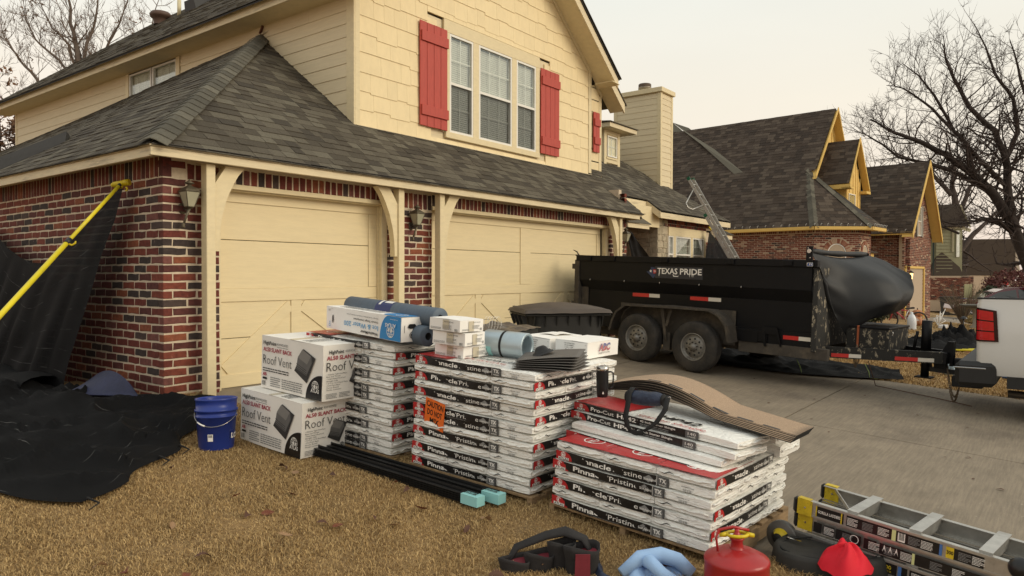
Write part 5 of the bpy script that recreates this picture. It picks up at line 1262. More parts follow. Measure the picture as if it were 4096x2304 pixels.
# wire loops on the bin-side edge
q = MB(M['ink_white'])
for k in range(5): q.tube([Vector((.955+.012*k, -3.33-.01*k, .78))+Vector((.03*math.cos(t)*(1+.1*k), -.01*k, .055+.055*math.sin(t))) for t in np.linspace(-1.2, 3.6, 12)], .0016, 4)
tag(q.obj('wire_ties'), 'loops of pale wire ties sticking up behind the film box', 'wire')
# ---------------------------------------------------------------- dump trailer (x forward to the hitch, -y towards the camera)
M['tr_black'] = mat('trailer_black_paint', (.0045, .0045, .0055), .5, n=(2.5, .3), b=(8, .12, .01), spec=.22, stains=((.022, .019, .016), 3.0, .60, .95))
M['tr_dusty'] = mat('trailer_dusty_steel', (.055, .047, .038), .8, n=(5, .35), stains=((.13, .105, .075), 4, .5, .75))
M['tr_mud'] = mat('trailer_mud_splashed', (.018, .017, .015), .75, n=(6, .3), stains=((.27, .23, .165), 15, .56, .61), stretch=(1, 1, .6))
M['tire'] = mat('tire_rubber', (.028, .026, .024), .85, n=(6, .3), b=(40, .4, .004), stains=((.085, .07, .055), 2.5, .45, .8))
M['rim'] = mat('steel_wheel_silver', (.23, .22, .20), .5, metal=.4, n=(14, .25), stains=((.09, .075, .06), 9, .5, .75))
M['refl_red'] = mat('reflector_red', (.55, .03, .025), .35); M['refl_white'] = mat('reflector_white', (.66, .62, .54), .4)
tu = Vector((-.12180, -.99197, -.03398)).normalized(); tw_ = Vector((-.00414, -.03373, .99942)); tey = tw_.cross(tu).normalized(); tw_ = tu.cross(tey)
TO = Vector((6.8046, -1.5956, .2311))
TM = Matrix(((tu.x, tey.x, tw_.x, TO.x), (tu.y, tey.y, tw_.y, TO.y), (tu.z, tey.z, tw_.z, TO.z), (0, 0, 0, 1)))
trl = empty('dump_trailer', mat=TM); tag(trl, 'black tandem axle dump trailer with high sides backed up to the garage', 'trailer')
BX0, BX1, Y0, Y1 = -1.43, 2.70, .25, 2.25
def side_panels(y, s, nm='side_panel'):
    """s=+1: near side; profile flares outward at the crease"""
    yo = y-s*.045
    q = MB(M['tr_black']); q.box(BX0+.04, min(yo, yo+s*.02), .885, BX1-.03, max(yo, yo+s*.02), 1.20); q.obj(nm, trl)
    q = MB(M['tr_black']); P_ = [(BX0+.04, yo, .885), (BX1-.03, yo, .885), (BX1-.03, yo+s*.02, .885), (BX0+.04, yo+s*.02, .885)]; B_ = [(BX0+.04, y+s*.04, .715), (BX1-.03, y+s*.04, .715), (BX1-.03, y+s*.06, .715), (BX0+.04, y+s*.06, .715)]
    q.hexa(B_+P_); q.obj(nm, trl)
    q = MB(M['tr_black']); q.box(BX0+.04, min(y+s*.04, y+s*.06), .30, BX1-.03, max(y+s*.04, y+s*.06), .714); q.obj(nm, trl)
    q = MB(M['tr_black']); q.box(BX0+.04, min(y+s*.02, y+s*.06), .10, BX1-.03, max(y+s*.02, y+s*.06), .298); q.obj(nm, trl)
    q = MB(M['tr_black']); q.box(BX0, min(yo-s*.025, yo+s*.075), 1.20, BX1+.05, max(yo-s*.025, yo+s*.075), 1.30, ch=.006); q.obj('top_rail', trl)
side_panels(Y0, 1); side_panels(Y1, -1)
for x in (-1.22, -.72, .30, 1.42, 2.28):
    q = MB(M['tr_black']); q.box(x, .155, 1.215, x+.13, .18, 1.29, ch=.004); q.obj('stake_pocket', trl)
for x in (-1.1, -.39, .29, .99, 1.67):
    q = MB(M['steel']); q.tube([(x, .196, .90), (x, .175, .90), (x, .168, .885), (x, .176, .865)], .005, 6); q.obj('tie_hook', trl)
q = MB(M['tr_black']); q.box(BX0, .24, .12, BX0+.05, 2.26, 1.2); q.obj('tailgate', trl)
q = MB(M['tr_dusty']); q.box(BX0-.03, .185, .42, BX0+.07, .27, 1.22, ch=.004); q.box(BX0+.0, .27, .12, BX0+.22, .285, .8); q.obj('rear_post', trl)
q = MB(M['tr_dusty']); q.box(BX0-.09, .19, 1.06, BX0-.03, .25, 1.15); q.box(BX0-.10, .2, .44, BX0-.03, .25, .50); q.tube([(BX0-.04, .22, 1.30), (BX0+.03, .22, 1.30), (BX0-.02, .22, 1.36), (BX0-.10, .22, 1.39)], [.015, .02, .012, .006], 6); q.obj('hinge', trl)
q = MB(M['tr_mud']); q.box(BX1-.03, .255, .10, BX1, 2.25, 1.20); q.obj('front_panel', trl)
q = MB(M['tr_mud']); q.hexa([(BX1-.005, .215, .05), (BX1+.045, .25, .05), (BX1+.045, .75, .05), (BX1-.005, .75, .05), (BX1-.005, .215, 1.2), (BX1+.045, .25, 1.2), (BX1+.045, .75, 1.2), (BX1-.005, .75, 1.2)]); q.obj('front_brace', trl)
q = MB(M['tr_black']); q.box(BX0+.05, .28, .10, BX1-.04, 2.2, .14); q.obj('bed_floor', trl)
# chassis
q = MB(M['tr_dusty']); q.box(-1.6, .50, -.06, 2.75, .58, .09, ch=.006); q.box(-1.6, 1.92, -.06, 2.75, 2.0, .09, ch=.006); q.box(-1.62, .27, .03, -1.55, 2.2, .09); q.obj('frame_rail', trl)
q = MB(M['tr_dusty']); q.box(1.62, .26, -.055, 2.90, .34, .10, ch=.004); q.obj('running_rail', trl)
q = MB(M['tr_black']); q.box(1.60, .245, .12, 2.05, .28, .28, ch=.004); q.box(1.66, .238, .10, 1.92, .2445, .26); q.obj('step_box', trl)
q = MB(M['tr_black']); q.box(1.98, .235, .24, 2.2, .25, .34); q.hexa([(2.02, .23, .06), (2.05, .23, .06), (2.05, .25, .06), (2.02, .25, .06), (1.98, .23, .28), (2.03, .23, .28), (2.03, .25, .28), (1.98, .25, .28)]); q.hexa([(2.25, .23, .08), (2.27, .23, .08), (2.27, .25, .08), (2.25, .25, .08), (2.17, .23, .33), (2.21, .23, .33), (2.21, .25, .33), (2.17, .25, .33)]); q.obj('side_bracket', trl)
# tongue
q = MB(M['tr_mud']); q.beam((2.5, .50, .03), (4.08, 1.10, .06), .09, .15); q.obj('tongue_beam', trl)
q = MB(M['tr_black']); q.beam((2.5, 2.00, .03), (4.08, 1.40, .06), .09, .15); q.obj('tongue_beam', trl)
q = MB(M['tr_black']); q.box(4.0, 1.05, -.02, 4.12, 1.45, .13, ch=.005); q.hexa([(4.02, 1.2, .12), (4.14, 1.2, .12), (4.14, 1.3, .12), (4.02, 1.3, .12), (4.09, 1.2, .27), (4.14, 1.2, .27), (4.14, 1.3, .27), (4.09, 1.3, .27)]); q.box(4.12, 1.19, -.05, 4.16, 1.31, .27); q.obj('coupler_plate', trl)
q = MB(M['tr_black']); q.box(4.16, 1.19, -.05, 4.33, 1.31, .06, ch=.02); q.tube([(4.30, 1.25, .02), (4.37, 1.25, .03)], .05, 10); q.obj('coupler', trl)
q = MB(M['tr_black']); q.tube([(3.84, 1.18, .10), (3.84, 1.18, .53)], .062, 16, sm=True); q.tube([(3.84, 1.18, .13), (3.84, 1.18, -.22)], .050, 14); q.box(3.74, 1.08, -.235, 3.94, 1.28, -.22); q.obj('jack', trl)
q = MB(M['tr_black']); q.tube([(3.70, 1.15, .12), (3.72, 1.15, .26), (3.74, 1.15, .38)], .02, 8); q.box(3.95, 1.15, -.09, 4.10, 1.22, -.03); q.obj('hydraulic_hose', trl)
q = MB(M['tr_mud']); q.box(2.93, .82, .085, 3.48, 1.68, .385, ch=.006); q.obj('tool_box', trl)
q = MB(M['tr_black']); q.box(2.92, .81, .3855, 3.49, 1.69, .415, ch=.006); q.obj('tool_box_lid', trl)
q = MB(M['steel']); q.tube([(3.481, .95, .36), (3.495, .95, .34), (3.49, .95, .30), (3.481, .95, .31)], .007, 6); q.obj('latch', trl)
q = MB(mat('orange_strap', (.33, .09, .035), .8, n=(20, .2))); q.hexa([(3.08, .800, .12), (3.105, .800, .12), (3.105, .808, .12), (3.08, .808, .12), (3.08, .800, .42), (3.105, .800, .42), (3.105, .82, .42), (3.08, .82, .42)]); q.obj('tie_strap', trl)
q = MB(mat('frayed_rope', (.16, .12, .08), .95, n=(30, .3)))
for k in range(14): a = rnd.uniform(-.05, .05); q.tube([(3.09, .80, .16), (3.09+a*.7, .79, .05), (3.09+a, .785, -.02+rnd.uniform(-.05, .05)), (3.09+a*.5, .79, -.12+rnd.uniform(-.05, .05))], .0035, 4)
q.obj('rope_tassel', trl)
# reflective tape
def tape(x0, xm, x1, z0, z1, y=.288, m1='refl_red', m2='refl_white'):
    q = MB(M[m1]); q.box(x0, y-.0015, z0, xm, y, z1); q.obj('reflector_red', trl); q = MB(M[m2]); q.box(xm, y-.0015, z0, x1, y, z1); q.obj('reflector_white', trl)
tape(-.29, .03, .23, .645, .702); tape(.78, 1.09, 1.30, .645, .702); tape(-1.13, -1.03, -.83, .34, .39, .268); tape(2.28, 2.50, 2.69, .185, .24, .268)
def beam_tape(t0, tm, t1, a=(2.5, .50, .03), b=(4.08, 1.10, .06)):
    a = Vector(a); b = Vector(b); n = Vector((b.y-a.y, -(b.x-a.x), 0)).normalized(); off = n*.047
    for s, e, m in ((t0, tm, 'refl_red'), (tm, t1, 'refl_white')):
        p0 = a.lerp(b, s)+off; p1 = a.lerp(b, e)+off; q = MB(M[m]); q.hexa([p0+Vector((0, 0, -.06)), p1+Vector((0, 0, -.06)), p1+Vector((0, 0, -.06))-n*.001, p0+Vector((0, 0, -.06))-n*.001, p0+Vector((0, 0, -.01)), p1+Vector((0, 0, -.01)), p1+Vector((0, 0, -.01))-n*.001, p0+Vector((0, 0, -.01))-n*.001]); q.obj('reflector', trl)
beam_tape(.20, .33, .42); beam_tape(.66, .82, .93)
# fender over both wheels
prof = [(-.55, .08), (-.50, .25), (-.42, .40), (-.25, .515), (.55, .545), (1.28, .53), (1.44, .46), (1.56, .32), (1.61, .08)]
q = MB(M['tr_dusty'])
for (a, b) in zip(prof, prof[1:]):
    d = Vector((b[0]-a[0], 0, b[1]-a[1])).normalized(); n = Vector((d.z, 0, -d.x))*.004
    A, B = Vector((a[0], -.005, a[1])), Vector((b[0], -.005, b[1])); q.hexa([A, B, B+Vector((0, .255, 0)), A+Vector((0, .255, 0)), A-n, B-n, B-n+Vector((0, .255, 0)), A-n+Vector((0, .255, 0))])
for (a, b) in zip(prof, prof[1:]):
    A, B = Vector((a[0], -.010, a[1])), Vector((b[0], -.010, b[1])); cx_ = Vector((.53, -.010, .1)); ia = A+(cx_-A).normalized()*.035; ib = B+(cx_-B).normalized()*.035
    q.hexa([A, B, B+Vector((0, .006, 0)), A+Vector((0, .006, 0)), ia, ib, ib+Vector((0, .006, 0)), ia+Vector((0, .006, 0))])
q.obj('fender', trl)
q = MB(M['tr_dusty']); q.box(-.50, .262, .02, 1.56, .27, .53); q.hexa([(.46, .10, .02), (.50, .10, .02), (.50, .12, .02), (.46, .12, .02), (.36, .10, .53), (.42, .10, .53), (.42, .12, .53), (.36, .12, .53)]); q.hexa([(.46, .10, .22), (.50, .10, .22), (.50, .12, .22), (.46, .12, .22), (.54, .10, .53), (.60, .10, .53), (.60, .12, .53), (.54, .12, .53)]); q.box(.42, .13, -.15, .54, .2, .12); q.obj('fender_brace', trl)
def wheel(x, z, far=False, name='wheel', parent=trl, r_=.385, rr=.205, w=.21, y=0.0, holes=9, rimm=None):
    W_ = empty(name, (x, y, z), parent=parent)
    T = Matrix.Rotation(R(90), 4, 'X')   # axis along y, outer face at -y
    T = Matrix.Rotation(R(90), 4, 'X') if not far else Matrix.Rotation(R(-90), 4, 'X')
    q = MB(M['tire']); o_ = -w/1.0
    q.lathe([(rr*1.0, -.012), (rr*1.05, -.004), (r_*.72, -.001), (r_*.90, -.004), (r_*.955, -.016), (r_*.99, -.035), (r_, -.05), (r_*.992, -.052), (r_*.992, -.062), (r_, -.064), (r_, -.10), (r_*.992, -.102), (r_*.992, -.112), (r_, -.114), (r_, -.15), (r_*.99, -w+.035), (r_*.93, -w+.01), (rr*1.05, -w), (rr, -w+.01)], 48, T=T); q.obj('tyre', W_)
    q = MB(rimm or M['rim']); q.lathe([(rr*1.02, -.006), (rr*1.0, -.001), (rr*.95, -.006), (rr*.93, -.03), (rr*.88, -.05), (rr*.80, -.052), (rr*.74, -.034), (rr*.45, -.022), (rr*.40, -.022), (.052, -.030), (.052, .004), (.040, .012), (.03, .035), (0, .037)], 40, T=T); q.obj('rim', W_)
    q = MB(M['dark'])
    for k in range(holes):
        a = 2*math.pi*k/holes; q.lathe([(0, .0), (.014, .0)], 10, T=T @ Matrix.Translation((rr*.60*math.cos(a), rr*.60*math.sin(a), -.0245)) @ Matrix.Scale(1.15, 4))
    q.obj('hand_hole', W_)
    q = MB(M['tr_dusty'])
    for k in range(8): a = 2*math.pi*k/8+.2; q.tube([T @ Vector((.068*math.cos(a), .068*math.sin(a), -.025)), T @ Vector((.068*math.cos(a), .068*math.sin(a), .002))], .010, 6)
    q.obj('lug_nut', W_)
    return W_
wheel(0, 0); wheel(1.02, -.04); wheel(0, 0, far=True, y=2.50); wheel(1.02, -.04, far=True, y=2.50)
q = MB(M['tr_dusty']); q.tube([(0, .2, -.01), (0, 2.3, -.01)], .045, 8); q.tube([(1.02, .2, -.05), (1.02, 2.3, -.05)], .045, 8); q.box(-.3, .3, -.1, 1.3, .36, -.03); q.obj('axle', trl)
# maker's sign on the side
p = Print(PM+[mat('sign_backing', (.028, .028, .034), .5), mat('sign_navy', (.03, .045, .10), .5)])
p.rect(.18, .965, 1.03, 1.150, 11, 1); p.poly([(.02, 1.06), (.10, 1.07), (.10, 1.135), (.17, 1.13), (.20, 1.02), (.15, .955), (.10, 1.0)], 12, 1)
p.poly([(.10+.028*math.cos(R(90+k*36))*(1 if k % 2 == 0 else .42), 1.07+.028*math.sin(R(90+k*36))*(1 if k % 2 == 0 else .42)) for k in range(10)], WHT, 2); p.poly([(.145, 1.10), (.20, 1.095), (.205, 1.05), (.18, 1.03), (.15, 1.035)], RED, 2); p.text('TP', .155, 1.05, .03, WHT, 3, w=.04, bold=.02)
p.text('TEXAS', .225, 1.035, .090, WHT, 2, w=.365, bold=.018); p.text('PRIDE', .635, 1.035, .090, WHT, 2, w=.375, bold=.018); p.poly([(.50, 1.035), (.53, 1.01), (.60, 1.005), (.62, 1.02), (.60, .995), (.52, .998)], WHT, 2)
for x in (.25, .255, .80, .84, .86): p.poly([(x, 1.037), (x+.012, 1.037), (x+.006, .99)], WHT, 2)
p.obj('maker_sign', trl, mat=Matrix.Translation((0, .202, 0)))
# tarp roller and bunched mesh tarp on the nose
q = MB(M['tr_black']); q.box(2.60, .15, 1.22, 2.69, .17, 1.485, ch=.004); q.obj('roller_bracket', trl); q = MB(M['tr_black']); q.box(2.60, 2.30, 1.22, 2.69, 2.32, 1.44, ch=.004); q.tube([(2.5, 2.34, 1.30), (2.92, 2.34, 1.26)], .015, 6); q.obj('roller_bracket', trl)
q = MB(M['steel']); 
for (x, z) in ((2.63, 1.46), (2.66, 1.33), (2.625, 1.245), (2.665, 1.245)): q.tube([(x, .148, z), (x, .142, z)], .008, 8)
q.tube([(2.645, .149, 1.42), (2.645, .135, 1.42)], .028, 14); q.obj('bolt', trl)
M['vinyl'] = mat('tarp_black_mesh', (.009, .0095, .0105), .55, n=(5, .25), b=(300, .25, .002), spec=.3)
q = MB(M['vinyl']); q.tube([(2.64, .16+i*.27, 1.415-.012*math.sin(i*.45)) for i in range(9)], [.040+.006*math.sin(i*2.1) for i in range(9)], 14); q.obj('tarp_roll', trl)
q = MB(M['vinyl'], smooth=True)
def drape(a, b):
    # a across the trailer, b from the roller down: a slack pocket that rests on the tool box
    ss = lambda t: max(0, min(1, t))**2*(3-2*max(0, min(1, t)))
    zb = float(np.interp(a, [0, .15, .28, .45, .85, 1], [.95, .45, .24, .44, .50, .85])); B = .05+.62*ss((a-.08)/.55)-.12*ss((a-.85)/.15)
    x = 2.665+B*math.sin(min(1, b*1.02)*math.pi)**.75*(.75+.45*b)+(.10+.30*ss(a/.5))*b*b
    y = .17+a*2.12; y = 1.0+(y-1.0)*(1-.42*b*b); z = 1.405-(1.405-zb)*b-.06*math.sin(a*math.pi)*(1-b)
    f = .060*math.sin(a*13+b*4)*b*(1.1-b)+.040*math.sin(a*8-b*12)*b*(1-b*.6)+.035*noise.noise(Vector((a*5, b*6, 2)))*b
    return Vector((x+f, y, z+.035*math.sin(b*13+a*7)*b*(1-b)*2))
q.grid(drape, 56, 40); so = q.obj('bunched_tarp', trl); solid(so, .004)
p = Print(PM+[mat('sticker_blue', (.03, .07, .25), .5)]); p.rect(2.60, 1.215, 2.68, 1.262, WHT, 1); p.rect(2.604, 1.219, 2.676, 1.258, 11, 2); p.rect(2.63, 1.228, 2.638, 1.25, WHT, 3); p.rect(2.655, 1.228, 2.663, 1.25, WHT, 3); p.obj('sticker', trl, mat=Matrix.Translation((.02, .148, 0)))
# ---------------------------------------------------------------- white pickup
M['white_paint'] = mat('truck_white_paint', (.66, .655, .63), .3, coat=.4, n=(2, .03)); M['chrome'] = mat('chrome', (.5, .5, .5), .12, metal=1); M['black_plastic'] = mat('bumper_black_plastic', (.018, .018, .018), .5, n=(8, .2))
M['tail_red'] = mat('tail_lamp_red', (.50, .010, .015), .12, coat=.6); M['tail_dark'] = mat('tail_lamp_smoke', (.03, .006, .006), .15)
trk = empty('pickup_truck', (6.62, -6.20, -.45)); tag(trk, 'white pickup truck hitched to the dump trailer, seen from its rear corner', 'truck')
# local: x across (0 = near side, + away), y: 0 = tailgate, negative = forward, z up from road
def side_sec(x, y):  # bed side profile in z for a given y
    return [(x+.05, .50), (x+.012, .60), (x, .78), (x-.012, .98), (x+.004, 1.16), (x+.030, 1.30), (x+.035, 1.372)]
q = MB(M['white_paint'], smooth=True); ys = [0.0, -.015, -.05, -.2, -.6, -1.0, -2.0, -3.4]; off = [.06, .015, .0, 0, 0, 0, 0, 0]
V = []; n_ = 7
for y_, o_ in zip(ys, off):
    for (x_, z_) in side_sec(0, y_): V.append((x_+o_, y_, z_+.03*(z_ > 1)))
q.add(V, [(i*n_+j, i*n_+j+1, (i+1)*n_+j+1, (i+1)*n_+j) for i in range(len(ys)-1) for j in range(n_-1)])
q.obj('bed_side', trk)
q = MB(M['white_paint']); q.box(.06, -.03, .52, 1.97, .005, 1.36, ch=.02); q.box(1.985, -3.4, .5, 2.02, .0, 1.372); q.obj('tailgate', trk)
q = MB(M['black_plastic']); q.box(.03, -3.4, 1.402, .10, .005, 1.422, ch=.006); q.box(.10, -.05, 1.361, 1.93, .004, 1.385, ch=.006); q.obj('bed_rail_cap', trk)
q = MB(M['tail_dark'], smooth=False)
def lampf(a, b, o_, d=.0): # a along y, b height
    y = .006-a*.225; cur = .055*max(0, 1-a*4.2)**2; return Vector((-.026+cur-d, y*(1-.10*b), .905+b*.40-a*.0-.035*a*b))
for b in (0,): q.grid(lambda a, c: lampf(a, c, 0), 16, 6, sm=True)
q.box(.03, .0, .91, .13, .012, 1.29); q.obj('tail_lamp', trk)
for (z0, z1, m_) in ((.05, .30, 'tail_red'), (.34, .62, 'tail_red'), (.66, .94, 'tail_red')):
    q = MB(M[m_], smooth=True); q.grid(lambda a, c: lampf(.02+a*.80, z0+(z1-z0)*c, 0, .010), 14, 3); q.obj('red_lens', trk)
    q = MB(M['tail_red'], smooth=False); q.grid(lambda a, c: lampf(.18+a*.38, z0+(z1-z0)*(.25+.5*c), 0, .016), 6, 2); q.obj('lens_bar', trk)
q = MB(M['black_plastic']); q.box(-.03, -.20, .36, 2.05, .22, .66, ch=.05); q.obj('bumper', trk)
q = MB(M['chrome']); q.box(-.034, -.10, .572, .5, .224, .590, ch=.004); q.obj('bumper_trim', trk)
q = MB(M['black_plastic']); q.box(.9, .0, .22, 1.05, .35, .36, ch=.01); q.beam((1.0, .30, .40), (.95, .62, .43), .07, .06); q.tube([(.95, .60, .44), (.95, .60, .52)], .02, 10); q.lathe([(0, .62), (.02, .61), (.027, .58), (.02, .55), (.012, .54)], 14, T=Matrix.Translation((.95, .60, .0))); q.box(.04, -3.4, .36, 1.95, -.3, .50); q.obj('hitch_receiver', trk)
q = MB(mat('exhaust_steel', (.16, .14, .12), .4, metal=.8)); q.tube([(.30, -.3, .27), (.25, -1.2, .24), (.25, -2.2, .24)], .045, 12); q.obj('exhaust_pipe', trk)
q = MB(mat('rear_spring', (.03, .028, .025), .8)); q.tube([(.2, -2.6, .3), (1.85, -2.6, .3)], .07, 10); q.obj('rear_axle', trk)
# safety chains
M['chain'] = mat('rusty_chain', (.16, .12, .08), .55, metal=.7, n=(40, .4))
ch = empty('safety_chain', (0, 0, 0)); tag(ch, 'rusty safety chain sagging between trailer tongue and truck hitch', 'chain')
cA = TM @ Vector((4.10, 1.18, -.05)); cB = Vector((6.62+.25, -6.2+.20, -.45+.30))
lk = MB(M['chain']); pr = [(.011, -.011), (.011, .011)]
seg = [(.018*math.cos(t), .010*math.sin(t)) for t in np.linspace(0, 2*math.pi, 9)]
lk.tube([Vector((1.2*a, b, 0)) for a, b in seg], .0042, 5, cap=False); lkm = lk.mesh('link')
for ci, (sag, n_l) in enumerate(((.30, 34), (.24, 30))):
    for i in range(n_l):
        t = (i+.5)/n_l; p_ = cA.lerp(cB, t)+Vector((0, 0, -sag*4*t*(1-t)+.0))+Vector((.03*ci, 0, 0)); t2 = t+.01; d = (cB-cA)*.01+Vector((0, 0, -sag*4*(t2*(1-t2)-t*(1-t))))
        m_ = d.to_track_quat('X', 'Z').to_matrix().to_4x4(); m_.translation = p_; o = link_mesh('link', lkm, ch); o.matrix_local = m_ @ Matrix.Rotation(R(90*(i % 2)+rnd.uniform(-15, 15)), 4, 'X')

# ---------------------------------------------------------------- wheeled trash bin
M['bin'] = mat('bin_plastic', (.020, .020, .019), .5, n=(6, .15), b=(60, .2, .003)); M['bin_lid'] = mat('bin_lid_faded', (.075, .058, .045), .6, n=(3, .25), b=(60, .3, .003), stains=((.03, .025, .022), 1.5, .45, .7))
bn_ = empty('trash_bin', (3.90, -2.05, gz(4, -2.0)), R(-40)); tag(bn_, 'large black wheeled trash bin with faded lid behind the shingle stacks', 'trash bin')
def binshell(a, b):
    th = 2*math.pi*a; w = .30+.055*b; d = .33+.09*b; e_ = 5
    c, s = math.cos(th), math.sin(th); k = (abs(c)**e_+abs(s)**e_)**(-1/e_); return Vector((w*c*k*1.38, d*s*k, .06+.90*b))
q = MB(M['bin'], smooth=True); q.grid(binshell, 64, 4); q.obj('body', bn_)
q = MB(M['bin'])
for k, (a, b) in enumerate(((.93, .955), (.955, .99))):
    pts = [(1.38*(.30+.055*a+.03)*x_, (.33+.09*a+.03)*y_, 0) for x_, y_ in ((-1, -1), (1, -1), (1, 1), (-1, 1))]
    w_, d_ = pts[1][0], pts[2][1]; q.box(-w_, -d_, a, w_, d_, b, ch=.01)
for x in (-.42, -.28, -.14, 0, .14, .28, .42): q.hexa([(x, -.40, .80), (x+.012, -.40, .80), (x+.012, -.37, .80), (x, -.37, .80), (x, -.455, .93), (x+.012, -.455, .93), (x+.012, -.37, .93), (x, -.37, .93)])
for y in (-.30, -.1, .1, .3): q.hexa([(-.50, y, .80), (-.47, y, .80), (-.47, y+.012, .80), (-.50, y+.012, .80), (-.545, y, .93), (-.47, y, .93), (-.47, y+.012, .93), (-.545, y+.012, .93)])
q.obj('rim_flange', bn_)
q = MB(M['bin_lid'], smooth=True)
def lid(a, b):
    x = -.545+1.09*a; y = -.475+.95*b; z = .995+.10*math.sin(math.pi*a)**.6*math.sin(math.pi*min(1, b*1.0))**.5*(.6+.4*b)+.006*noise.noise(Vector((x*5, y*5, 0))); 
    if min(a, 1-a) < .02 or min(b, 1-b) < .02: z -= .03
    return Vector((x, y, z))
q.grid(lid, 40, 30); q.obj('lid', bn_)
q = MB(M['bin']); q.tube([(-.46, .515, 1.0), (.46, .515, 1.0)], .018, 10)
for x in (-.45, -.15, .15, .45): q.beam((x, .44, .99), (x, .515, 1.0), .03, .04)
q.obj('handle', bn_)
q = MB(M['tire']); 
for s_ in (-1, 1): q.lathe([(0, 0), (.12, 0), (.13, .02), (.13, .05), (0, .05)], 20, T=Matrix.Translation((s_*.43, .36, .13)) @ Matrix.Rotation(R(90)*s_, 4, 'Y'))
q.obj('wheel', bn_)

# ---------------------------------------------------------------- blue bucket
M['blue_plastic'] = mat('bucket_blue', (.018, .040, .235), .35, n=(6, .1), b=(30, .1, .003)); 
bu = empty('bucket', (-.415, -1.66, gz(-.4, -1.66)-.005)); bu.rotation_euler = (R(-3), R(2), 0); tag(bu, 'empty blue plastic bucket with a wire handle, standing beside the vent boxes', 'bucket')
q = MB(M['blue_plastic']); q.lathe([(0, .004), (.128, .0), (.131, .006), (.150, .255), (.158, .256), (.158, .268), (.151, .27), (.152, .30), (.163, .301), (.163, .318), (.153, .32), (.1545, .385), (.160, .39), (.160, .402), (.153, .404), (.148, .39), (.128, .012), (0, .012)], 44); q.obj('shell', bu)
q = MB(M['steel']); hp = [Vector((.163*math.cos(t), .163*math.sin(t)*.98, .30-.11*math.sin((t-R(140))/R(180)*math.pi))) for t in np.linspace(R(140), R(320), 22)]; q.tube(hp, .0022, 5); q.obj('wire_handle', bu)
q = MB(M['ink_white']); q.tube([hp[5]*1.005, hp[6]*1.005, hp[7]*1.005, hp[8]*1.005], .006, 8); q.obj('grip', bu)
p = Print(PM)
p.poly([(0, 0), (.26, 0), (.26, .075), (.225, .075), (.13, .105), (.035, .075), (0, .075)], WHT, 1); p.poly([(.006, .006), (.254, .006), (.254, .069), (.225, .069), (.13, .098), (.037, .069), (.006, .069)], 11, 2); p.mats = PM+[M['blue_plastic']]
p.text("LOWE'S", .018, .014, .040, WHT, 3, w=.225, bold=.03); p.rect(-.17, .0, -.13, .055, WHT, 1) ; p.barcode(-.165, .03, .03, .02, DRK); p.poly([(-.42, .005), (-.30, .005), (-.30, .09), (-.35, .10), (-.42, .08)], WHT, 1)
def wrapb(v, a0=R(-78)):
    r_ = .1325+.0195*((v[2]+.07)/.255)+(-v[1])+.0012; a = a0+v[0]/.142; return (r_*math.cos(a), r_*math.sin(a), v[2]+.075)
p.obj('store_logo', bu, warp=wrapb)

# ---------------------------------------------------------------- black mesh tarps at the left
def mesh_mat(name, op, col=(.005, .005, .0055)):
    m = mat(name, col, .8, n=(3, .35), b=(260, .5, .003), spec=.12); nt = m.node_tree; p = nt.nodes['Principled BSDF']; p.inputs['Alpha'].default_value = op
    tc = node(nt, 'ShaderNodeTexCoord'); mp = node(nt, 'ShaderNodeMapping'); mp.inputs['Rotation'].default_value = (.0, .0, .12); nt.links.new(tc.outputs['UV'], mp.inputs[0])
    wv = node(nt, 'ShaderNodeTexWave'); wv.bands_direction = 'Y'; wv.inputs['Scale'].default_value = 1.0; wv.inputs['Distortion'].default_value = 1.2; wv.inputs['Detail'].default_value = 3; wv.inputs['Detail Scale'].default_value = .6; nt.links.new(mp.outputs[0], wv.inputs['Vector'])
    r = node(nt, 'ShaderNodeMapRange'); r.inputs[1].default_value = .9993; r.inputs[2].default_value = .99995; nt.links.new(wv.outputs[0], r.inputs[0])
    nz = node(nt, 'ShaderNodeTexNoise'); nz.inputs['Scale'].default_value = 2.2; nt.links.new(tc.outputs['UV'], nz.inputs['Vector']); r2 = node(nt, 'ShaderNodeMapRange'); r2.inputs[1].default_value = .50; r2.inputs[2].default_value = .62; nt.links.new(nz.outputs[0], r2.inputs[0])
    ml = node(nt, 'ShaderNodeMath', operation='MULTIPLY'); nt.links.new(r.outputs[0], ml.inputs[0]); nt.links.new(r2.outputs[0], ml.inputs[1])
    mx = node(nt, 'ShaderNodeMixRGB'); nt.links.new(ml.outputs[0], mx.inputs[0]); old = p.inputs['Base Color'].links[0].from_socket; nt.links.new(old, mx.inputs[1]); mx.inputs[2].default_value = (.16, .16, .155, 1); nt.links.new(mx.outputs[0], p.inputs['Base Color']); return m
M['mesh_tarp'] = mesh_mat('debris_mesh', .955); M['mesh_solid'] = mesh_mat('debris_mesh_doubled', 1.0)
def uvgrid(name, fn, nu, nv, m, su, sv, parent=None):
    mb = MB(m, smooth=True); mb.grid(fn, nu, nv); me = mb.mesh(name); uv = me.uv_layers.new(name='UVMap'); co = [(i/nu*su, j/nv*sv) for j in range(nv+1) for i in range(nu+1)]
    dat = [c for l in me.loops for c in co[l.vertex_index]]; uv.data.foreach_set('uv', dat); return link_mesh(name, me, parent)
tp = empty('catch_tarp', (-.3, 1.2, 0)); tag(tp, 'black debris mesh tarp hung from a yellow pole and spread over the lawn', 'tarp'); inv = Vector((.3, -1.2, 0))
def lerpl(L, t):
    t = max(0, min(.99999, t))*(len(L)-1); i = int(t); f = t-i; return tuple(a+(b-a)*f for a, b in zip(L[i], L[i+1]))
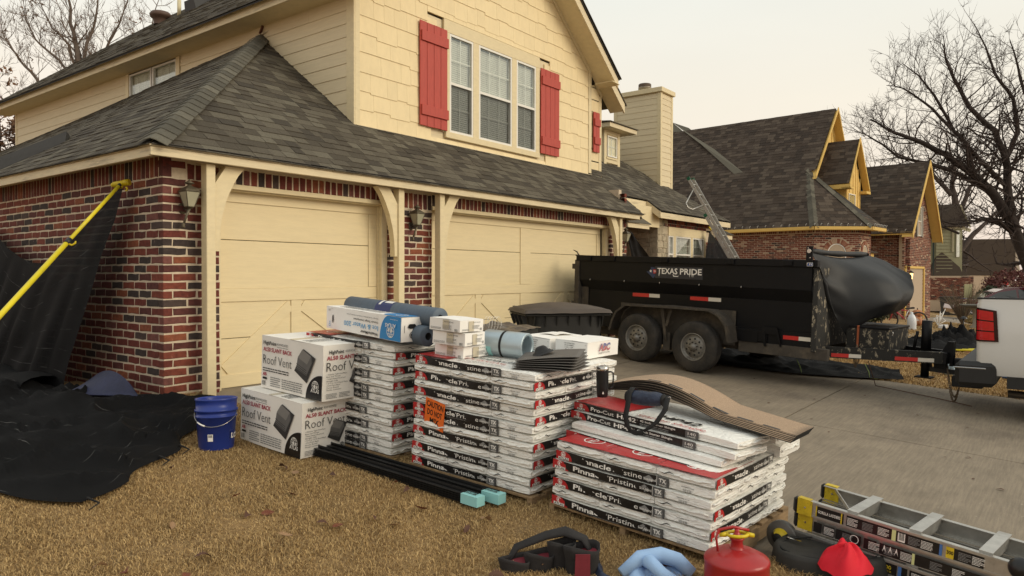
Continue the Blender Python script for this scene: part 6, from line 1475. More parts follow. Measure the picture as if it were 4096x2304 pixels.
# free edge near the corner (top to bottom) and the sagging top edge (from the pole head back along the wall)
edgeR = [(-.115, .55, 2.15), (-.169, .60, 1.774), (-.229, .76, 1.371), (-.271, .84, 1.09), (-.322, .95, .755), (-.407, 1.06, .187), (-.50, 1.10, -.02)]
topE = [(-.115, .55, 2.15), (-.15, 1.03, 1.90), (-.19, 1.546, 1.62), (-.225, 2.10, 1.345), (-.232, 2.55, 1.36), (-.224, 2.95, 1.43), (-.207, 3.4, 1.55), (-.173, 4.0, 1.76), (-.15, 5.5, 2.1)]
def hang(a, b):
    t = lerpl(topE, a); r_ = lerpl(edgeR, b); h = b
    y = t[1]+(r_[1]-.55)*(1-a)*1.0; z = t[2]*(1-h)+(-.03)*h
    x = -.115-.40*(2.15-z)/2.2-.12*a*h
    f = (.05*math.sin(a*17+b*2.0)+.03*math.sin(a*37-b*3))*(h**.7)*min(1, a*6)+.02*noise.noise(Vector((a*6, b*5, 4)))*min(1, a*8)
    return Vector((x-abs(f)*.9, y, z+.0))+inv
uvgrid('hanging_mesh', hang, 60, 36, M['mesh_tarp'], 7, 3, tp)
def gpt(x, y, h=0): return Vector((x, y, gz(x, y)+h))
# ground part: inner edge along the wall, outer edge over the grass
inner = [(-.20, .70), (-.10, .30), (-.05, -.05), (.15, -.20), (.36, -.34), (.42, -.50)]
inner = [(-.5, 4.5), (-.48, 3.2), (-.45, 2.2), (-.42, 1.3), (-.30, .75), (-.16, .32), (-.04, .0), (.16, -.16), (.38, -.30)]
outer = [(-5.0, 0.6), (-3.6, -.6), (-2.6, -1.35), (-1.95, -1.78), (-1.65, -2.22), (-1.30, -2.12), (-.95, -1.78), (-.66, -1.52), (-.38, -1.30), (.05, -.85), (.38, -.44)]
def spread(a, b):
    i = lerpl(inner, a); o_ = lerpl(outer, a); s = b; x = i[0]+(o_[0]-i[0])*s; y = i[1]+(o_[1]-i[1])*s
    x += .05*math.sin(a*31)*s*s; y += .045*math.sin(a*23+2)*s*s
    n1 = noise.noise(Vector((x*1.7, y*1.7, 5))); n2 = noise.noise(Vector((x*4.5+n1, y*4.5, 8)));
    ridge = max(0, 1-abs(noise.noise(Vector((x*1.2+3, y*2.2, 1)))*4.5))**2
    e_ = min(1, (1-b)*7)*min(1, b*8+.25)*min(1, (1-a)*14+.1)
    h = .035+e_*(.085*abs(n1)+.035*abs(n2)+.085*ridge)+.018*noise.noise(Vector((x*11, y*11, 2)))*e_
    return gpt(x, y, h*1.0)+inv
uvgrid('spread_mesh', spread, 120, 64, M['mesh_solid'], 8, 4, tp)
# roll of slack at the foot of the hanging part
def slack(a, b):
    y = 1.25+a*3.6; th = b*2*math.pi; r_ = .12+.06*noise.noise(Vector((a*5, 1, 1))); return Vector((-.62-.10*a+math.cos(th)*r_*1.7, y, .09+math.sin(th)*r_*.8+.03*math.sin(a*20)))+inv
uvgrid('slack_fold', slack, 30, 12, M['mesh_solid'], 4, 1, tp)
for (x, y) in ((-1.60, -2.23), (-.66, -1.56), (-.9, -1.72)):
    q = MB(M['webbing']); a = rnd.uniform(-.6, .2); q.tube([gpt(x, y, .04)+inv, gpt(x-.03, y-.05, .06)+inv, gpt(x+.02, y-.10, .03)+inv, gpt(x-.06, y-.15, .02)+inv], [.006, .008, .006, .003], 5); q.obj('tie_cord', tp)
# blue tarp corner behind
def bl(a, b):
    x = -.34+.10*a+.22*b*(a); y = .95-.95*a; z0 = gz(x, y); h = .21*math.sin(math.pi*min(1, a*1.02))**.8*(1-b*.9); return Vector((x-.42*b*(1-.6*a), y-.10*b, max(z0+.06, z0+h+.06*(1-b))))
q = MB(mat('blue_tarp', (.016, .020, .055), .6, n=(6, .3), b=(30, .6, .01)), smooth=True); q.grid(bl, 24, 10); tag(q.obj('blue_tarp'), 'dark blue tarp corner heaped against the foot of the brick wall', 'tarp')
q = MB(mat('weed_straw', (.42, .33, .17), .9))
for k in range(46): x = rnd.uniform(.02, .36); y = rnd.uniform(-.10, -.02); q.tube([(x, y, -.03), (x+rnd.uniform(-.04, .04), y-.02, .02+rnd.uniform(0, .03)), (x+rnd.uniform(-.09, .09), y-.03-rnd.uniform(0, .04), .01+rnd.uniform(0, .05))], .0012, 3)
wo = q.obj('straw_tufts'); tag(wo, kind='stuff')
# yellow pole
M['yellow_pole'] = mat('yellow_fiberglass', (.66, .55, .02), .45, n=(10, .12), stains=((.35, .30, .12), 9, .60, .75)); M['yellow_cap'] = mat('yellow_plastic', (.58, .44, .01), .45, n=(12, .2))
pl = empty('tarp_pole', (0, 0, 0)); tag(pl, 'yellow telescopic pole leaning on the eave, holding up the tarp', 'pole')
pA = Vector((-.155, .545, 2.13)); d_ = Vector((-1.53, -.42, .845+.02))-Vector((-.155, .545, 2.13)); d_.normalize(); pM = pA+d_*1.03*1.42; 
q = MB(M['yellow_pole']); q.tube([pA, pA+d_*1.03], .0165, 14); q.obj('upper_tube', pl)
q = MB(M['yellow_pole']); q.tube([pA+d_*1.02, pA+d_*3.4], .0215, 14); q.obj('lower_tube', pl)
q = MB(M['black_plastic']); q.tube([pA+d_*.985, pA+d_*1.05], .025, 14); q.tube([pA+d_*.0, pA+d_*.035], .02, 12); q.obj('collar', pl)
q = MB(M['yellow_cap']); c_ = pA+d_*1.04; q.tube([c_, c_+Vector((.03, -.035, -.02)), c_+Vector((.05, -.055, .0)), c_+Vector((.052, -.058, .018))], [.008, .009, .009, .006], 8); q.obj('cam_lever', pl)
q = MB(M['yellow_cap']); hx = pA-d_*.02; ax = Vector((.55, -.75, .16)).normalized(); q.tube([hx-ax*.075, hx+ax*.09], .030, 18); q.tube([hx+ax*.03, hx+ax*.088], .033, 18); q.tube([hx-ax*.10, hx-ax*.075], [.018, .028], 14); q.tube([hx, hx+Vector((0, 0, -.03))+d_*.02], .024, 12)
ft = hx+Vector((.03, -.045, -.055)); q.tube([ft-Vector((.006, .0, 0)), ft+Vector((.006, 0, 0))], .024, 16); q.obj('head', pl)
q = MB(M['dark']); q.tube([ft-Vector((.010, .0, 0)), ft-Vector((.0063, 0, 0))], .009, 10); q.obj('head_hole', pl)
# right side tarps by the front window
tb = empty('window_tarp', (11.4, .2, .6)); tag(tb, 'black mesh tarp slung from the garage corner down towards the front window', 'tarp'); iv = Vector((-11.4, -.2, -.6))
A1 = [(9.50, -.02, 2.16), (10.3, .15, 1.85), (11.2, .3, 1.50), (12.2, .45, 1.22), (13.3, .60, 1.02), (14.5, .7, .7)]; B1 = [(9.50, .0, 1.9), (10.1, .2, 1.35), (10.6, .3, 1.05), (11.0, .35, .8), (12.0, .5, .5), (13.5, .6, .3)]
def tf(a, b): p0 = Vector(lerpl(A1, a)); p1 = Vector(lerpl(B1, a)); f = noise.noise(Vector((a*5, b*4, 2))); return p0.lerp(p1, b)+Vector((0, -.10*math.sin(b*9+a*7)*a+.06*f, .03*f))+iv
uvgrid('mesh_sheet', tf, 40, 14, M['mesh_tarp'], 5, 1.2, tb)
tb = empty('ladder_tarp', (16.2, .6, .6)); tag(tb, 'black mesh tarp tented from a yellow clip beneath the front eave', 'tarp'); iv = Vector((-16.2, -.6, -.6))
def tent(a, b):
    # peak at the clip; skirts spread left and right
    pk = Vector((15.75, .86, 2.46)); base = [(13.4, .2, .75), (14.6, -.2, .7), (15.6, -.5, .7), (16.6, -.5, .65), (17.6, -.2, .6), (19.0, .3, .55)]
    q_ = Vector(lerpl(base, a)); r_ = b**.85; p_ = pk.lerp(q_, r_); sg = -.18*math.sin(b*math.pi)*(abs(a-.45)*1.6); f = .07*math.sin(a*26+b*2)*b
    return p_+Vector((f, -abs(f)*.8, sg))+iv
uvgrid('mesh_sheet', tent, 60, 24, M['mesh_tarp'], 5, 2, tb)
q = MB(M['yellow_cap']); q.tube([(15.68, .83, 2.57), (15.75, .82, 2.50), (15.82, .82, 2.55)], .022, 8); q.beam((15.62, .82, 2.56), (15.8, .82, 2.585), .03, .03); q.obj('clip', tb, mat=Matrix.Translation(iv))
# black tarp lying beyond the driveway, under the trailer
ub = empty('ground_tarp', (8.9, -3.7, gz(8.9, -3.7))); tag(ub, 'black tarp lying flat along the far driveway edge behind the trailer', 'tarp'); iv = -ub.location
oi_ = [(9.6, -1.4), (9.6, -2.4), (9.7, -3.4), (9.7, -4.2), (9.5, -4.9)]; oo_ = [(8.0, -1.6), (7.8, -2.6), (7.85, -3.7), (8.3, -4.5), (8.75, -5.1)]
def ug_(a, b): i = lerpl(oi_, a); o_ = lerpl(oo_, a); x = i[0]+(o_[0]-i[0])*b; y = i[1]+(o_[1]-i[1])*b; h = .03+(.10*abs(noise.noise(Vector((x*2.4, y*2.4, 3))))+.05*max(0, 1-abs(noise.noise(Vector((x*2, y*3, 9)))*5)))*min(1, (1-b)*5); return gpt(x, y, h)+iv
uvgrid('mesh_sheet', ug_, 50, 26, M['mesh_solid'], 4, 2, ub)
q = MB(mat('green_cord', (.30, .42, .14), .6)); 
for (x, y) in ((7.95, -3.75), (8.42, -4.62)): q.tube([gpt(x, y, .24), gpt(x+.03, y-.05, .12), gpt(x+.05, y-.06, .03), gpt(x+.12, y-.16, .02)], .006, 5)
tag(q.obj('tie_ropes'), 'pale green tie ropes dangling at the tarp edge under the tongue', 'rope')
q = MB(mat('brown_cable', (.11, .06, .04), .7)); q.tube([TM @ Vector((3.25, .78, -.05)), gpt(7.75, -4.9, .03), gpt(7.7, -5.3, .01), gpt(7.5, -5.75, .01), gpt(7.3, -6.1, .01)], .006, 6); tag(q.obj('trailing_cable'), 'thin brown cable trailing from the trailer tongue onto the driveway', 'cable')

# ---------------------------------------------------------------- extension ladder on the front eave
M['alu'] = mat('ladder_aluminum', (.47, .46, .43), .38, metal=.75, n=(14, .2), stains=((.25, .22, .18), 6, .55, .8)); M['green_cap'] = mat('ladder_green_cap', (.01, .10, .045), .5)
el = empty('extension_ladder', (0, 0, 0)); tag(el, 'aluminum extension ladder with green caps leaning on the front eave', 'ladder')
lt = Vector((14.02, .72, 3.73)); lb = Vector((14.45, -1.35, -.08)); ld = (lb-lt).normalized(); wv_ = Vector((.995, .10, 0)); wv_ = (wv_-ld*wv_.dot(ld)).normalized(); nv_ = ld.cross(wv_)
LL = (lb-lt).length
def lsec(o0, s0, s1, name='rail', wd=.40, cap=True):
    for s_ in (0, 1):
        q = MB(M['alu']); a = lt+ld*s0+wv_*wd*s_+nv_*o0; b = lt+ld*s1+wv_*wd*s_+nv_*o0; q.beam(a, b, .030, .075, up=nv_); q.beam(a+wv_*.018*(1 if s_ == 0 else -1), b+wv_*.018*(1 if s_ == 0 else -1), .022, .058, up=nv_); q.obj(name, el)
        if cap: q = MB(M['green_cap']); q.beam(a-ld*.035, a+ld*.05, .034, .079, up=nv_); q.obj('end_cap', el)
    s = s0+.18
    while s < s1: q = MB(M['alu']); q.tube([lt+ld*s+nv_*o0, lt+ld*s+wv_*wd+nv_*o0], .017, 8); q.obj('rung', el); s += .305
lsec(0, 0, 2.6); lsec(-.09, 1.05, LL, wd=.43) 
q = MB(M['alu']); a = lt+ld*.35; q.tube([lt+ld*.30, lt+ld*.62-wv_*.50-nv_*.25, lt+ld*.75-wv_*.52-nv_*.25, lt+ld*.83-wv_*.44-nv_*.2, lt+ld*.80], .014, 8); q.obj('standoff_arm', el)

# ---------------------------------------------------------------- folded multi-position ladder lying on the concrete
GL = empty('folding_ladder'); gu = Vector((-.153, -.985, 0)); gu.z = -.075; gu.normalize(); gw = Vector((-.01, -.062, 1)).normalized(); gv = gw.cross(gu).normalized(); gw = gu.cross(gv)
GO = Vector((.762, -5.80, -.43)); gm = Matrix(((gu.x, gv.x, gw.x, GO.x), (gu.y, gv.y, gw.y, GO.y), (gu.z, gv.z, gw.z, GO.z), (0, 0, 0, 1))); GL.matrix_world = gm
tag(GL, 'folded aluminum ladder with yellow feet lying flat on the driveway', 'ladder')
# local: x along the rails, +y away from the camera, z up; four rails stacked at the near side
M['ladder_yellow'] = mat('ladder_foot_yellow', (.60, .44, .02), .5, n=(16, .3), stains=((.10, .08, .03), 14, .56, .66))
RH = .088
for lev in range(4):
    z0 = .010+lev*(RH+.004); L0 = (0.0 if lev >= 2 else .06); ins = (0 if lev % 2 else .022)
    for side in (0, 1):
        y = (0+ins) if side == 0 else (.40-ins-.03)
        if side == 1 and lev == 2: pass
        q = MB(M['alu']); L1 = 1.34
        q.box(L0, y, z0, L1, y+.004, z0+RH); q.box(L0, y+(.004 if side == 0 else -.026), z0+RH-.004, L1, y+(.030 if side == 0 else -.0), z0+RH); q.box(L0, y+(.004 if side == 0 else -.026), z0, L1, y+(.030 if side == 0 else 0), z0+.004)
        q.box(L0, y-.003, z0+RH-.014, L1, y, z0+RH-.002); q.box(L0, y-.003, z0+.002, L1, y, z0+.012)
        q.obj('rail', GL)
        if lev >= 2:
            q = MB(M['black_plastic']); q.box(L0-.028, y-.008, z0-.001, L0-.001, y+.036, z0+RH+.002, ch=.012); q.obj('rubber_foot', GL)
            q = MB(M['ladder_yellow']); q.box(L0-.0, y-.0065, z0, L0+.085, y-.0035, z0+RH+.001); q.box(L0-.0, y-.0065, z0+RH+.0015, L0+.07, y+.034, z0+RH+.0045); q.obj('foot_cap', GL)
            q = MB(M['steel']); q.tube([(L0+.045, y-.0066, z0+.045), (L0+.045, y-.009, z0+.045)], .006, 8); q.obj('rivet', GL)
for lev in (3, 1):
    z0 = .010+lev*(RH+.004)
    for k in range(4):
        x = .30+k*.315; q = MB(M['alu'])
        q.hexa([(x-.022, .03, z0+.03), (x+.022, .03, z0+.03), (x+.022, .37, z0+.03), (x-.022, .37, z0+.03), (x-.030, .012, z0+RH+.012), (x+.030, .012, z0+RH+.012), (x+.030, .388, z0+RH+.012), (x-.030, .388, z0+RH+.012)]); q.obj('rung', GL)
q = MB(M['alu']); q.beam((.05, .38, .01+3*(RH+.004)+RH*.9), (.28, .04, .01+3*(RH+.004)+RH*.9), .004, .02); q.obj('brace', GL)
# hinges
M['hinge_gray'] = mat('hinge_gray', (.14, .135, .125), .45, metal=.4, n=(10, .15))
for (x, z) in ((-.075, .12), (1.30, .16), (1.30, .34)):
    q = MB(M['hinge_gray']); T = Matrix.Translation((x, -.010, z)) @ Matrix.Rotation(R(90), 4, 'X'); q.lathe([(0, .012), (.085, .012), (.092, .006), (.092, -.02), (0, -.02)], 30, T=T); q.box(x, -.012, z-.075, x+(.30 if x < 0 else -.22), .006, z+.065, ch=.01); q.obj('hinge_plate', GL)
    q = MB(M['black_plastic']); q.lathe([(0, .055), (.030, .052), (.046, .035), (.050, .0125), (.0, .0125)], 22, T=T @ Matrix.Translation((.0, .0, 0))); q.obj('hinge_knob', GL)
q = MB(M['ladder_yellow']); T = Matrix.Translation((-.075, -.010, .12)) @ Matrix.Rotation(R(90), 4, 'X'); q.lathe([(.030, .054), (.047, .036), (.051, .014)], 12, T=T, a0=R(40), a1=R(140)); q.obj('knob_stripe', GL)
for (x, z) in ((1.10, .265), (1.08, .36), (1.12, .17)):
    q = MB(M['black_coat']); q.lathe([(0, .045), (.025, .042), (.045, .026), (.055, .004), (.055, 0), (0, 0)], 24, T=Matrix.Translation((x, -.006, z)) @ Matrix.Rotation(R(90), 4, 'X')); q.obj('lock_knob', GL)
p = Print(PM+[M['ladder_yellow'], mat('sticker_blue2', (.06, .16, .42), .5), mat('sticker_lime', (.62, .66, .30), .5)])
def strip(z, items):
    for (x0, x1, m) in items: p.rect(x0, z+.014, x1, z+RH-.016, m, 1)
zA = .010+3*(RH+.004); zB = .010+2*(RH+.004); zC = .010+1*(RH+.004); zD = .010
strip(zA, [(.105, .26, BLK), (.275, .52, BLK), (.53, .74, BLK), (.765, .93, BLK)]); p.rect(.105, zA+.012, .112, zA+RH-.014, 11, 2); p.rect(.245, zA+.012, .252, zA+RH-.014, 11, 2)
p.text('GORILLA LADDERS', .118, zA+.036, .016, WHT, 3, w=.125, bold=.02); p.rect(.735, zA+.014, .748, zA+RH-.016, 12, 2); p.rect(.765, zA+.014, .80, zA+RH-.016, 11, 2); p.text('300', .768, zA+.036, .018, BLK, 3, w=.03, bold=.03); p.rect(.51, zA+.014, .53, zA+RH-.016, 13, 2); p.rect(.54, zA+.02, .575, zA+RH-.022, WHT, 2); p.barcode(.545, zA+.028, .026, .04, BLK, 3)
for z, xs in ((zA, (.28, .36, .44, .59, .65, .82, .88)), (zB, (.16, .26, .40, .48, .56, .70, .80, .90)), (zC, (.62, .70, .78, .88, .98)), (zD, (.55, .65, .75, .85))):
    for i, x in enumerate(xs): p.lines(x, z+.022, .055, RH-.045, (WHT, MGR)[i % 2], 6, 2, i+3)
strip(zB, [(.10, .145, BLK), (.155, .215, DRK), (.225, .36, BLK), (.375, .44, BLK), (.455, .62, BLK), (.63, .97, BLK)]); p.rect(.615, zB+.014, .628, zB+RH-.016, 13, 2); p.disc(.325, zB+.045, .024, WHT, 2, r0=.020, n=14)
for x in (.47, .50, .53): p.poly([(x, zB+.03), (x+.01, zB+.07), (x+.02, zB+.03), (x+.01, zB+.05)], WHT, 3)
strip(zC, [(.46, .55, BLK), (.555, .60, BLK), (.61, 1.0, BLK)]); p.rect(.46, zC+.014, .475, zC+RH-.016, 11, 2); p.text('300', .478, zC+.040, .020, 11, 3, w=.045, bold=.03); p.text('TYPE IA', .48, zC+.024, .010, 11, 3, w=.045); p.rect(.555, zC+.014, .572, zC+RH-.016, 12, 2); p.rect(1.0, zC+.014, 1.015, zC+RH-.016, ORA, 2)
strip(zD, [(.10, .18, BLK), (.30, .50, BLK), (.52, .98, BLK)]); p.rect(.41, zD+.014, .425, zD+RH-.016, ORA, 2); p.rect(.30, zD+.014, .31, zD+RH-.016, RED, 2)
p.obj('sticker', GL, mat=Matrix.Translation((0, -.0008, 0)))

# ---------------------------------------------------------------- red gas can
M['can_red'] = mat('safety_can_red', (.36, .018, .018), .4, n=(5, .2), b=(20, .2, .004), stains=((.05, .03, .025), 3.2, .60, .76), coat=.2)
gc = empty('gas_can', (-.055, -5.765, -.425)); tag(gc, 'dirty red metal safety gas can with yellow spout lever', 'gas can')
q = MB(M['can_red']); q.lathe([(0, .003), (.148, 0), (.153, .006), (.155, .01), (.155, .055), (.157, .058), (.157, .066), (.155, .069), (.155, .235), (.158, .240), (.157, .252), (.150, .262), (.10, .288), (.05, .300), (.035, .303)], 44); q.obj('can_body', gc)
q = MB(M['can_red']); q.lathe([(.036, .300), (.030, .310), (.028, .345), (.036, .35), (.036, .358), (.02, .365), (.012, .385)], 20); q.obj('neck', gc)
q = MB(M['yellow_cap'])
ring = [Vector((.020+.034*math.cos(t)*1.5, .034*math.sin(t)*1.1, .372)) for t in np.linspace(0, 2*math.pi, 25)]; zrot = Matrix.Rotation(R(-52), 4, 'Z'); q.tube([zrot @ (v-Vector((.02, 0, 0))*1.0+Vector((0, 0, .0))) for v in ring], .0085, 8, cap=False)
q.tube([zrot @ Vector((-.055, 0, .372)), zrot @ Vector((-.085, .0, .368))], [.014, .010], 8); q.tube([zrot @ Vector((.045, 0, .372)), zrot @ Vector((.085, 0, .365))], [.014, .010], 8); q.obj('spout_ring', gc)
q = MB(M['can_red']); q.tube([zrot @ Vector(v) for v in ((-.10, -.02, .295), (-.105, -.01, .36), (-.09, 0, .395), (-.02, .0, .408), (.06, 0, .392))], [.006, .006, .007, .008, .007], 8); q.tube([zrot @ Vector(v) for v in ((0, 0, .37), (0, .0, .40))], .012, 8); q.obj('handle', gc)
p = Print(PM+[M['can_red'], mat('can_yellow_print', (.50, .26, .03), .5), mat('can_orange_print', (.48, .10, .03), .5)])
p.rect(0, 0, .085, .11, 12, 1); p.poly([(.01, .05), (.03, .09), (.055, .07), (.075, .10), (.06, .03), (.03, .02)], 11, 2); p.text('SAFETY CAN', .11, .065, .034, 13, 1, w=.22, bold=.03); p.text('GASOLINE', .12, .02, .022, 13, 1, w=.16); p.lines(.11, -.03, .2, .04, 13, 3, 1)
p.obj('printed_label', gc, warp=lambda v: ((.1565-v[1])*math.cos(R(-172)+v[0]/.156), (.1565-v[1])*math.sin(R(-172)+v[0]/.156), v[2]+.085))

# ---------------------------------------------------------------- bags and clothes at the camera's feet
def blob(name, label, cat, C, fn, m, nu=48, nv=24, parent=None, thick=None):
    q = MB(m, smooth=True); q.grid(fn, nu, nv); o = q.obj(name, parent, loc=C)
    if label: tag(o, label, cat)
    return o
def cloth_heap(sx, sy, sz, seed, folds=5, tilt=0, k=.16):
    def fn(a, b):
        th = 2*math.pi*a; r_ = b; x = math.cos(th)*sx*r_; y = math.sin(th)*sy*r_
        n1 = noise.noise(Vector((x*7+seed, y*7, seed))); rd = max(0, 1-abs(noise.noise(Vector((x*4.2+seed*2, y*6.5, seed)))*3.6))
        h = sz*(max(0, 1-r_**2.4))**.6*(.72+k*2*n1+.42*rd); return Vector((x+.02*n1, y+.02*n1, h))
    return fn
M['hoodie'] = mat('light_blue_fleece', (.33, .50, .76), .95, n=(8, .1), b=(220, .6, .003)); M['redcloth'] = mat('red_jersey', (.62, .010, .025), .8, n=(6, .08), b=(260, .3, .002))
ho = empty('hoodie', (-.13, -5.36, -.41)); tag(ho, 'light blue fleece hoodie heaped on the grass beside the gas can', 'hoodie')
blob('heap', None, None, (0, 0, 0), cloth_heap(.20, .16, .155, 3.3), M['hoodie'], 64, 30, ho)
q = MB(M['hoodie'], smooth=True); q.tube([(-.14, .12, .10), (-.05, .06, .165), (.03, -.02, .175), (.08, -.09, .15), (.10, -.16, .09)], [.028, .040, .042, .040, .034], 16); q.obj('sleeve', ho)
q = MB(M['hoodie'], smooth=True); q.tube([(.02, .08, .12), (-.06, .0, .165), (-.08, -.08, .13), (-.03, -.16, .07)], [.03, .036, .032, .03], 14); q.obj('sleeve', ho)
M['backpack'] = mat('charcoal_polyester', (.030, .029, .026), .75, n=(10, .12), b=(240, .4, .002))
bp_ = empty('backpack', (.64, -6.02, -.43), R(-62)); tag(bp_, 'charcoal soft bag with a silver zipper pull beside the ladder', 'bag')
def bpf(a, b):
    th = 2*math.pi*a; e_ = 3.2; c, s = math.cos(th), math.sin(th); k_ = (abs(c)**e_+abs(s)**e_)**(-1/e_); r_ = min(1, b*1.25); top = max(0, b-.8)/.2
    z = .155*min(1, (1-b)/.2) if b > .8 else .155
    rr = 1-.10*(1-min(1, (1-b)*6)); 
    return Vector((.30*c*k_*(1-.0*top)*(b if b < .8 else .8+(b-.8)*.35)/.87, .20*s*k_*(b if b < .8 else .8+(b-.8)*.35)/.87, (.155+.010*noise.noise(Vector((c*b*3, s*b*3, 1)))) if b < .78 else .155*(1-(b-.78)/.22)))
blob('bag_body', None, None, (0, 0, 0), bpf, M['backpack'], 56, 26, bp_)
q = MB(M['webbing']); q.tube([Vector((.29*math.cos(t)*.86, .19*math.sin(t)*.86, .150)) for t in np.linspace(0, 2*math.pi, 33)], .007, 6, cap=False); q.obj('piping', bp_)
q = MB(M['black_plastic']); q.tube([(-.20, .10, .165), (-.06, .135, .168), (.12, .135, .167)], .004, 6); q.obj('zipper', bp_)
q = MB(M['steel']); q.beam((-.185, .085, .172), (-.13, .045, .170), .013, .003); q.tube([(-.195, .10, .17), (-.185, .085, .175)], .005, 6); q.obj('zipper_pull', bp_)
q = MB(M['ink_white']); q.box(.08, .09, .1665, .14, .115, .169); q.obj('tag', bp_)
rc = empty('red_cloth', (.50, -6.14, -.30)); tag(rc, 'bright red knit cloth lying in folds over the charcoal bag', 'cloth')
def rcf(a, b):
    th = 2*math.pi*a; x = math.cos(th)*.17*b; y = math.sin(th)*.13*b; f = abs(math.sin(th*2.0+b*1.2)); pk = max(0, 1-b)**.9
    return Vector((x+.02*math.sin(th*3), y, .125*(1-b**1.7)*(.70+.30*f)+.045*abs(math.sin(th*3+b*4+.6))*b*(1-b)*2+.025*noise.noise(Vector((x*14, y*14, 2)))))
blob('fold', None, None, (0, 0, 0), rcf, M['redcloth'], 64, 24, rc)
M['tool_black'] = mat('tool_bag_black', (.022, .020, .020), .85, n=(10, .3), b=(90, .6, .004)); M['tool_red'] = mat('tool_bag_red', (.17, .018, .028), .75, n=(12, .2))
tbg = empty('tool_belt', (-.455, -4.88, -.39), R(-52)); tag(tbg, 'black and dark red tool pouches slumped on the lawn edge', 'tool bag')
for (x, y, h, w, dz, rz_) in ((-.15, .02, .125, .085, 0, .2), (-.02, .03, .15, .08, 0, -.2), (.10, .05, .20, .075, .03, .15), (.20, -.01, .20, .095, .01, -.1)):
    q = MB(M['tool_black'], smooth=True)
    def pf(a, b, x=x, y=y, h=h, w=w):
        th = 2*math.pi*a; e_ = 3; c, s = math.cos(th), math.sin(th); k_ = (abs(c)**e_+abs(s)**e_)**(-1/e_); return Vector((x+w*c*k_*(.72+.28*b)+.008*noise.noise(Vector((c*3, s*3, b*4))), y+w*.66*s*k_*(.75+.25*b), h*b+.012*math.sin(th*2)*b))
    q.grid(pf, 28, 8); so = q.obj('pouch', tbg); solid(so, .006)
    q = MB(M['tool_red'], smooth=True); q.grid(lambda a, b: Vector((x, y, h*.80))+(pf(a, 1)-Vector((x, y, h)))*.9*b, 20, 4); q.obj('pouch_lining', tbg)
q = MB(M['tool_red']); q.hexa([(.155, -.098, .055), (.235, -.098, .055), (.235, -.092, .055), (.155, -.092, .055), (.16, -.098, .185), (.235, -.098, .185), (.235, -.092, .185), (.16, -.092, .185)]); q.obj('red_flap', tbg)
q = MB(M['steel']); q.beam((.155, -.102, .035), (.215, -.102, .048), .004, .014, up=(0, 0, 1)); q.obj('pull_tab', tbg)
q = MB(M['tool_black'], smooth=True); q.tube([(-.22, .06, .02), (-.14, .10, .15), (.02, .11, .21), (.12, .10, .235), (.22, .06, .21), (.29, .0, .10)], [.02, .03, .035, .042, .035, .02], 10, flat=.45); q.obj('belt', tbg)
cp = empty('hat', (.02, -5.47, -.42)); tag(cp, 'navy cap lying between the blue hoodie and the gas can', 'cap')
blob('crown', None, None, (0, 0, 0), lambda a, b: Vector((math.cos(2*math.pi*a)*.10*math.sin(b*1.57), math.sin(2*math.pi*a)*.085*math.sin(b*1.57), .085*math.cos(b*1.57))), M['navy'], 28, 10, cp)
q = MB(M['navy'], smooth=True); q.grid(lambda a, b: Vector((.06+.09*b, (a-.5)*.15*(1-.3*b), .012+.01*math.cos((a-.5)*3))), 10, 5); so = q.obj('visor', cp); solid(so, .004)
cn = empty('round_case', (-.30, -5.13, -.375)); cn.rotation_euler = (R(14), R(-10), 0); tag(cn, 'small round black lid with clear rim on the grass behind the hoodie', 'lid')
q = MB(M['black_coat']); q.lathe([(0, .004), (.040, .004), (.050, .0), (.056, .012), (.052, .022), (.045, .024), (.040, .016), (0, .014)], 28); q.obj('lid_shell', cn)
nb_ = blob('navy_garment', 'dark navy garment under the left edge of the blue hoodie', 'garment', (-.29, -5.16, -.41), cloth_heap(.09, .12, .12, 9.1), M['navy'])

# ---------------------------------------------------------------- black drip edge lengths on the lawn
M['drip_black'] = mat('drip_edge_black', (.014, .014, .014), .35, n=(5, .2))
def drip(a, b, lab, off):
    a = Vector(a); b = Vector(b); o = empty('drip_edge_length', a); tag(o, lab, 'metal trim', 'black drip edge bundles on the lawn'); d = b-a
    for k in range(5):
        q = MB(M['drip_black']); sd = Vector((-d.y, d.x, 0)).normalized(); s0 = sd*(off+.0); z = Vector((0, 0, .010+.012*k)); q.beam(s0+z, d+s0+z, .055-.006*k, .003); q.beam(s0+z+sd*.027+Vector((0, 0, .01)), d+s0+z+sd*.027+Vector((0, 0, .01)), .003, .022); q.obj('strip', o)
    q = MB(M['aqua']); e0 = d*.955; e1 = d*1.02; sd = Vector((-d.y, d.x, 0)).normalized()*off; q.beam(e0+sd+Vector((0, 0, .040)), e1+sd+Vector((0, 0, .040)), .075, .062); q.obj('label', o)
    p = Print(PM); p.text('GDEW3015BK', 0, 0, .028, BLK, 1, w=.13, bold=.02)
    dx = d.normalized(); sdn = Vector((-dx.y, dx.x, 0)); mt = Matrix(((-sdn.x, -dx.x*0-0, -dx.x, 0), (-sdn.y, 0, -dx.y, 0), (0, -1, 0, 0), (0, 0, 0, 1)))
    p.obj('label_text', o, mat=Matrix.Translation(d*.99+sd+Vector((0, 0, .073))) @ frame((0, 0, 0), dx, (0, 0, 1)) @ Matrix.Translation((-.10, .0, 0)) @ Matrix.Rotation(R(-90), 4, 'X') @ Matrix.Translation((0, 0, -.012)))
g3 = lambda x, y: (x, y, gl(x, y)+.018)
drip(g3(.10, -1.95), g3(.04, -4.17), 'black drip edge bundle nearer the shingle stacks, aqua end label', 0.0)
drip(g3(-.02, -1.95), g3(-.085, -4.10), 'black drip edge bundle on the outer side, aqua end label', 0.0)
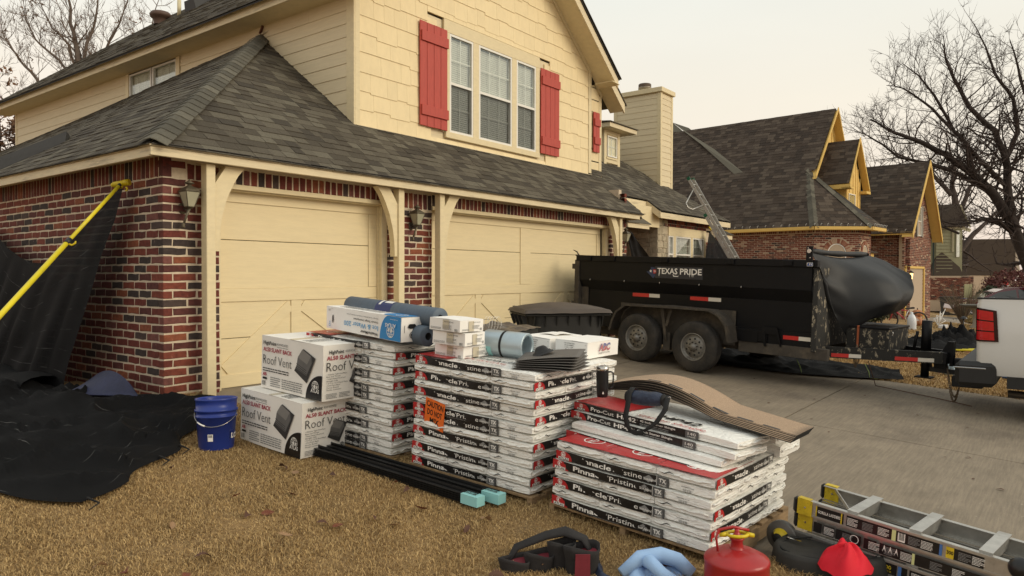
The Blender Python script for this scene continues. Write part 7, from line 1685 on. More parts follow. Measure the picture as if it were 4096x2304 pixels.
# ---------------------------------------------------------------- neighbouring house
M['yel_trim'] = mat('yellow_trim_paint', (.66, .44, .12), .6, n=(6, .08), b=(40, .2, .003)); M['yel_board'] = mat('yellow_board_batten', (.68, .46, .14), .6, n=(4, .08)); M['yel_door'] = mat('yellow_garage_door', (.70, .52, .17), .55, n=(3, .05))
def rot5(): return R(-5)
nb = empty('neighbor_house', (23.66, .18, 0), R(-5)); tag(nb, 'brick house next door with steep brown roof and yellow gables', 'house'); nbm = nb.matrix_world.copy(); nbm = Matrix.Translation((23.66, .18, 0)) @ Matrix.Rotation(R(-5), 4, 'Z')
NB = Pieces('brick', nb, M['brick2'], 300, 'brick_field'); N2H, N2L = .060, .20
def nwall(org, rz, length, z0, z1, skip=None): brick_wall(NB, org, rz, length, z0, z1, skip=skip, pitch=.0715, L=N2L, H=N2H)
S2 = 1.18
def inarch(cx_, w, zs):
    return lambda a, b, z: (cx_-w < (a+b)/2 < cx_+w and z < zs) or ((((a+b)/2-cx_)/(w*1.55))**2+((z-zs)/(w*1.55))**2 < 1 and z > zs-.05)
nwall((0, 10), -math.pi/2, 10, .4, 2.78)
nwall((0, 0), -math.pi/4, S2*math.sqrt(2), .4, 2.78, skip=inarch(.84, .34, 2.05)); nwall((S2, -S2), 0, 1.35, .4, 2.78, skip=inarch(.62, .30, 2.05))
nwall((6.2, 4.0), -math.pi/2, 5.6, -.6, 2.80); nwall((2.53, -1.18), math.pi/2, 2.6, .4, 2.78); nwall((2.6, 1.3), 0, 3.6, -.4, 2.7)
# garage gable face
def gskip(a, b, z):
    m_ = (a+b)/2; zz = z+.03
    lim = 5.8-1.0*0
    if 0.05 < m_-(.0) < 3.0+.05 and z < 1.55 and m_ > .0 and m_ < 2.95 and m_ > .12: return True
    top = 6.0-1.19*abs(m_-2.25)
    if 1.75 < m_ < 2.75 and 2.9 < z < 4.2: return True
    return z > top-.15
nwall((6.0, -1.45), 0, 4.3, -.65, 5.8, skip=gskip)
for (org, rz, L_) in (((0, 10), -math.pi/2, 10), ((0, 0), -math.pi/4, S2*1.414), ((S2, -S2), 0, 1.35), ((6.2, 4.0), -math.pi/2, 5.3)): soldiers(NB, org, rz, L_, 2.79, .17, .06)
NB.flush(nbm)
q = MB(M['mortar2']); q.box(.008, .0, -.6, .2, 10, 2.97); q.prism([(0, .01, -.6), (S2, -S2+.01, -.6), (S2, -S2+.2, -.6), (.2, .05, -.6)], (0, 0, 3.57)); q.box(S2, -S2+.008, -.6, 2.52, -S2+.2, 2.97); q.box(6.208, -1.44, -.9, 6.4, 4, 2.99); q.box(2.54, -1.1, -.6, 2.7, 1.4, 2.9); q.box(2.6, 1.308, -.6, 6.2, 1.5, 2.9)
q.prism([(6.0, -1.442, -.9), (10.3, -1.442, -.9), (10.3, -1.442, 3.1), (8.25, -1.442, 5.65), (6.0, -1.442, 3.0)], (0, .2, 0)); q.obj('mortar_bed', nb)
# arched windows
def arch(T, cx_, w, zs, z0=.9):
    o = empty('arched_window', parent=nb); o.matrix_local = T
    AB = MB(ramp_mat('arch_brick', [(3, (.24, .09, .055)), (3, (.42, .29, .20)), (2, (.30, .14, .09))], .9)); 
    for i in range(26):
        a0, a1 = math.pi*i/26+.012, math.pi*(i+1)/26-.012; r0, r1 = w*1.02, w*1.52
        pts = [(cx_+r0*math.cos(a0), -.02, zs+r0*math.sin(a0)), (cx_+r1*math.cos(a0), -.02, zs+r1*math.sin(a0)), (cx_+r1*math.cos(a1), -.02, zs+r1*math.sin(a1)), (cx_+r0*math.cos(a1), -.02, zs+r0*math.sin(a1))]
        b_ = MB(AB.mats[0]); b_.prism(pts, (0, .06, 0)); b_.obj('arch_brick', o)
    f = MB(M['white_pvc']); 
    for i in range(16):
        a0, a1 = math.pi*i/16, math.pi*(i+1)/16; pts = [(cx_+w*.90*math.cos(a0), .0, zs+w*.90*math.sin(a0)), (cx_+w*math.cos(a0), .0, zs+w*math.sin(a0)), (cx_+w*math.cos(a1), .0, zs+w*math.sin(a1)), (cx_+w*.90*math.cos(a1), .0, zs+w*.90*math.sin(a1))]; f.prism(pts, (0, .05, 0))
    f.box(cx_-w, 0, z0, cx_-w*.9, .05, zs); f.box(cx_+w*.9, 0, z0, cx_+w, .05, zs); f.box(cx_-w, .005, zs-.02, cx_+w, .05, zs+.02); f.box(cx_-.012, .01, z0, cx_+.012, .04, zs+w*.9)
    for a in (45, 135): f.beam((cx_, .025, zs), (cx_+w*.9*math.cos(R(a)), .025, zs+w*.9*math.sin(R(a))), .015, .02)
    f.obj('frame', o); g_ = MB(M['glass']); g_.prism([(cx_+w*.9*math.cos(math.pi*i/16), .03, zs+w*.9*math.sin(math.pi*i/16)) for i in range(17)], (0, .003, 0)); g_.box(cx_-w*.9, .03, z0, cx_+w*.9, .033, zs-.02); g_.obj('pane', o)
    d_ = MB(M['blind']); d_.box(cx_-w, .06, z0, cx_+w, .07, zs+w*.6); d_.obj('blind', o)
arch(Matrix.Rotation(-math.pi/4, 4, 'Z'), .84, .34, 2.05); arch(Matrix.Translation((S2, -S2, 0)), .62, .30, 2.05)
# gutters and eaves
q = MB(M['yel_trim'])
for (a, b) in (((-.3, 10, 0), (-.3, -.12, 0)), ((-.3, -.12, 0), (S2-.05, -S2-.42, 0)), ((S2-.05, -S2-.42, 0), (2.75, -S2-.42, 0))):
    a = Vector(a); b = Vector(b); a.z = b.z = 2.93; q.beam(a, b, .10, .11); a.z = b.z = 2.88; q.beam(a, b, .05, .05)
q.obj('gutter', nb); q = MB(M['yel_trim']); q.box(5.62, -1.85, 2.90, 5.72, 4, 3.0); q.obj('gutter', nb)
q = MB(M['yel_trim']); q.box(-.28, 0, 2.90, .1, 10, 2.91); q.poly([(-.3, -.1, 2.9), (S2, -S2-.4, 2.9), (S2+.1, -S2, 2.9), (0, 0, 2.9)]); q.box(S2, -S2-.4, 2.9, 2.7, -S2, 2.91); q.obj('soffit', nb)
# roof planes
NS = Pieces('shingle', nb, M['shingle2'], 300, 'shingle_field'); PN = 1.236; CN = 1/math.sqrt(1+PN*PN); nN = Vector((-PN*CN, 0, CN))
def f_n(u, v): return Vector((-.33+v*CN, 13-u, 2.98+v*CN*PN)), nN
def b_n(v):
    x = -.33+v*CN; z = 2.98+v*CN*PN
    y0 = -.13+(x+.33)*.48 if z < 5.26 else .5       # bay hip, then the gable rake
    return 0.0, 13-y0
shingles(NS, f_n, 60, 4.0/CN, 0, b_n, tab=.26, expo=.155)
# garage wing, left slope
PG = 1.19; CG = 1/math.sqrt(1+PG*PG); nG = Vector((-PG*CG, 0, CG))
def f_g(u, v): return Vector((5.60+v*CG, 6-u, 2.96+v*CG*PG)), nG
shingles(NS, f_g, 40, 2.65/CG, 0, lambda v: (0, 7.85), tab=.26, expo=.155)
# dormer left slope
PD = 1.55; CD = 1/math.sqrt(1+PD*PD); nD = Vector((-PD*CD, 0, CD))
def f_d(u, v): return Vector((1.98+v*CD, 2.2-u, 4.70+v*CD*PD)), nD
shingles(NS, f_d, 30, 1.16/CD, 0, lambda v: (0, 2.75), tab=.24, expo=.155)
# bay hip facets
ap = Vector((1.54, .78, 5.26)); c0 = Vector((-.33, -.13, 2.98)); c1 = Vector((S2-.05, -S2-.46, 2.98)); c2_ = Vector((2.80, -S2-.46, 2.98))
def facet(A, B, P):
    e_ = (B-A).normalized(); mid = A.lerp(B, .5); n = (B-A).cross(P-A).normalized(); n = n if n.z > 0 else -n
    up = (P-A)-e_*(P-A).dot(e_); H_ = up.length; up.normalize(); pu = (P-A).dot(e_); L_ = (B-A).length
    shingles(NS, lambda u, v: (A+e_*u+up*v, n), 40, H_, 0, lambda v: (pu*v/H_, L_+(pu-L_)*v/H_), tab=.22, expo=.155)
facet(c0, c1, ap); facet(c1, c2_, ap+Vector((.2, .1, 0)))
NS.flush(nbm)
q = MB(M['deck']); q.poly([(-.33, 13, 2.97), (-.33, -.13, 2.97), (1.54, .78, 5.25), (1.6, .5, 5.3), (3.67, .5, 7.9), (3.67, 7.3, 7.9), (3.67, 13, 7.9)]); q.poly([(3.67, .5, 7.9), (3.67, 13, 7.9), (7.7, 13, 2.97), (7.7, .5, 2.97)]); q.poly([c0-Vector((0, 0, .01)), c1-Vector((0, 0, .01)), ap-Vector((0, 0, .01))]); q.poly([c1-Vector((0, 0, .01)), c2_-Vector((0, 0, .01)), ap-Vector((0, 0, .01))])
q.poly([(5.60, 6, 2.95), (5.60, -1.85, 2.95), (8.25, -1.85, 6.10), (8.25, 6, 6.10)]); q.poly([(8.25, -1.85, 6.10), (8.25, 6, 6.10), (10.6, 6, 2.9), (10.6, -1.85, 2.9)]); q.poly([(1.98, 2.2, 4.69), (1.98, -.55, 4.69), (3.14, -.55, 6.49), (3.14, 2.2, 6.49)]); q.poly([(3.14, 2.2, 6.49), (3.14, -.55, 6.49), (4.35, -.55, 4.65), (4.35, 2.2, 4.65)]); q.obj('roof_deck', nb)
for (A, B, w_) in ((c0, ap, .16), (c1, ap, .16)):
    n_ = 18
    for i in range(n_):
        a = A.lerp(B, i/n_); b = A.lerp(B, (i+1)/n_+.01); q = MB(M['cap']); sd = (B-A).cross(Vector((0, 0, 1))).normalized()*w_; z0 = Vector((0, 0, .035)); dd = Vector((0, 0, -.10)); q.add([a-sd+z0+dd, a+z0*1.8, a+sd+z0+dd, b-sd+z0+dd*.9, b+z0*1.5, b+sd+z0+dd*.9], [(0, 1, 4, 3), (1, 2, 5, 4)]); q.obj('ridge_cap', nb)
# raised hip wing seen on the big slope
q = MB(M['cap']); A = Vector((4.17, 8.17, 8.52)); B = Vector((1.58, 3.75, 5.34)); C_ = Vector((3.79, 7.1, 8.06)); D_ = Vector((1.55, 3.25, 5.30))
q.add([A, B, C_, D_, A.lerp(B, .5)+Vector((-.1, 0, .12)), C_.lerp(D_, .5)], [(0, 4, 5, 2), (4, 1, 3, 5)]); q.add([A, A+Vector((0, 2, 0)), B+Vector((0, .8, 0)), B], [(0, 1, 2, 3)]); q.obj('hip_wing', nb)
# gables
def yel_gable(o, x0, xa, x1, z0a, za, z0b, y, wall=True, over=.5, board=.20):
    q = MB(M['yel_trim'])
    for (xs, zs) in ((x0, z0a), (x1, z0b)):
        q.hexa([(xa, y-over, za-board), (xs, y-over, zs-board), (xs, y-over+.03, zs-board), (xa, y-over+.03, za-board), (xa, y-over, za), (xs, y-over, zs), (xs, y-over+.03, zs), (xa, y-over+.03, za)])
        q.hexa([(xa, y-over+.03, za-.15), (xs, y-over+.03, zs-.15), (xs, y, zs-.15), (xa, y, za-.15), (xa, y-over+.03, za-.13), (xs, y-over+.03, zs-.13), (xs, y, zs-.13), (xa, y, za-.13)])
    q.obj('rake', o)
gb = nb
yel_gable(gb, 1.30, 3.67, 6.2, 5.02, 7.96, 3.9, .72, over=.32, board=.14)
q = MB(M['yel_board']); q.prism([(1.45, .74, 5.0), (2.4, .74, 4.1), (6.4, .74, 4.1), (3.67, .74, 7.8)], (0, .1, 0)); q.obj('gable_wall', nb)
for k in range(14):
    x = .9+k*.42; zt = 7.6-1.24*abs(x-3.67)
    if zt > 5.1: q = MB(M['yel_board']); q.box(x, .715, 4.6, x+.045, .739, zt); q.obj('batten', nb)
q = MB(M['yel_board']); q.box(2.30, -.35, 3.2, 3.92, 1.5, 4.75); q.prism([(2.30, -.352, 4.7), (3.95, -.352, 4.7), (3.14, -.352, 6.2)], (0, .1, 0)); q.obj('dormer_wall', nb)
for x in (2.34, 2.62, 3.05, 3.35, 3.62, 3.86): 
    zt = 6.1-1.45*abs(x-3.14) if abs(x-3.14) > .0 else 6.1; q = MB(M['yel_board']); q.box(x, -.372, 4.42 if 2.5 < x < 3.4 else 3.2, x+.035, -.353, max(4.5, zt)); q.obj('batten', nb)
yel_gable(gb, 1.98, 3.14, 4.36, 4.72, 6.56, 4.66, -.35, over=.25, board=.15)
q = MB(M['yel_trim']); q.box(1.90, -.62, 4.50, 2.0, 1.0, 4.66); q.box(1.9, -.62, 4.50, 2.35, -.30, 4.56); q.box(3.86, -.62, 4.46, 4.36, -.30, 4.56); q.obj('dormer_eave', nb)
window(nb, Matrix.Translation((2.55, -.37, 3.30)), .74, 1.08, 4, 1, screen=False)
yel_gable(gb, 5.55, 8.25, 10.55, 2.94, 6.16, 2.90, -1.45, over=.42, board=.22)
q = MB(M['yel_door']); 
for k in range(5): d_ = MB(M['yel_door']); d_.box(6.14, -1.40, -.64+k*.435, 8.95, -1.36, -.64+k*.435+.43, ch=.008); d_.obj('garage_panel', nb)
q = MB(M['yel_trim']); q.box(6.02, -1.50, -.66, 6.13, -1.38, 1.62); q.box(8.96, -1.5, -.66, 9.06, -1.38, 1.62); q.box(6.02, -1.50, 1.55, 9.06, -1.38, 1.64); q.box(4.62, -.6, -.4, 4.80, -.42, 2.0); q.box(2.55, -.62, 2.0, 4.85, -.40, 2.14); q.obj('door_frame', nb)
q = MB(M['shingle2']); q.hexa([(2.5, -.75, 2.15), (5.0, -.75, 2.15), (5.2, 1.3, 2.75), (2.5, 1.3, 2.75), (2.5, -.75, 2.18), (5.0, -.75, 2.18), (5.2, 1.3, 2.78), (2.5, 1.3, 2.78)]); q.obj('porch_roof', nb)
window(nb, Matrix.Translation((7.95, -1.47, 2.95)), .55, 1.25, 2, 2, screen=False)
for x in (7.70, 8.52): q = MB(mat('gray_shutter', (.24, .22, .19), .7)); q.box(x, -1.50, 2.9, x+.20, -1.465, 4.25, ch=.01); q.obj('shutter', nb)
ll = empty('porch_lantern', (6.30, -1.62, 1.25), parent=nb); q = MB(M['black_coat']); q.lathe([(.03, -.20), (.05, -.17), (.06, -.16)], 8); q.lathe([(.12, .10), (.10, .14), (.03, .20), (.0, .22)], 8); q.beam((0, .14, .18), (0, .0, .20), .02, .02); q.obj('metalwork', ll)
em = bpy.data.materials.new('lit_lantern'); em.use_nodes = True; em.node_tree.nodes['Principled BSDF'].inputs['Emission Color'].default_value = (1, .62, .22, 1); em.node_tree.nodes['Principled BSDF'].inputs['Emission Strength'].default_value = 2.6; em.node_tree.nodes['Principled BSDF'].inputs['Base Color'].default_value = (.8, .6, .3, 1)
q = MB(em); q.lathe([(.055, -.15), (.085, .09), (.0, .10)], 8); q.obj('lit_glass', ll)
# clear icicle-light clips along the gutter
q = MB(mat('light_clips', (.55, .54, .50), .3)); 
for (a, b, n_) in (((-.36, 10, 3.0), (-.36, -.14, 3.0), 34), ((-.36, -.14, 3.0), (S2-.05, -S2-.5, 3.0), 9), ((S2, -S2-.5, 3.0), (2.8, -S2-.5, 3.0), 9), ((5.58, 4, 3.02), (5.58, -1.9, 3.02), 18)):
    for i in range(n_): p_ = Vector(a).lerp(Vector(b), i/n_); q.tube([p_, p_+Vector((0, 0, .07)), p_+Vector((.02, -.03, .09))], .009, 4)
o = q.obj('light_clip', nb); o['kind'] = 'stuff'
# ---------------------------------------------------------------- green sided house beyond
gh = empty('green_house', (47.0, -.6, 0)); tag(gh, 'green sided two storey house with a low brick garage beyond the neighbor', 'house')
M['sage'] = mat('sage_siding', (.26, .25, .15), .7, n=(5, .1)); 
gm_ = Matrix.Translation((0, 0, 0))
q = MB(M['shingle2']); q.hexa([(-1.2, .35, 4.25), (1.25, -1.75, 4.25), (4, 2, 4.25), (-.2, 4, 4.25), (.0, .03, 5.55), (1.0, -1.25, 5.60), (4, 2, 5.6), (1.5, 3.5, 5.6)]); q.obj('roof', gh)
q = MB(M['sage']); q.hexa([(.1, -.1, 1.2), (.72, -.88, 1.2), (3, 1, 1.2), (1, 3, 1.2), (.1, -.1, 4.25), (.72, -.88, 4.25), (3, 1, 4.25), (1, 3, 4.25)]); q.hexa([(.721, -.88, 1.2), (1.05, -1.36, 1.2), (3, .9, 1.2), (2, 1, 1.2), (.721, -.88, 4.25), (1.05, -1.36, 4.25), (3, .9, 4.25), (2, 1, 4.25)]); q.obj('wall', gh)
z = 1.3
while z < 4.2: q = MB(M['sage']); q.beam((.08, -.115, z), (.70, -.895, z), .02, .03); q.obj('siding_board', gh); z += .2
q = MB(mat('cream_trim_far', (.50, .46, .30), .6)); q.beam((.7, -.9, 2.7), (.7, -.9, 4.1), .10, .10, up=(1, 0, 0)); q.beam((1.0, -1.3, 4.2), (1.35, -1.75, 4.0), .05, .2); q.beam((-.1, .1, 4.15), (1.1, -1.4, 4.18), .08, .12); q.beam((1.25, -1.75, 4.2), (1.0, -1.25, 5.55), .08, .1, up=(1, 0, 0)); q.obj('trim', gh)
q = MB(M['white_pvc']); q.beam((.90, -1.16, 2.4), (.90, -1.16, 4.0), .26, .03, up=(-.6, -.8, 0)); q.obj('window_frame', gh); q = MB(M['glass']); q.beam((.87, -1.20, 2.45), (.87, -1.20, 3.15), .20, .01, up=(-.6, -.8, 0)); q.beam((.87, -1.20, 3.25), (.87, -1.20, 3.95), .20, .01, up=(-.6, -.8, 0)); q.obj('window_pane', gh)
q = MB(M['shingle2']); q.hexa([(-.15, .15, 1.26), (1.35, -1.75, 1.26), (3.5, .5, 1.3), (2, 2, 1.3), (.15, -.15, 2.66), (.35, -.42, 2.66), (2.5, 1, 2.3), (2, 1.5, 2.3)]); q.obj('garage_roof', gh)
GB = Pieces('brick', gh, M['brick2'], 300, 'brick_field'); brick_wall(GB, (-.20, .18), math.atan2(-1.53, 1.18), 1.95, -.2, 1.15, pitch=.075, L=.2, H=.062); brick_wall(GB, (1.02, -1.36), math.atan2(-.56, .42), .72, -.2, 1.2, skip=lambda a, b, z: .12 < (a+b)/2 < .62 and z < .75, pitch=.075, L=.2, H=.062); GB.flush(Matrix.Translation((47, -.6, 0)))
q = MB(M['mortar2']); q.hexa([(-.16, .18, -.9), (1.04, -1.34, -.9), (3, 1, -.9), (2, 2, -.9), (-.16, .18, 1.25), (1.04, -1.34, 1.25), (3, 1, 1.25), (2, 2, 1.25)]); q.hexa([(1.04, -1.345, -.9), (1.47, -1.93, -.9), (3.2, 0, -.9), (3, .9, -.9), (1.04, -1.345, 1.25), (1.47, -1.93, 1.25), (3.2, 0, 1.25), (3, .9, 1.25)]); q.obj('mortar_bed', gh)
q = MB(mat('pale_door', (.42, .40, .22), .6)); q.beam((1.26, -1.68, -.4), (1.26, -1.68, .74), .48, .03, up=(-.8, -.6, 0)); q.obj('garage_door', gh)
q = MB(mat('downspout_dark', (.03, .05, .045), .5)); q.beam((.0, .03, 1.3), (.0, .03, 3.5), .08, .08, up=(1, 0, 0)); q.obj('downspout', gh)
# far dark roofed house
fh = empty('far_house', (68, -2, 0)); tag(fh, 'distant house with a broad dark roof behind the red shrub', 'house')
q = MB(M['shingle2']); q.hexa([(-1.6, 1.8, 1.3), (1.5, -1.6, 1.3), (6, 3, 1.3), (2, 6, 1.3), (-.6, 1.2, 4.3), (1.5, -1.55, 4.35), (5, 2, 4.35), (3, 4, 4.3)]); q.obj('roof', fh)
q = MB(mat('pale_gable', (.45, .38, .30), .7)); q.prism([(1.52, -1.62, 1.2), (1.75, -2.0, 1.2), (1.55, -1.65, 4.3)], (3, 3, 0)); q.obj('gable_trim', fh); q = MB(M['mortar2']); q.hexa([(-1.3, 1.5, -1), (1.6, -1.6, -1), (6, 3, -1), (2, 6, -1), (-1.3, 1.5, 1.3), (1.6, -1.6, 1.3), (6, 3, 1.3), (2, 6, 1.3)]); q.obj('wall', fh)

# ---------------------------------------------------------------- bare trees
def bark(name, c): return mat(name, c, .95, n=(8, .3), b=(20, .8, .02))
M['bark_dark'] = bark('bark_dark', (.040, .030, .025)); M['bark_gray'] = bark('bark_gray', (.135, .105, .085)); M['twig'] = bark('twig', (.060, .043, .036)); M['twig_pale'] = bark('twig_pale', (.17, .125, .095)); M['bark_far'] = bark('bark_far', (.085, .065, .055))
def branchy(T_, W_, limbs, seed, r0, twig_r, levels=3, spread=.7, upb=.25, dens=1.0, lseg=1.2, leafp=0, leaves=None, lscale=1.0):
    r = random.Random(seed)
    def tw(mb, p, d, L, rad, lev):
        n_ = 4; pts = [p]; q_ = p.copy(); dd = d.copy()
        for i in range(n_):
            dd = (dd+Vector((r.gauss(0, .16), r.gauss(0, .16), r.gauss(0, .13)+upb*.12))).normalized(); q_ = q_+dd*L/n_; pts.append(q_.copy())
        mb.tube(pts, [rad*(1-.75*i/n_) for i in range(n_+1)], 4 if lev < 2 else 3, cap=False, sm=True)
        if leaves is not None and lev >= levels-1 and r.random() < leafp: leaves.append(pts[-1]); leaves.append(pts[-2])
        if lev < levels:
            k = max(1, int(r.choice((3, 4, 4, 5))*dens))
            for j in range(k):
                t = r.uniform(.2, 1); i = min(n_-1, int(t*n_)); base = pts[i].lerp(pts[i+1], t*n_-i)
                sd = Vector((r.gauss(0, 1), r.gauss(0, 1), r.gauss(0, .8)+upb)).normalized(); nd = (dd*(1-spread*.6)+sd*spread).normalized()
                tw(mb, base, nd, L*r.uniform(.42, .68), max(rad*.5, twig_r), lev+1)
    for li, (pts, ra, rb) in enumerate(limbs):
        P_ = [Vector(p) for p in pts]
        # smooth polyline
        Q = []
        for i in range(len(P_)-1):
            for t in (0, .33, .66): Q.append(P_[i].lerp(P_[i+1], t)+Vector((r.gauss(0, .02), r.gauss(0, .02), r.gauss(0, .02)))*lscale)
        Q.append(P_[-1]); n_ = len(Q)
        rad = [ra+(rb-ra)*i/(n_-1) for i in range(n_)]; T_.tube(Q, rad, 9, cap=False)
        for i in range(1, n_):
            if rad[i] > r0*1.2 and r.random() < .4: continue
            k = int(r.choice((1, 2, 2, 3))*dens)
            for j in range(k):
                d0 = (Q[i]-Q[i-1]).normalized(); sd = Vector((r.gauss(0, 1), r.gauss(0, 1), r.gauss(0, .8)+upb)).normalized(); nd = (d0*.5+sd*.8).normalized()
                tw(W_, Q[i-1].lerp(Q[i], r.random()), nd, lseg*r.uniform(.7, 1.3)*(1 if rad[i] > r0*.3 else .8), max(rad[i]*.38, twig_r*2), 1)
def make_tree(label, limbs, seed, bm_, tm_, r0, twig_r, levels, dens, lseg, upb=.25, spread=.7, leafp=0, leafm=None, lsz=.06, name='bare_tree'):
    o = empty(name, limbs[0][0][0]); tag(o, label, 'tree'); T_ = MB(bm_); W_ = MB(tm_); lv = [] if leafp else None; iv = -Vector(limbs[0][0][0])
    limbs = [([Vector(p)+iv for p in pts], a, b) for pts, a, b in limbs]
    branchy(T_, W_, limbs, seed, r0, twig_r, levels, spread, upb, dens, lseg, leafp, lv)
    T_.obj('trunk', o); c = W_.obj('crown', o)
    if lv:
        L_ = MB(leafm); r = random.Random(seed+1)
        for p_ in lv:
            for _ in range(3):
                a = Vector((r.gauss(0, 1), r.gauss(0, 1), r.gauss(0, 1))).normalized(); b = a.orthogonal().normalized(); c_ = p_+Vector((r.gauss(0, .05), r.gauss(0, .05), r.gauss(0, .05)-.03)); s = lsz*r.uniform(.6, 1.3)
                L_.add([c_-a*s, c_+b*s*.5, c_+a*s, c_-b*s*.5+a*s*.2], [(0, 1, 2, 3)])
        L_.obj('dead_leaves', o)
    return o
A_ = [(38.79, -6.4, .02), (38.09, -5.42, 2.26), (37.76, -4.95, 3.75), (37.26, -4.26, 5.06), (36.71, -3.51, 5.99), (35.92, -2.46, 6.92), (35.13, -1.41, 7.57), (34.34, -.37, 8.04), (33.78, .38, 8.6)]
make_tree('large leaning bare tree with black limbs at the right edge', [
    ([(39.0, -6.7, -.9)]+A_, .36, .03),
    ([(37.76, -4.95, 3.75), (37.67, -4.78, 5.43), (37.63, -4.69, 6.74), (37.3, -4.23, 8.05), (36.63, -3.32, 9.17), (36.19, -2.71, 10.47), (35.98, -2.41, 11.41), (35.87, -2.25, 12.15)], .21, .02),
    ([(37.26, -4.26, 5.06), (36.14, -2.77, 6.18), (35.35, -1.72, 6.55), (34.56, -.68, 6.82), (33.88, .22, 7.66), (33.55, .67, 7.94)], .13, .015),
    ([(37.63, -4.69, 6.74), (37.98, -5.12, 8.05), (37.89, -4.95, 9.54), (37.34, -4.19, 10.85), (37.12, -3.88, 11.97), (36.8, -3.42, 13.09)], .13, .015),
    ([(36.71, -3.51, 5.99), (36.5, -3.2, 7.48), (35.94, -2.44, 8.42), (35.38, -1.69, 9.35), (34.71, -.79, 10.09), (34.26, -.2, 10.19)], .11, .015),
    ([(38.09, -5.42, 2.26), (38.39, -5.75, 4.5), (38.3, -5.58, 6.37), (38.45, -5.7, 8.61), (38.13, -5.23, 10.48), (37.81, -4.77, 12.35)], .24, .02),
    ([(37.67, -4.78, 5.43), (36.83, -3.65, 6.74), (36.16, -2.74, 8.04), (35.62, -1.98, 9.72), (35.17, -1.38, 10.66), (34.72, -.78, 11.22)], .12, .015),
    ([(36.3, -3.0, 3.2), (35.2, -1.5, 4.0), (34.0, .1, 4.4), (33.2, 1.2, 5.0)], .06, .012),
    ([(38.2, -5.5, 4.0), (38.6, -6.1, 5.5), (38.5, -6.2, 8), (38.9, -6.7, 10.5)], .14, .02),
    ([(37.67, -4.78, 3.6), (36.9, -3.9, 3.9), (36.0, -2.8, 3.6), (35.0, -1.6, 4.3)], .09, .012)],
    11, M['bark_dark'], M['twig'], .20, .0085, 3, 1.0, 1.7, upb=.35)
make_tree('bare tree with spreading trunk behind the green house', [
    ([(52.5, -1.3, -.8), (52.4, -1.08, 1.88), (52.51, -1.17, 3.73), (52.61, -1.25, 5.58), (52.39, -.91, 7.16), (52.49, -1.0, 8.48), (52.2, -.55, 10.85)], .42, .03),
    ([(52.51, -1.17, 2.6), (53.24, -2.09, 4.0), (54.05, -3.13, 5.32), (54.71, -3.96, 6.38)], .22, .03), ([(52.61, -1.25, 5.0), (53.11, -1.86, 7.16), (53.93, -2.89, 8.22), (54.44, -3.49, 10.33)], .17, .03), ([(52.39, -.91, 6.6), (51.52, .25, 8.21), (50.24, 1.93, 8.47), (49.27, 3.18, 8.2)], .16, .02),
    ([(52.6, -1.3, 3.2), (51.8, -.2, 4.8), (50.9, 1.0, 6.6), (50.3, 1.9, 9.4)], .15, .02)], 21, M['bark_far'], M['twig'], .2, .013, 3, .9, 2.3, upb=.3)
for k, (x, y, h, s) in enumerate(((60, 8, 12, 31), (66, 2, 11, 32), (74, -6, 12, 33), (58, 14, 10, 34))):
    make_tree(('thin pale bare tree in the distance above the garage ridge', 'distant bare tree behind the far dark roof', 'distant bare tree at the far right skyline', 'faint bare tree left of the yellow dormer')[k], [([(x, y, -1), (x+.2, y, h*.4), (x, y+.3, h)], .2, .03), ([(x+.2, y, h*.3), (x+1.5, y-1.5, h*.6), (x+2, y-2.5, h*.9)], .12, .02), ([(x+.2, y, h*.35), (x-1.5, y+1.5, h*.65), (x-2, y+2.2, h*.9)], .12, .02)], s, M['bark_far'], M['twig_pale'], .2, .014, 2, 1.0, 3.2, upb=.5)
# left trees behind the house
make_tree('pale bare tree rising behind the upper roof at left', [
    ([(6.9, 19.0, 0), (6.84, 19.04, 6.9), (6.81, 19.1, 8.61), (6.7, 19.27, 9.54), (6.63, 19.39, 11.2)], .15, .02), ([(6.84, 19.0, 7.6), (7.01, 18.84, 8.88), (7.18, 18.64, 9.67), (7.28, 18.55, 11)], .07, .015),
    ([(6.84, 19.04, 7.3), (6.44, 19.57, 8.35), (6.05, 20.1, 8.88), (5.82, 20.42, 9.53), (5.74, 20.53, 9.9)], .05, .01), ([(6.84, 19.04, 7.6), (6.61, 19.36, 8.88), (6.3, 19.79, 9.4), (6.06, 20.11, 10.3)], .05, .01),
    ([(6.95, 18.9, 7.0), (7.41, 18.32, 8.75), (7.66, 18.01, 9.54), (7.91, 17.71, 10.6)], .06, .01), ([(6.5, 19.4, 6.0), (5.95, 20.19, 7.69), (5.64, 20.61, 8.35), (5.41, 20.93, 8.87), (5.29, 21.09, 9.3)], .06, .01),
    ([(6.9, 18.9, 7.2), (7.8, 17.8, 8.5), (8.3, 17.2, 9.4), (8.5, 17.0, 10.4)], .05, .01), ([(6.6, 19.3, 5.2), (5.6, 20.3, 6.4), (5.0, 21.0, 7.3), (4.7, 21.4, 8.4)], .05, .01)],
    41, M['bark_gray'], M['twig_pale'], .12, .0055, 3, 1.0, 1.0, upb=.55, spread=.6, leafp=.02, leafm=mat('dead_leaf_tree', (.16, .09, .05), .9))
make_tree('oak with brown leaves still on it at the far left edge', [([(3.5, 17.2, 0), (3.7, 17.0, 4.2), (3.9, 16.9, 5.2), (3.8, 17.1, 6.3)], .09, .02), ([(3.7, 17.0, 3.2), (3.2, 17.8, 4.4), (2.9, 18.3, 5.6)], .05, .01), ([(3.7, 17.0, 3.6), (4.1, 16.5, 4.6), (4.3, 16.3, 5.5)], .05, .01)],
    51, M['bark_gray'], M['bark_gray'], .08, .005, 3, 1.1, .9, leafp=.8, leafm=mat('oak_leaf_brown', (.17, .085, .04), .85, n=(3, .4)), lsz=.075, name='oak_tree')

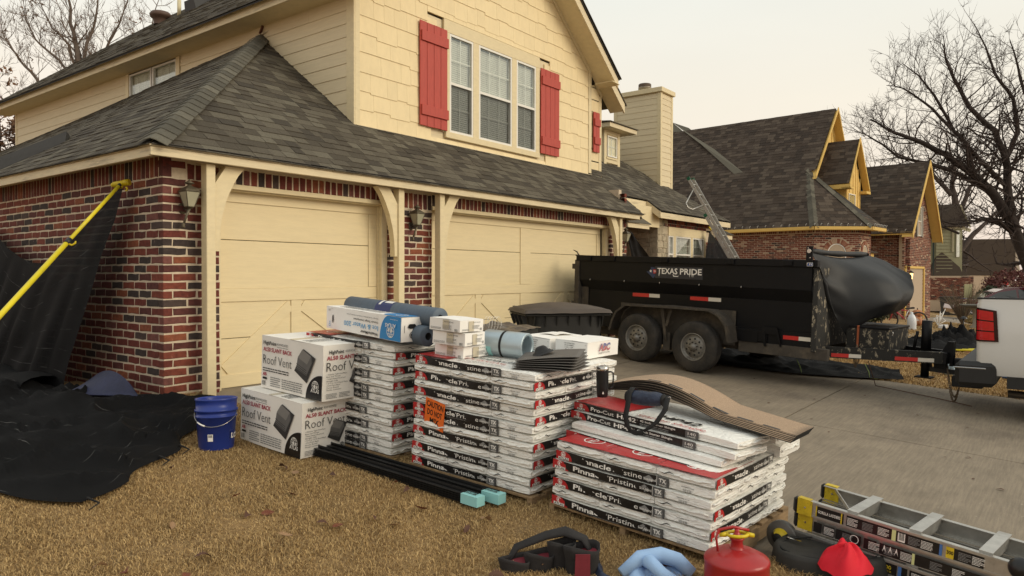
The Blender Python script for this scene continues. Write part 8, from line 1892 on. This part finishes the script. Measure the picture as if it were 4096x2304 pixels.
# ---------------------------------------------------------------- things on the neighbour's side
def leafy(name, label, cat, C, S, n, cols, lsz, seed, stems=40, up=.4):
    r = random.Random(seed); o = empty(name, C); tag(o, label, cat); L_ = MB(cols[0]); T_ = MB(cols[1])
    for i in range(n):
        d = Vector((r.gauss(0, 1), r.gauss(0, 1), r.gauss(0, 1))).normalized()*r.uniform(.55, 1)**.5; p_ = Vector((d.x*S[0], d.y*S[1], S[2]+d.z*S[2])); k = 1+.18*noise.noise(p_*2.2)
        p_ = Vector((p_.x*k, p_.y*k, max(.03, p_.z*k))); a = Vector((r.gauss(0, 1), r.gauss(0, 1), r.gauss(0, 1)+up)).normalized(); b = a.orthogonal().normalized(); s = lsz*r.uniform(.5, 1.3)
        L_.add([p_-a*s, p_+b*s*.4, p_+a*s, p_-b*s*.4], [(0, 1, 2, 3)])
    for i in range(stems):
        a = r.uniform(0, 6.28); q_ = r.uniform(.4, 1); T_.tube([(0, 0, 0), (math.cos(a)*S[0]*q_*.5, math.sin(a)*S[1]*q_*.5, S[2]*.9), (math.cos(a)*S[0]*q_, math.sin(a)*S[1]*q_, S[2]*r.uniform(1.1, 2.0))], [.012, .008, .003], 3, cap=False)
    L_.obj('foliage', o); T_.obj('stem', o); return o
hedge_m = ramp_mat('hedge_leaf', [(3, (.055, .060, .022)), (3, (.085, .085, .035)), (2, (.13, .12, .05)), (1, (.04, .045, .02))], .8)
stem_m = mat('shrub_stem', (.16, .12, .08), .9)
leafy('hedge', 'wide olive green hedge below the arched windows next door', 'hedge', (21.9, -1.7, -.35), (2.6, 1.0, .62), 9000, (hedge_m, stem_m), .07, 61, 160)
leafy('bare_shrub', 'nearly bare twiggy shrub in front of the yellow garage door', 'shrub', (25.6, -4.2, -.45), (.75, .75, .75), 60, (hedge_m, stem_m), .03, 62, 120)
leafy('grass_clump', 'low straw coloured clump beside the neighbor walk', 'plant', (27.5, -4.6, -.5), (.7, .5, .14), 900, (mat('straw_clump', (.34, .24, .10), .9, n=(4, .3)), stem_m), .09, 63, 10, up=2)
leafy('red_shrub', 'dark red leafed shrub beyond the green house', 'shrub', (50.5, -4.6, -.9), (2.6, 1.8, 1.25), 5200, (mat('red_leaf', (.115, .035, .028), .8, n=(3, .4)), stem_m), .12, 64, 60)
leafy('evergreen_shrub', 'dark evergreen shrub left of the red SUV', 'shrub', (47.5, -3.6, -.9), (1.3, 1.0, .75), 3000, (mat('evergreen_leaf', (.035, .048, .022), .8, n=(3, .4)), stem_m), .09, 65, 30)
# red SUV
M['suv_red'] = mat('suv_maroon_paint', (.115, .010, .016), .22, coat=.8); M['tint'] = mat('tinted_glass', (.035, .04, .04), .08, spec=.8)
sv = empty('red_suv', (39.3, -4.55, -.97), R(-70)); tag(sv, 'dark red SUV parked facing left on the next driveway', 'SUV')
# local x: forward (front at -x), side towards camera -y
prof_b = [(-2.30, .42), (-2.36, .60), (-2.30, .80), (-2.15, .93), (-1.75, 1.02), (-1.30, 1.06), (-.55, 1.44), (-.2, 1.58), (.4, 1.66), (1.2, 1.66), (1.9, 1.60), (2.25, 1.2), (2.35, .9), (2.35, .45), (1.9, .30), (-2.0, .30)]
q = MB(M['suv_red'], smooth=False); V = []
secs = [(-.92, .0), (-.90, .02), (-.6, .06), (.6, .06), (.90, .02), (.92, 0)]
lo = [(x, z) for x, z in prof_b]
def sidey(z): return .92-.02*max(0, z-.9)*1.5-.26*max(0, z-1.05)
pl_, pr_ = [], []
for x, z in lo: pl_.append(Vector((x, -sidey(z), z))); pr_.append(Vector((x, sidey(z), z)))
n_ = len(lo); q.add(pl_+pr_, [tuple(range(n_)), tuple(range(n_, 2*n_))[::-1]]+[(i, (i+1) % n_, n_+(i+1) % n_, n_+i) for i in range(n_)]); q.obj('body', sv)
q = MB(M['tint']); gls = [(-.95, 1.12), (-.42, 1.42), (.30, 1.55), (.34, 1.10)]; q.poly([(x, -sidey(z)-.012, z) for x, z in gls]); q.poly([(x, -sidey(z)-.012, z) for x, z in ((.42, 1.10), (.40, 1.55), (1.2, 1.56), (1.3, 1.12))]); q.poly([(-1.28, -.70, 1.075), (-.60, -.62, 1.425), (-.60, .62, 1.425), (-1.28, .70, 1.075)]); q.obj('window', sv)
q = MB(mat('headlamp', (.62, .52, .36), .15, coat=.5)); q.hexa([(-2.26, -.925, .72), (-1.80, -.935, .86), (-1.8, -.90, .86), (-2.3, -.6, .72), (-2.22, -.925, .84), (-1.72, -.935, .97), (-1.8, -.9, .97), (-2.25, -.6, .86)]); q.obj('headlight', sv)
q = MB(mat('fog_lamp', (.6, .5, .35), .2)); q.lathe([(0, 0), (.06, 0)], 12, T=Matrix.Translation((-2.22, -.90, .52)) @ Matrix.Rotation(R(90), 4, 'X')); q.obj('fog_lamp', sv)
for x in (-1.42, 1.45):
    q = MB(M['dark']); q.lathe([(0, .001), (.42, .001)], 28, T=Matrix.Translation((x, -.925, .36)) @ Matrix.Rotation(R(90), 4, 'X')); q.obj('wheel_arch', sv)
    W_ = empty('wheel', (x, -.95, .35), parent=sv); T = Matrix.Rotation(R(90), 4, 'X'); q = MB(M['tire']); q.lathe([(.24, 0), (.26, .01), (.33, .008), (.355, -.02), (.36, -.1), (.35, -.2)], 32, T=T); q.obj('tyre', W_)
    q = MB(mat('alloy', (.50, .50, .50), .3, metal=.6)); q.lathe([(.24, .002), (.25, .006), (.255, -.01)], 32, T=T); q.lathe([(0, .012), (.05, .008)], 12, T=T)
    for k in range(7): a = 2*math.pi*k/7; q.add([T @ Vector((.04*math.cos(a-.5), .04*math.sin(a-.5), .006)), T @ Vector((.24*math.cos(a-.13), .24*math.sin(a-.13), .004)), T @ Vector((.24*math.cos(a+.13), .24*math.sin(a+.13), .004)), T @ Vector((.04*math.cos(a+.5), .04*math.sin(a+.5), .006))], [(0, 1, 2, 3)])
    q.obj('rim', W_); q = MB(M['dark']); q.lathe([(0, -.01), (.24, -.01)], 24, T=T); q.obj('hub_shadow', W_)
q = MB(M['suv_red']); q.box(-.80, -1.06, 1.06, -.62, -.92, 1.20, ch=.03); q.obj('mirror', sv)
# inflatable figure behind the SUV (only a red cap and white band show)
inf = empty('inflatable_decoration', (50.8, -3.9, -.92)); inf.scale = (.8, .8, .8); tag(inf, 'lawn inflatable with a red cap showing above the red SUV', 'decoration')
q = MB(mat('inflatable_red', (.62, .02, .02), .4)); q.lathe([(.34, 2.0), (.33, 2.2), (.22, 2.42), (0, 2.52)], 20); q.obj('red_cap', inf); q = MB(mat('inflatable_white', (.66, .62, .62), .5)); q.lathe([(.36, 1.70), (.37, 1.95), (.34, 2.0)], 20); q.lathe([(.3, 0), (.55, .7), (.36, 1.7)], 20); q.obj('white_body', inf); q = MB(mat('inflatable_green', (.05, .30, .16), .5)); q.tube([(.3, -.35, 1.6), (.45, -.6, 1.75)], .12, 10); q.obj('green_mitten', inf)
# waste carts by the garage
for (x, y, c, l) in ((43.0, -2.9, (.02, .045, .16), 'blue recycling cart by the low brick garage'), (42.0, -2.0, (.015, .015, .015), 'black waste cart left of the blue recycling cart'), (44.2, -3.9, (.015, .015, .015), 'black waste cart right of the blue recycling cart')):
    o = empty('waste_cart', (x, y, gz(x, y)+.03), R(-50)); tag(o, l, 'waste cart', 'waste carts by the brick garage'); q = MB(mat('cart_plastic', c, .5)); q.hexa([(-.26, -.28, .05), (.26, -.28, .05), (.26, .28, .05), (-.26, .28, .05), (-.32, -.36, 1.0), (.32, -.36, 1.0), (.32, .36, 1.0), (-.32, .36, 1.0)]); q.obj('body', o); q = MB(mat('cart_lid', c, .5)); q.box(-.34, -.40, 1.002, .34, .38, 1.06, ch=.02); q.obj('lid', o)
# bird bath, path lamp, bicycle, pumpkins, bottle, bench
M['cast'] = mat('cast_concrete', (.27, .235, .18), .9, n=(8, .15), b=(40, .4, .006))
o = empty('bird_bath', (23.75, -4.75, -.42)); tag(o, 'weathered concrete bird bath on the neighbor lawn', 'bird bath'); q = MB(M['cast']); q.lathe([(.17, 0), (.17, .05), (.10, .09), (.085, .3), (.10, .55), (.16, .63)], 22); q.obj('pedestal', o)
q = MB(mat('bath_basin', (.12, .115, .10), .8, n=(6, .2))); q.lathe([(.10, .62), (.34, .66), (.44, .71), (.45, .745), (.42, .745), (.36, .71), (0, .69)], 28); q.obj('basin', o)
o = empty('path_lamp', (22.35, -4.55, -.43)); tag(o, 'small black path lamp left of the bird bath', 'lamp'); q = MB(M['black_coat']); q.tube([(0, 0, 0), (0, 0, .38)], .015, 6); q.obj('stake', o); q = MB(M['black_coat']); q.lathe([(.11, .36), (.10, .39), (.04, .43), (0, .44)], 14); q.obj('lamp_head', o)
M['bike_pink'] = mat('bike_pink', (.52, .06, .075), .4); M['bike_white'] = mat('bike_white', (.62, .60, .58), .4)
o = empty('bicycle', (21.6, -3.05, -.40), R(-62)); tag(o, 'child bicycle with pink and white frame standing by the hedge', 'bicycle')
def bw(x):
    w = empty('wheel', (x, 0, .26), parent=o); q = MB(M['tire']); q.tube([Vector((.245*math.cos(t), 0, .245*math.sin(t))) for t in np.linspace(0, 2*math.pi, 29)], .024, 8, cap=False); q.obj('tyre', w); q = MB(M['steel'])
    for k in range(10): t = 2*math.pi*k/10; q.tube([(0, 0, 0), (.235*math.cos(t), 0, .235*math.sin(t))], .0022, 3)
    q.obj('spoke', w)
bw(-.42); bw(.42)
q = MB(M['bike_pink']); q.tube([(-.42, 0, .26), (-.30, 0, .55), (-.26, 0, .72)], .017, 8); q.tube([(-.29, 0, .58), (.02, 0, .30)], .018, 8); q.tube([(-.30, 0, .60), (.14, 0, .55)], .014, 8); q.obj('frame', o)
q = MB(M['bike_white']); q.tube([(.02, 0, .30), (.14, 0, .60)], .017, 8); q.tube([(.02, 0, .30), (.42, 0, .26)], .013, 8); q.tube([(.13, 0, .55), (.42, 0, .26)], .011, 8); q.obj('frame_rear', o)
q = MB(M['black_coat']); q.tube([(-.24, -.24, .78), (-.26, 0, .73), (-.24, .24, .78)], .013, 6); q.hexa([(.05, -.05, .60), (.28, -.07, .62), (.28, .07, .62), (.05, .05, .60), (.05, -.04, .64), (.28, -.07, .67), (.28, .07, .67), (.05, .04, .64)]); q.tube([(.02, -.10, .22), (.02, .10, .38)], .010, 6); q.obj('handlebar_and_seat', o)
for (x, y, z, s, l) in ((22.9, -3.2, -.40, .20, 'lower tan orange pumpkin beside the bicycle'), (22.95, -3.22, -.12, .16, 'upper tan orange pumpkin stacked beside the bicycle')):
    o = empty('pumpkin', (x, y, z)); tag(o, l, 'pumpkin', 'stacked pumpkins'); q = MB(mat('pumpkin_tan', (.42, .17, .07), .6, n=(6, .15)), smooth=True); q.grid(lambda a, b: Vector((s*math.cos(2*math.pi*a)*math.sin(math.pi*b)*(1+.07*math.cos(16*math.pi*a)), s*math.sin(2*math.pi*a)*math.sin(math.pi*b)*(1+.07*math.cos(16*math.pi*a)), s*.85-s*.8*math.cos(math.pi*b))), 48, 10); q.obj('gourd', o); q = MB(M['bark_dark']); q.tube([(0, 0, s*1.6), (.01, 0, s*1.95)], .015, 6); q.obj('stalk', o)
o = empty('plastic_jug', (20.7, -3.4, -.40)); tag(o, 'white translucent plastic jug in front of the bicycle wheel', 'jug'); q = MB(mat('jug_white', (.62, .64, .66), .35)); q.lathe([(0, 0), (.12, 0), (.13, .03), (.12, .16), (.13, .2), (.12, .36), (.08, .46), (.035, .5), (.035, .56), (0, .56)], 18); q.obj('jug_body', o)
q = MB(M['ink_white']); 
for k in range(8): q.tube([(24.3, -3.7, -.1), (24.3+rnd.uniform(-.25, .25), -3.7+rnd.uniform(-.2, .2), rnd.uniform(-.25, .15)), (24.0-.12*k*.3, -3.7, -.38)], .010, 4)
tag(q.obj('white_ribbon'), 'tangle of white ribbon strung over the neighbor flower bed', 'ribbon')
o = empty('stone_edging_slab', (22.9, -3.95, -.42)); tag(o, 'short white painted slab at the bed edge', 'slab'); q = MB(M['bike_white']); q.box(-.3, -.1, 0, .4, .1, .10, ch=.01); q.obj('slab_body', o)
o = empty('red_ball', (20.6, -1.2, .95)); tag(o, 'red round ornament on top of the hedge', 'ornament'); q = MB(M['bike_pink']); q.lathe([(.16, 0), (.15, .08), (.08, .15), (0, .17)], 16); q.lathe([(0, 0), (.16, 0)], 16); q.obj('dome', o)
# tarp heap, yellow poles, water pack on the neighbour lawn
def heap(x, y, sx, sy, sz, seed, lab):
    o = empty('tarp_heap', (x, y, gz(x, y)), R(-35)); tag(o, lab, 'tarp'); q = MB(M['mesh_solid'], smooth=True); f = cloth_heap(sx, sy, sz, seed, k=.3); q.grid(f, 48, 18); q.obj('folded_mesh', o)
heap(14.9, -4.55, 1.6, .75, .22, 1.4, 'long crumpled black tarp lying on the neighbor lawn'); heap(15.9, -5.0, .75, .5, .42, 5.0, 'tall black tarp mound in the middle of the heap'); heap(16.8, -6.2, .9, .5, .22, 8.0, 'low black tarp fold behind the truck')
for k in range(3):
    o = empty('yellow_pole', (14.35+.16*k, -4.85-.05*k, gz(14.4, -4.9)+.04)); tag(o, ('back', 'middle', 'front')[k]+' yellow pole of three lying on the lawn behind the hitch', 'pole', 'yellow poles on the neighbor lawn'); q = MB(M['yellow_pole']); q.tube([(0, 0, 0), (1.0, -1.75-.15*k, -.02)], .022, 8); q.obj('tube', o)
M['bottle_clear'] = mat('water_pack_film', (.42, .52, .58), .15, n=(14, .35)); 
o = empty('water_bottle_pack', (10.35, -5.62, gz(10.3, -5.6)), R(-40)); tag(o, 'shrink wrapped pack of water bottles on grass behind the hitch', 'water pack'); q = MB(M['bottle_clear'])
for i in range(6):
    for j in range(4): q.lathe([(0, 0), (.032, 0), (.033, .12), (.028, .17), (.014, .2), (.014, .215), (0, .215)], 10, T=Matrix.Translation((-.17+.067*i, -.10+.067*j, 0)))
q.obj('bottle', o); q = MB(mat('water_label_blue', (.05, .22, .52), .3)); q.box(-.215, -.142, .05, .21, -.137, .11); q.box(-.213, -.135, .05, -.208, .14, .11); q.obj('wrap_label', o)
o = empty('blue_pack', (10.9, -6.35, gz(10.9, -6.3))); tag(o, 'second water pack with orange wrapper under the truck bumper', 'water pack'); q = MB(mat('pack_blue', (.04, .12, .32), .3)); q.box(-.2, -.15, 0, .2, .15, .13, ch=.03); q.obj('pack_body', o); q = MB(M['orange']); q.box(-.24, .02, .131, -.02, .16, .16, ch=.01); q.obj('orange_wrapper', o)

# ---------------------------------------------------------------- dead grass and fallen leaves
def grass(name, n, box_, hmin, hmax, seed, mats, keep=None, wid=.0016, dark=.3):
    rg = np.random.RandomState(seed); x = rg.uniform(box_[0], box_[1], n); y = rg.uniform(box_[2], box_[3], n)
    if keep is not None: k = keep(x, y); x, y = x[k], y[k]; n = len(x)
    z = np.interp(y, _gy, _gz)-.012*np.clip(x-12, 0, 10)-.033*np.clip(x-22, 0, 24); a_ = np.clip((x+1.1)/1.2, 0, 1); b_ = np.clip((-1.9-y)/1.2, 0, 1); z = z+(x < 1)*.07*a_*a_*(3-2*a_)*b_*b_*(3-2*b_)
    # patchiness
    pt = .5+.5*np.sin(x*5.1+np.sin(y*3.7)*2)*np.sin(y*4.3+np.sin(x*2.9)*2)
    h = rg.uniform(hmin, hmax, n)*(.65+.5*pt); th = rg.uniform(0, 2*np.pi, n); ln = rg.uniform(.2, 1.5, n)*h
    ax = np.cos(th); ay = np.sin(th); ph = rg.uniform(0, 2*np.pi, n); bx = np.cos(ph)*wid*rg.uniform(.6, 1.5, n); by = np.sin(ph)*wid*rg.uniform(.6, 1.5, n)
    V = np.zeros((n, 5, 3)); V[:, 0] = np.stack([x-bx, y-by, z-.004], 1); V[:, 1] = np.stack([x+bx, y+by, z-.004], 1)
    mx, my, mz = x+ax*ln*.35, y+ay*ln*.35, z+h*.62; V[:, 2] = np.stack([mx+bx*.9, my+by*.9, mz], 1); V[:, 3] = np.stack([mx-bx*.9, my-by*.9, mz], 1)
    V[:, 4] = np.stack([x+ax*ln*1.1, y+ay*ln*1.1, z+h*rg.uniform(.55, 1.05, n)], 1)
    me = bpy.data.meshes.new(name); me.vertices.add(n*5); me.vertices.foreach_set('co', V.reshape(-1)); idx = np.arange(n)[:, None]*5
    q4 = (idx+np.array([[0, 1, 2, 3]])); t3 = (idx+np.array([[3, 2, 4]])); loops = np.concatenate([q4, t3], 1).reshape(-1); me.loops.add(len(loops)); me.loops.foreach_set('vertex_index', loops)
    st_ = np.stack([np.arange(n)*7, np.arange(n)*7+4], 1).reshape(-1); me.polygons.add(n*2); me.polygons.foreach_set('loop_start', st_); me.update(calc_edges=True)
    for m in mats: me.materials.append(m)
    mi = np.repeat(rg.randint(0, len(mats), n), 2); me.polygons.foreach_set('material_index', mi); o = link_mesh(name, me); tag(o, kind='stuff'); return o
gmats = [mat('straw_light', (.58, .41, .19), .9), mat('straw_mid', (.45, .305, .135), .9), mat('straw_tan', (.34, .225, .095), .9), mat('straw_dark', (.20, .125, .055), .9)]
gmats = [gmats[0], gmats[1], gmats[1], gmats[2], gmats[3]]
edge = lambda x, y: x < .47+.02*np.sin(y*17)+.015*np.sin(y*41)
cam_d2 = lambda x, y: np.hypot(x-CAM.x, y-CAM.y)
grass('dead_grass', 210000, (-2.3, .52, -6.3, -1.2), .012, .034, 5, gmats, keep=lambda x, y: edge(x, y) & ((x+2.3)*1.0+(y+6.3)*.0 > -.1) & (x > -2.6+.35*np.abs(y+5.4)*0))
grass('dead_grass', 60000, (-3.6, -1.9, -4.6, .2), .014, .036, 6, gmats, wid=.0018)
grass('dead_grass', 30000, (-2.0, .5, -1.3, .0), .014, .034, 8, gmats, keep=edge, wid=.0018)
grass('dead_grass', 70000, (8.55, 15.5, -9, -2.6), .02, .06, 9, gmats, wid=.004)
grass('dead_grass', 60000, (15.5, 30, -9, -3.0), .03, .09, 10, gmats, wid=.008)
# runners and litter flecks
lm = [mat('oak_leaf_dark', (.085, .038, .022), .7, n=(20, .3)), mat('oak_leaf_tan', (.28, .17, .09), .75, n=(20, .2)), mat('oak_leaf_russet', (.15, .045, .022), .7, n=(20, .3))]
def leaf_mesh(seed, m):
    r = random.Random(seed); o_ = []; n_ = 7
    for i in range(n_*2+1): t = i/(n_*2); w = .42*math.sin(math.pi*t**.8)*(1.0 if i % 2 else .55)+.02; o_.append((t, w))
    up = [(t, w) for t, w in o_]; dn_ = [(t, -w) for t, w in o_]; V = []
    f = lambda t, w: Vector(((t-.5), w*.75, .22*w*w*2+.16*math.sin(t*3.1)*(1 if seed % 2 else -.5)+.10*abs(w)))
    for (t, w) in up: V.append(f(t, w))
    for (t, w) in up: V.append(f(t, 0))
    for (t, w) in dn_: V.append(f(t, w))
    k = len(up); Fc = [(i, i+1, k+i+1, k+i) for i in range(k-1)]+[(k+i, k+i+1, 2*k+i+1, 2*k+i) for i in range(k-1)]
    return mesh_from('leaf', V, Fc, m, smooth=False)
lms = [leaf_mesh(i, lm[i % 3]) for i in range(6)]
spots = [(-1.225, -1.618-1.0), (-.713, -3.756)]
rr = random.Random(77); cnt = 0; tries = 0
def on_tarp(x, y): return y > -1.9+.9*abs(x+.9)*0 and x < .1 and (y > -2.25+.35*abs(x+1.5))
while cnt < 56 and tries < 900:
    tries += 1; x = rr.uniform(-2.6, .38); y = rr.uniform(-5.6, -1.6)
    if on_tarp(x, y) or (-.3 < x < .5 and -3.4 < y < -2.2) : continue
    me = rr.choice(lms); o = link_mesh('fallen_leaf', me, loc=(x, y, gl(x, y)+.022+rr.uniform(0, .012))); s = rr.uniform(.05, .10); o.scale = (s, s, s); o.rotation_euler = (rr.uniform(-.7, .7), rr.uniform(-.5, .5), rr.uniform(0, 6.28)); kd = ('dark brown', 'pale tan', 'russet')[lms.index(me) % 3]
    tag(o, kd+' curled oak leaf lying on the dead lawn', 'leaf', kd+' leaves on the lawn'); cnt += 1
for k in range(40):
    x = rr.uniform(1.5, 8.4); y = rr.uniform(-8, -3.4); me = lms[(k*3) % 6 if k % 3 else 0]; me = lms[0] if k % 2 else lms[3]; o = link_mesh('fallen_leaf', me, loc=(x, y, gz(x, y)+.006)); s = rr.uniform(.03, .06); o.scale = (s, s, s*.6); o.rotation_euler = (0, 0, rr.uniform(0, 6.28)); tag(o, 'dark brown small leaf on the concrete driveway', 'leaf', 'small leaves on the driveway')
for k in range(90):
    x = rr.uniform(8.9, 24); y = rr.uniform(-8.5, -3.2); o = link_mesh('fallen_leaf', lms[k % 6], loc=(x, y, gz(x, y)+.05)); s = rr.uniform(.08, .16); o.scale = (s, s, s); o.rotation_euler = (rr.uniform(-.4, .4), rr.uniform(-.4, .4), rr.uniform(0, 6.28)); kd = ('dark brown', 'pale tan', 'russet')[k % 3]; tag(o, kd+' fallen leaf on the neighbor lawn', 'leaf', kd+' leaves on the neighbor lawn')
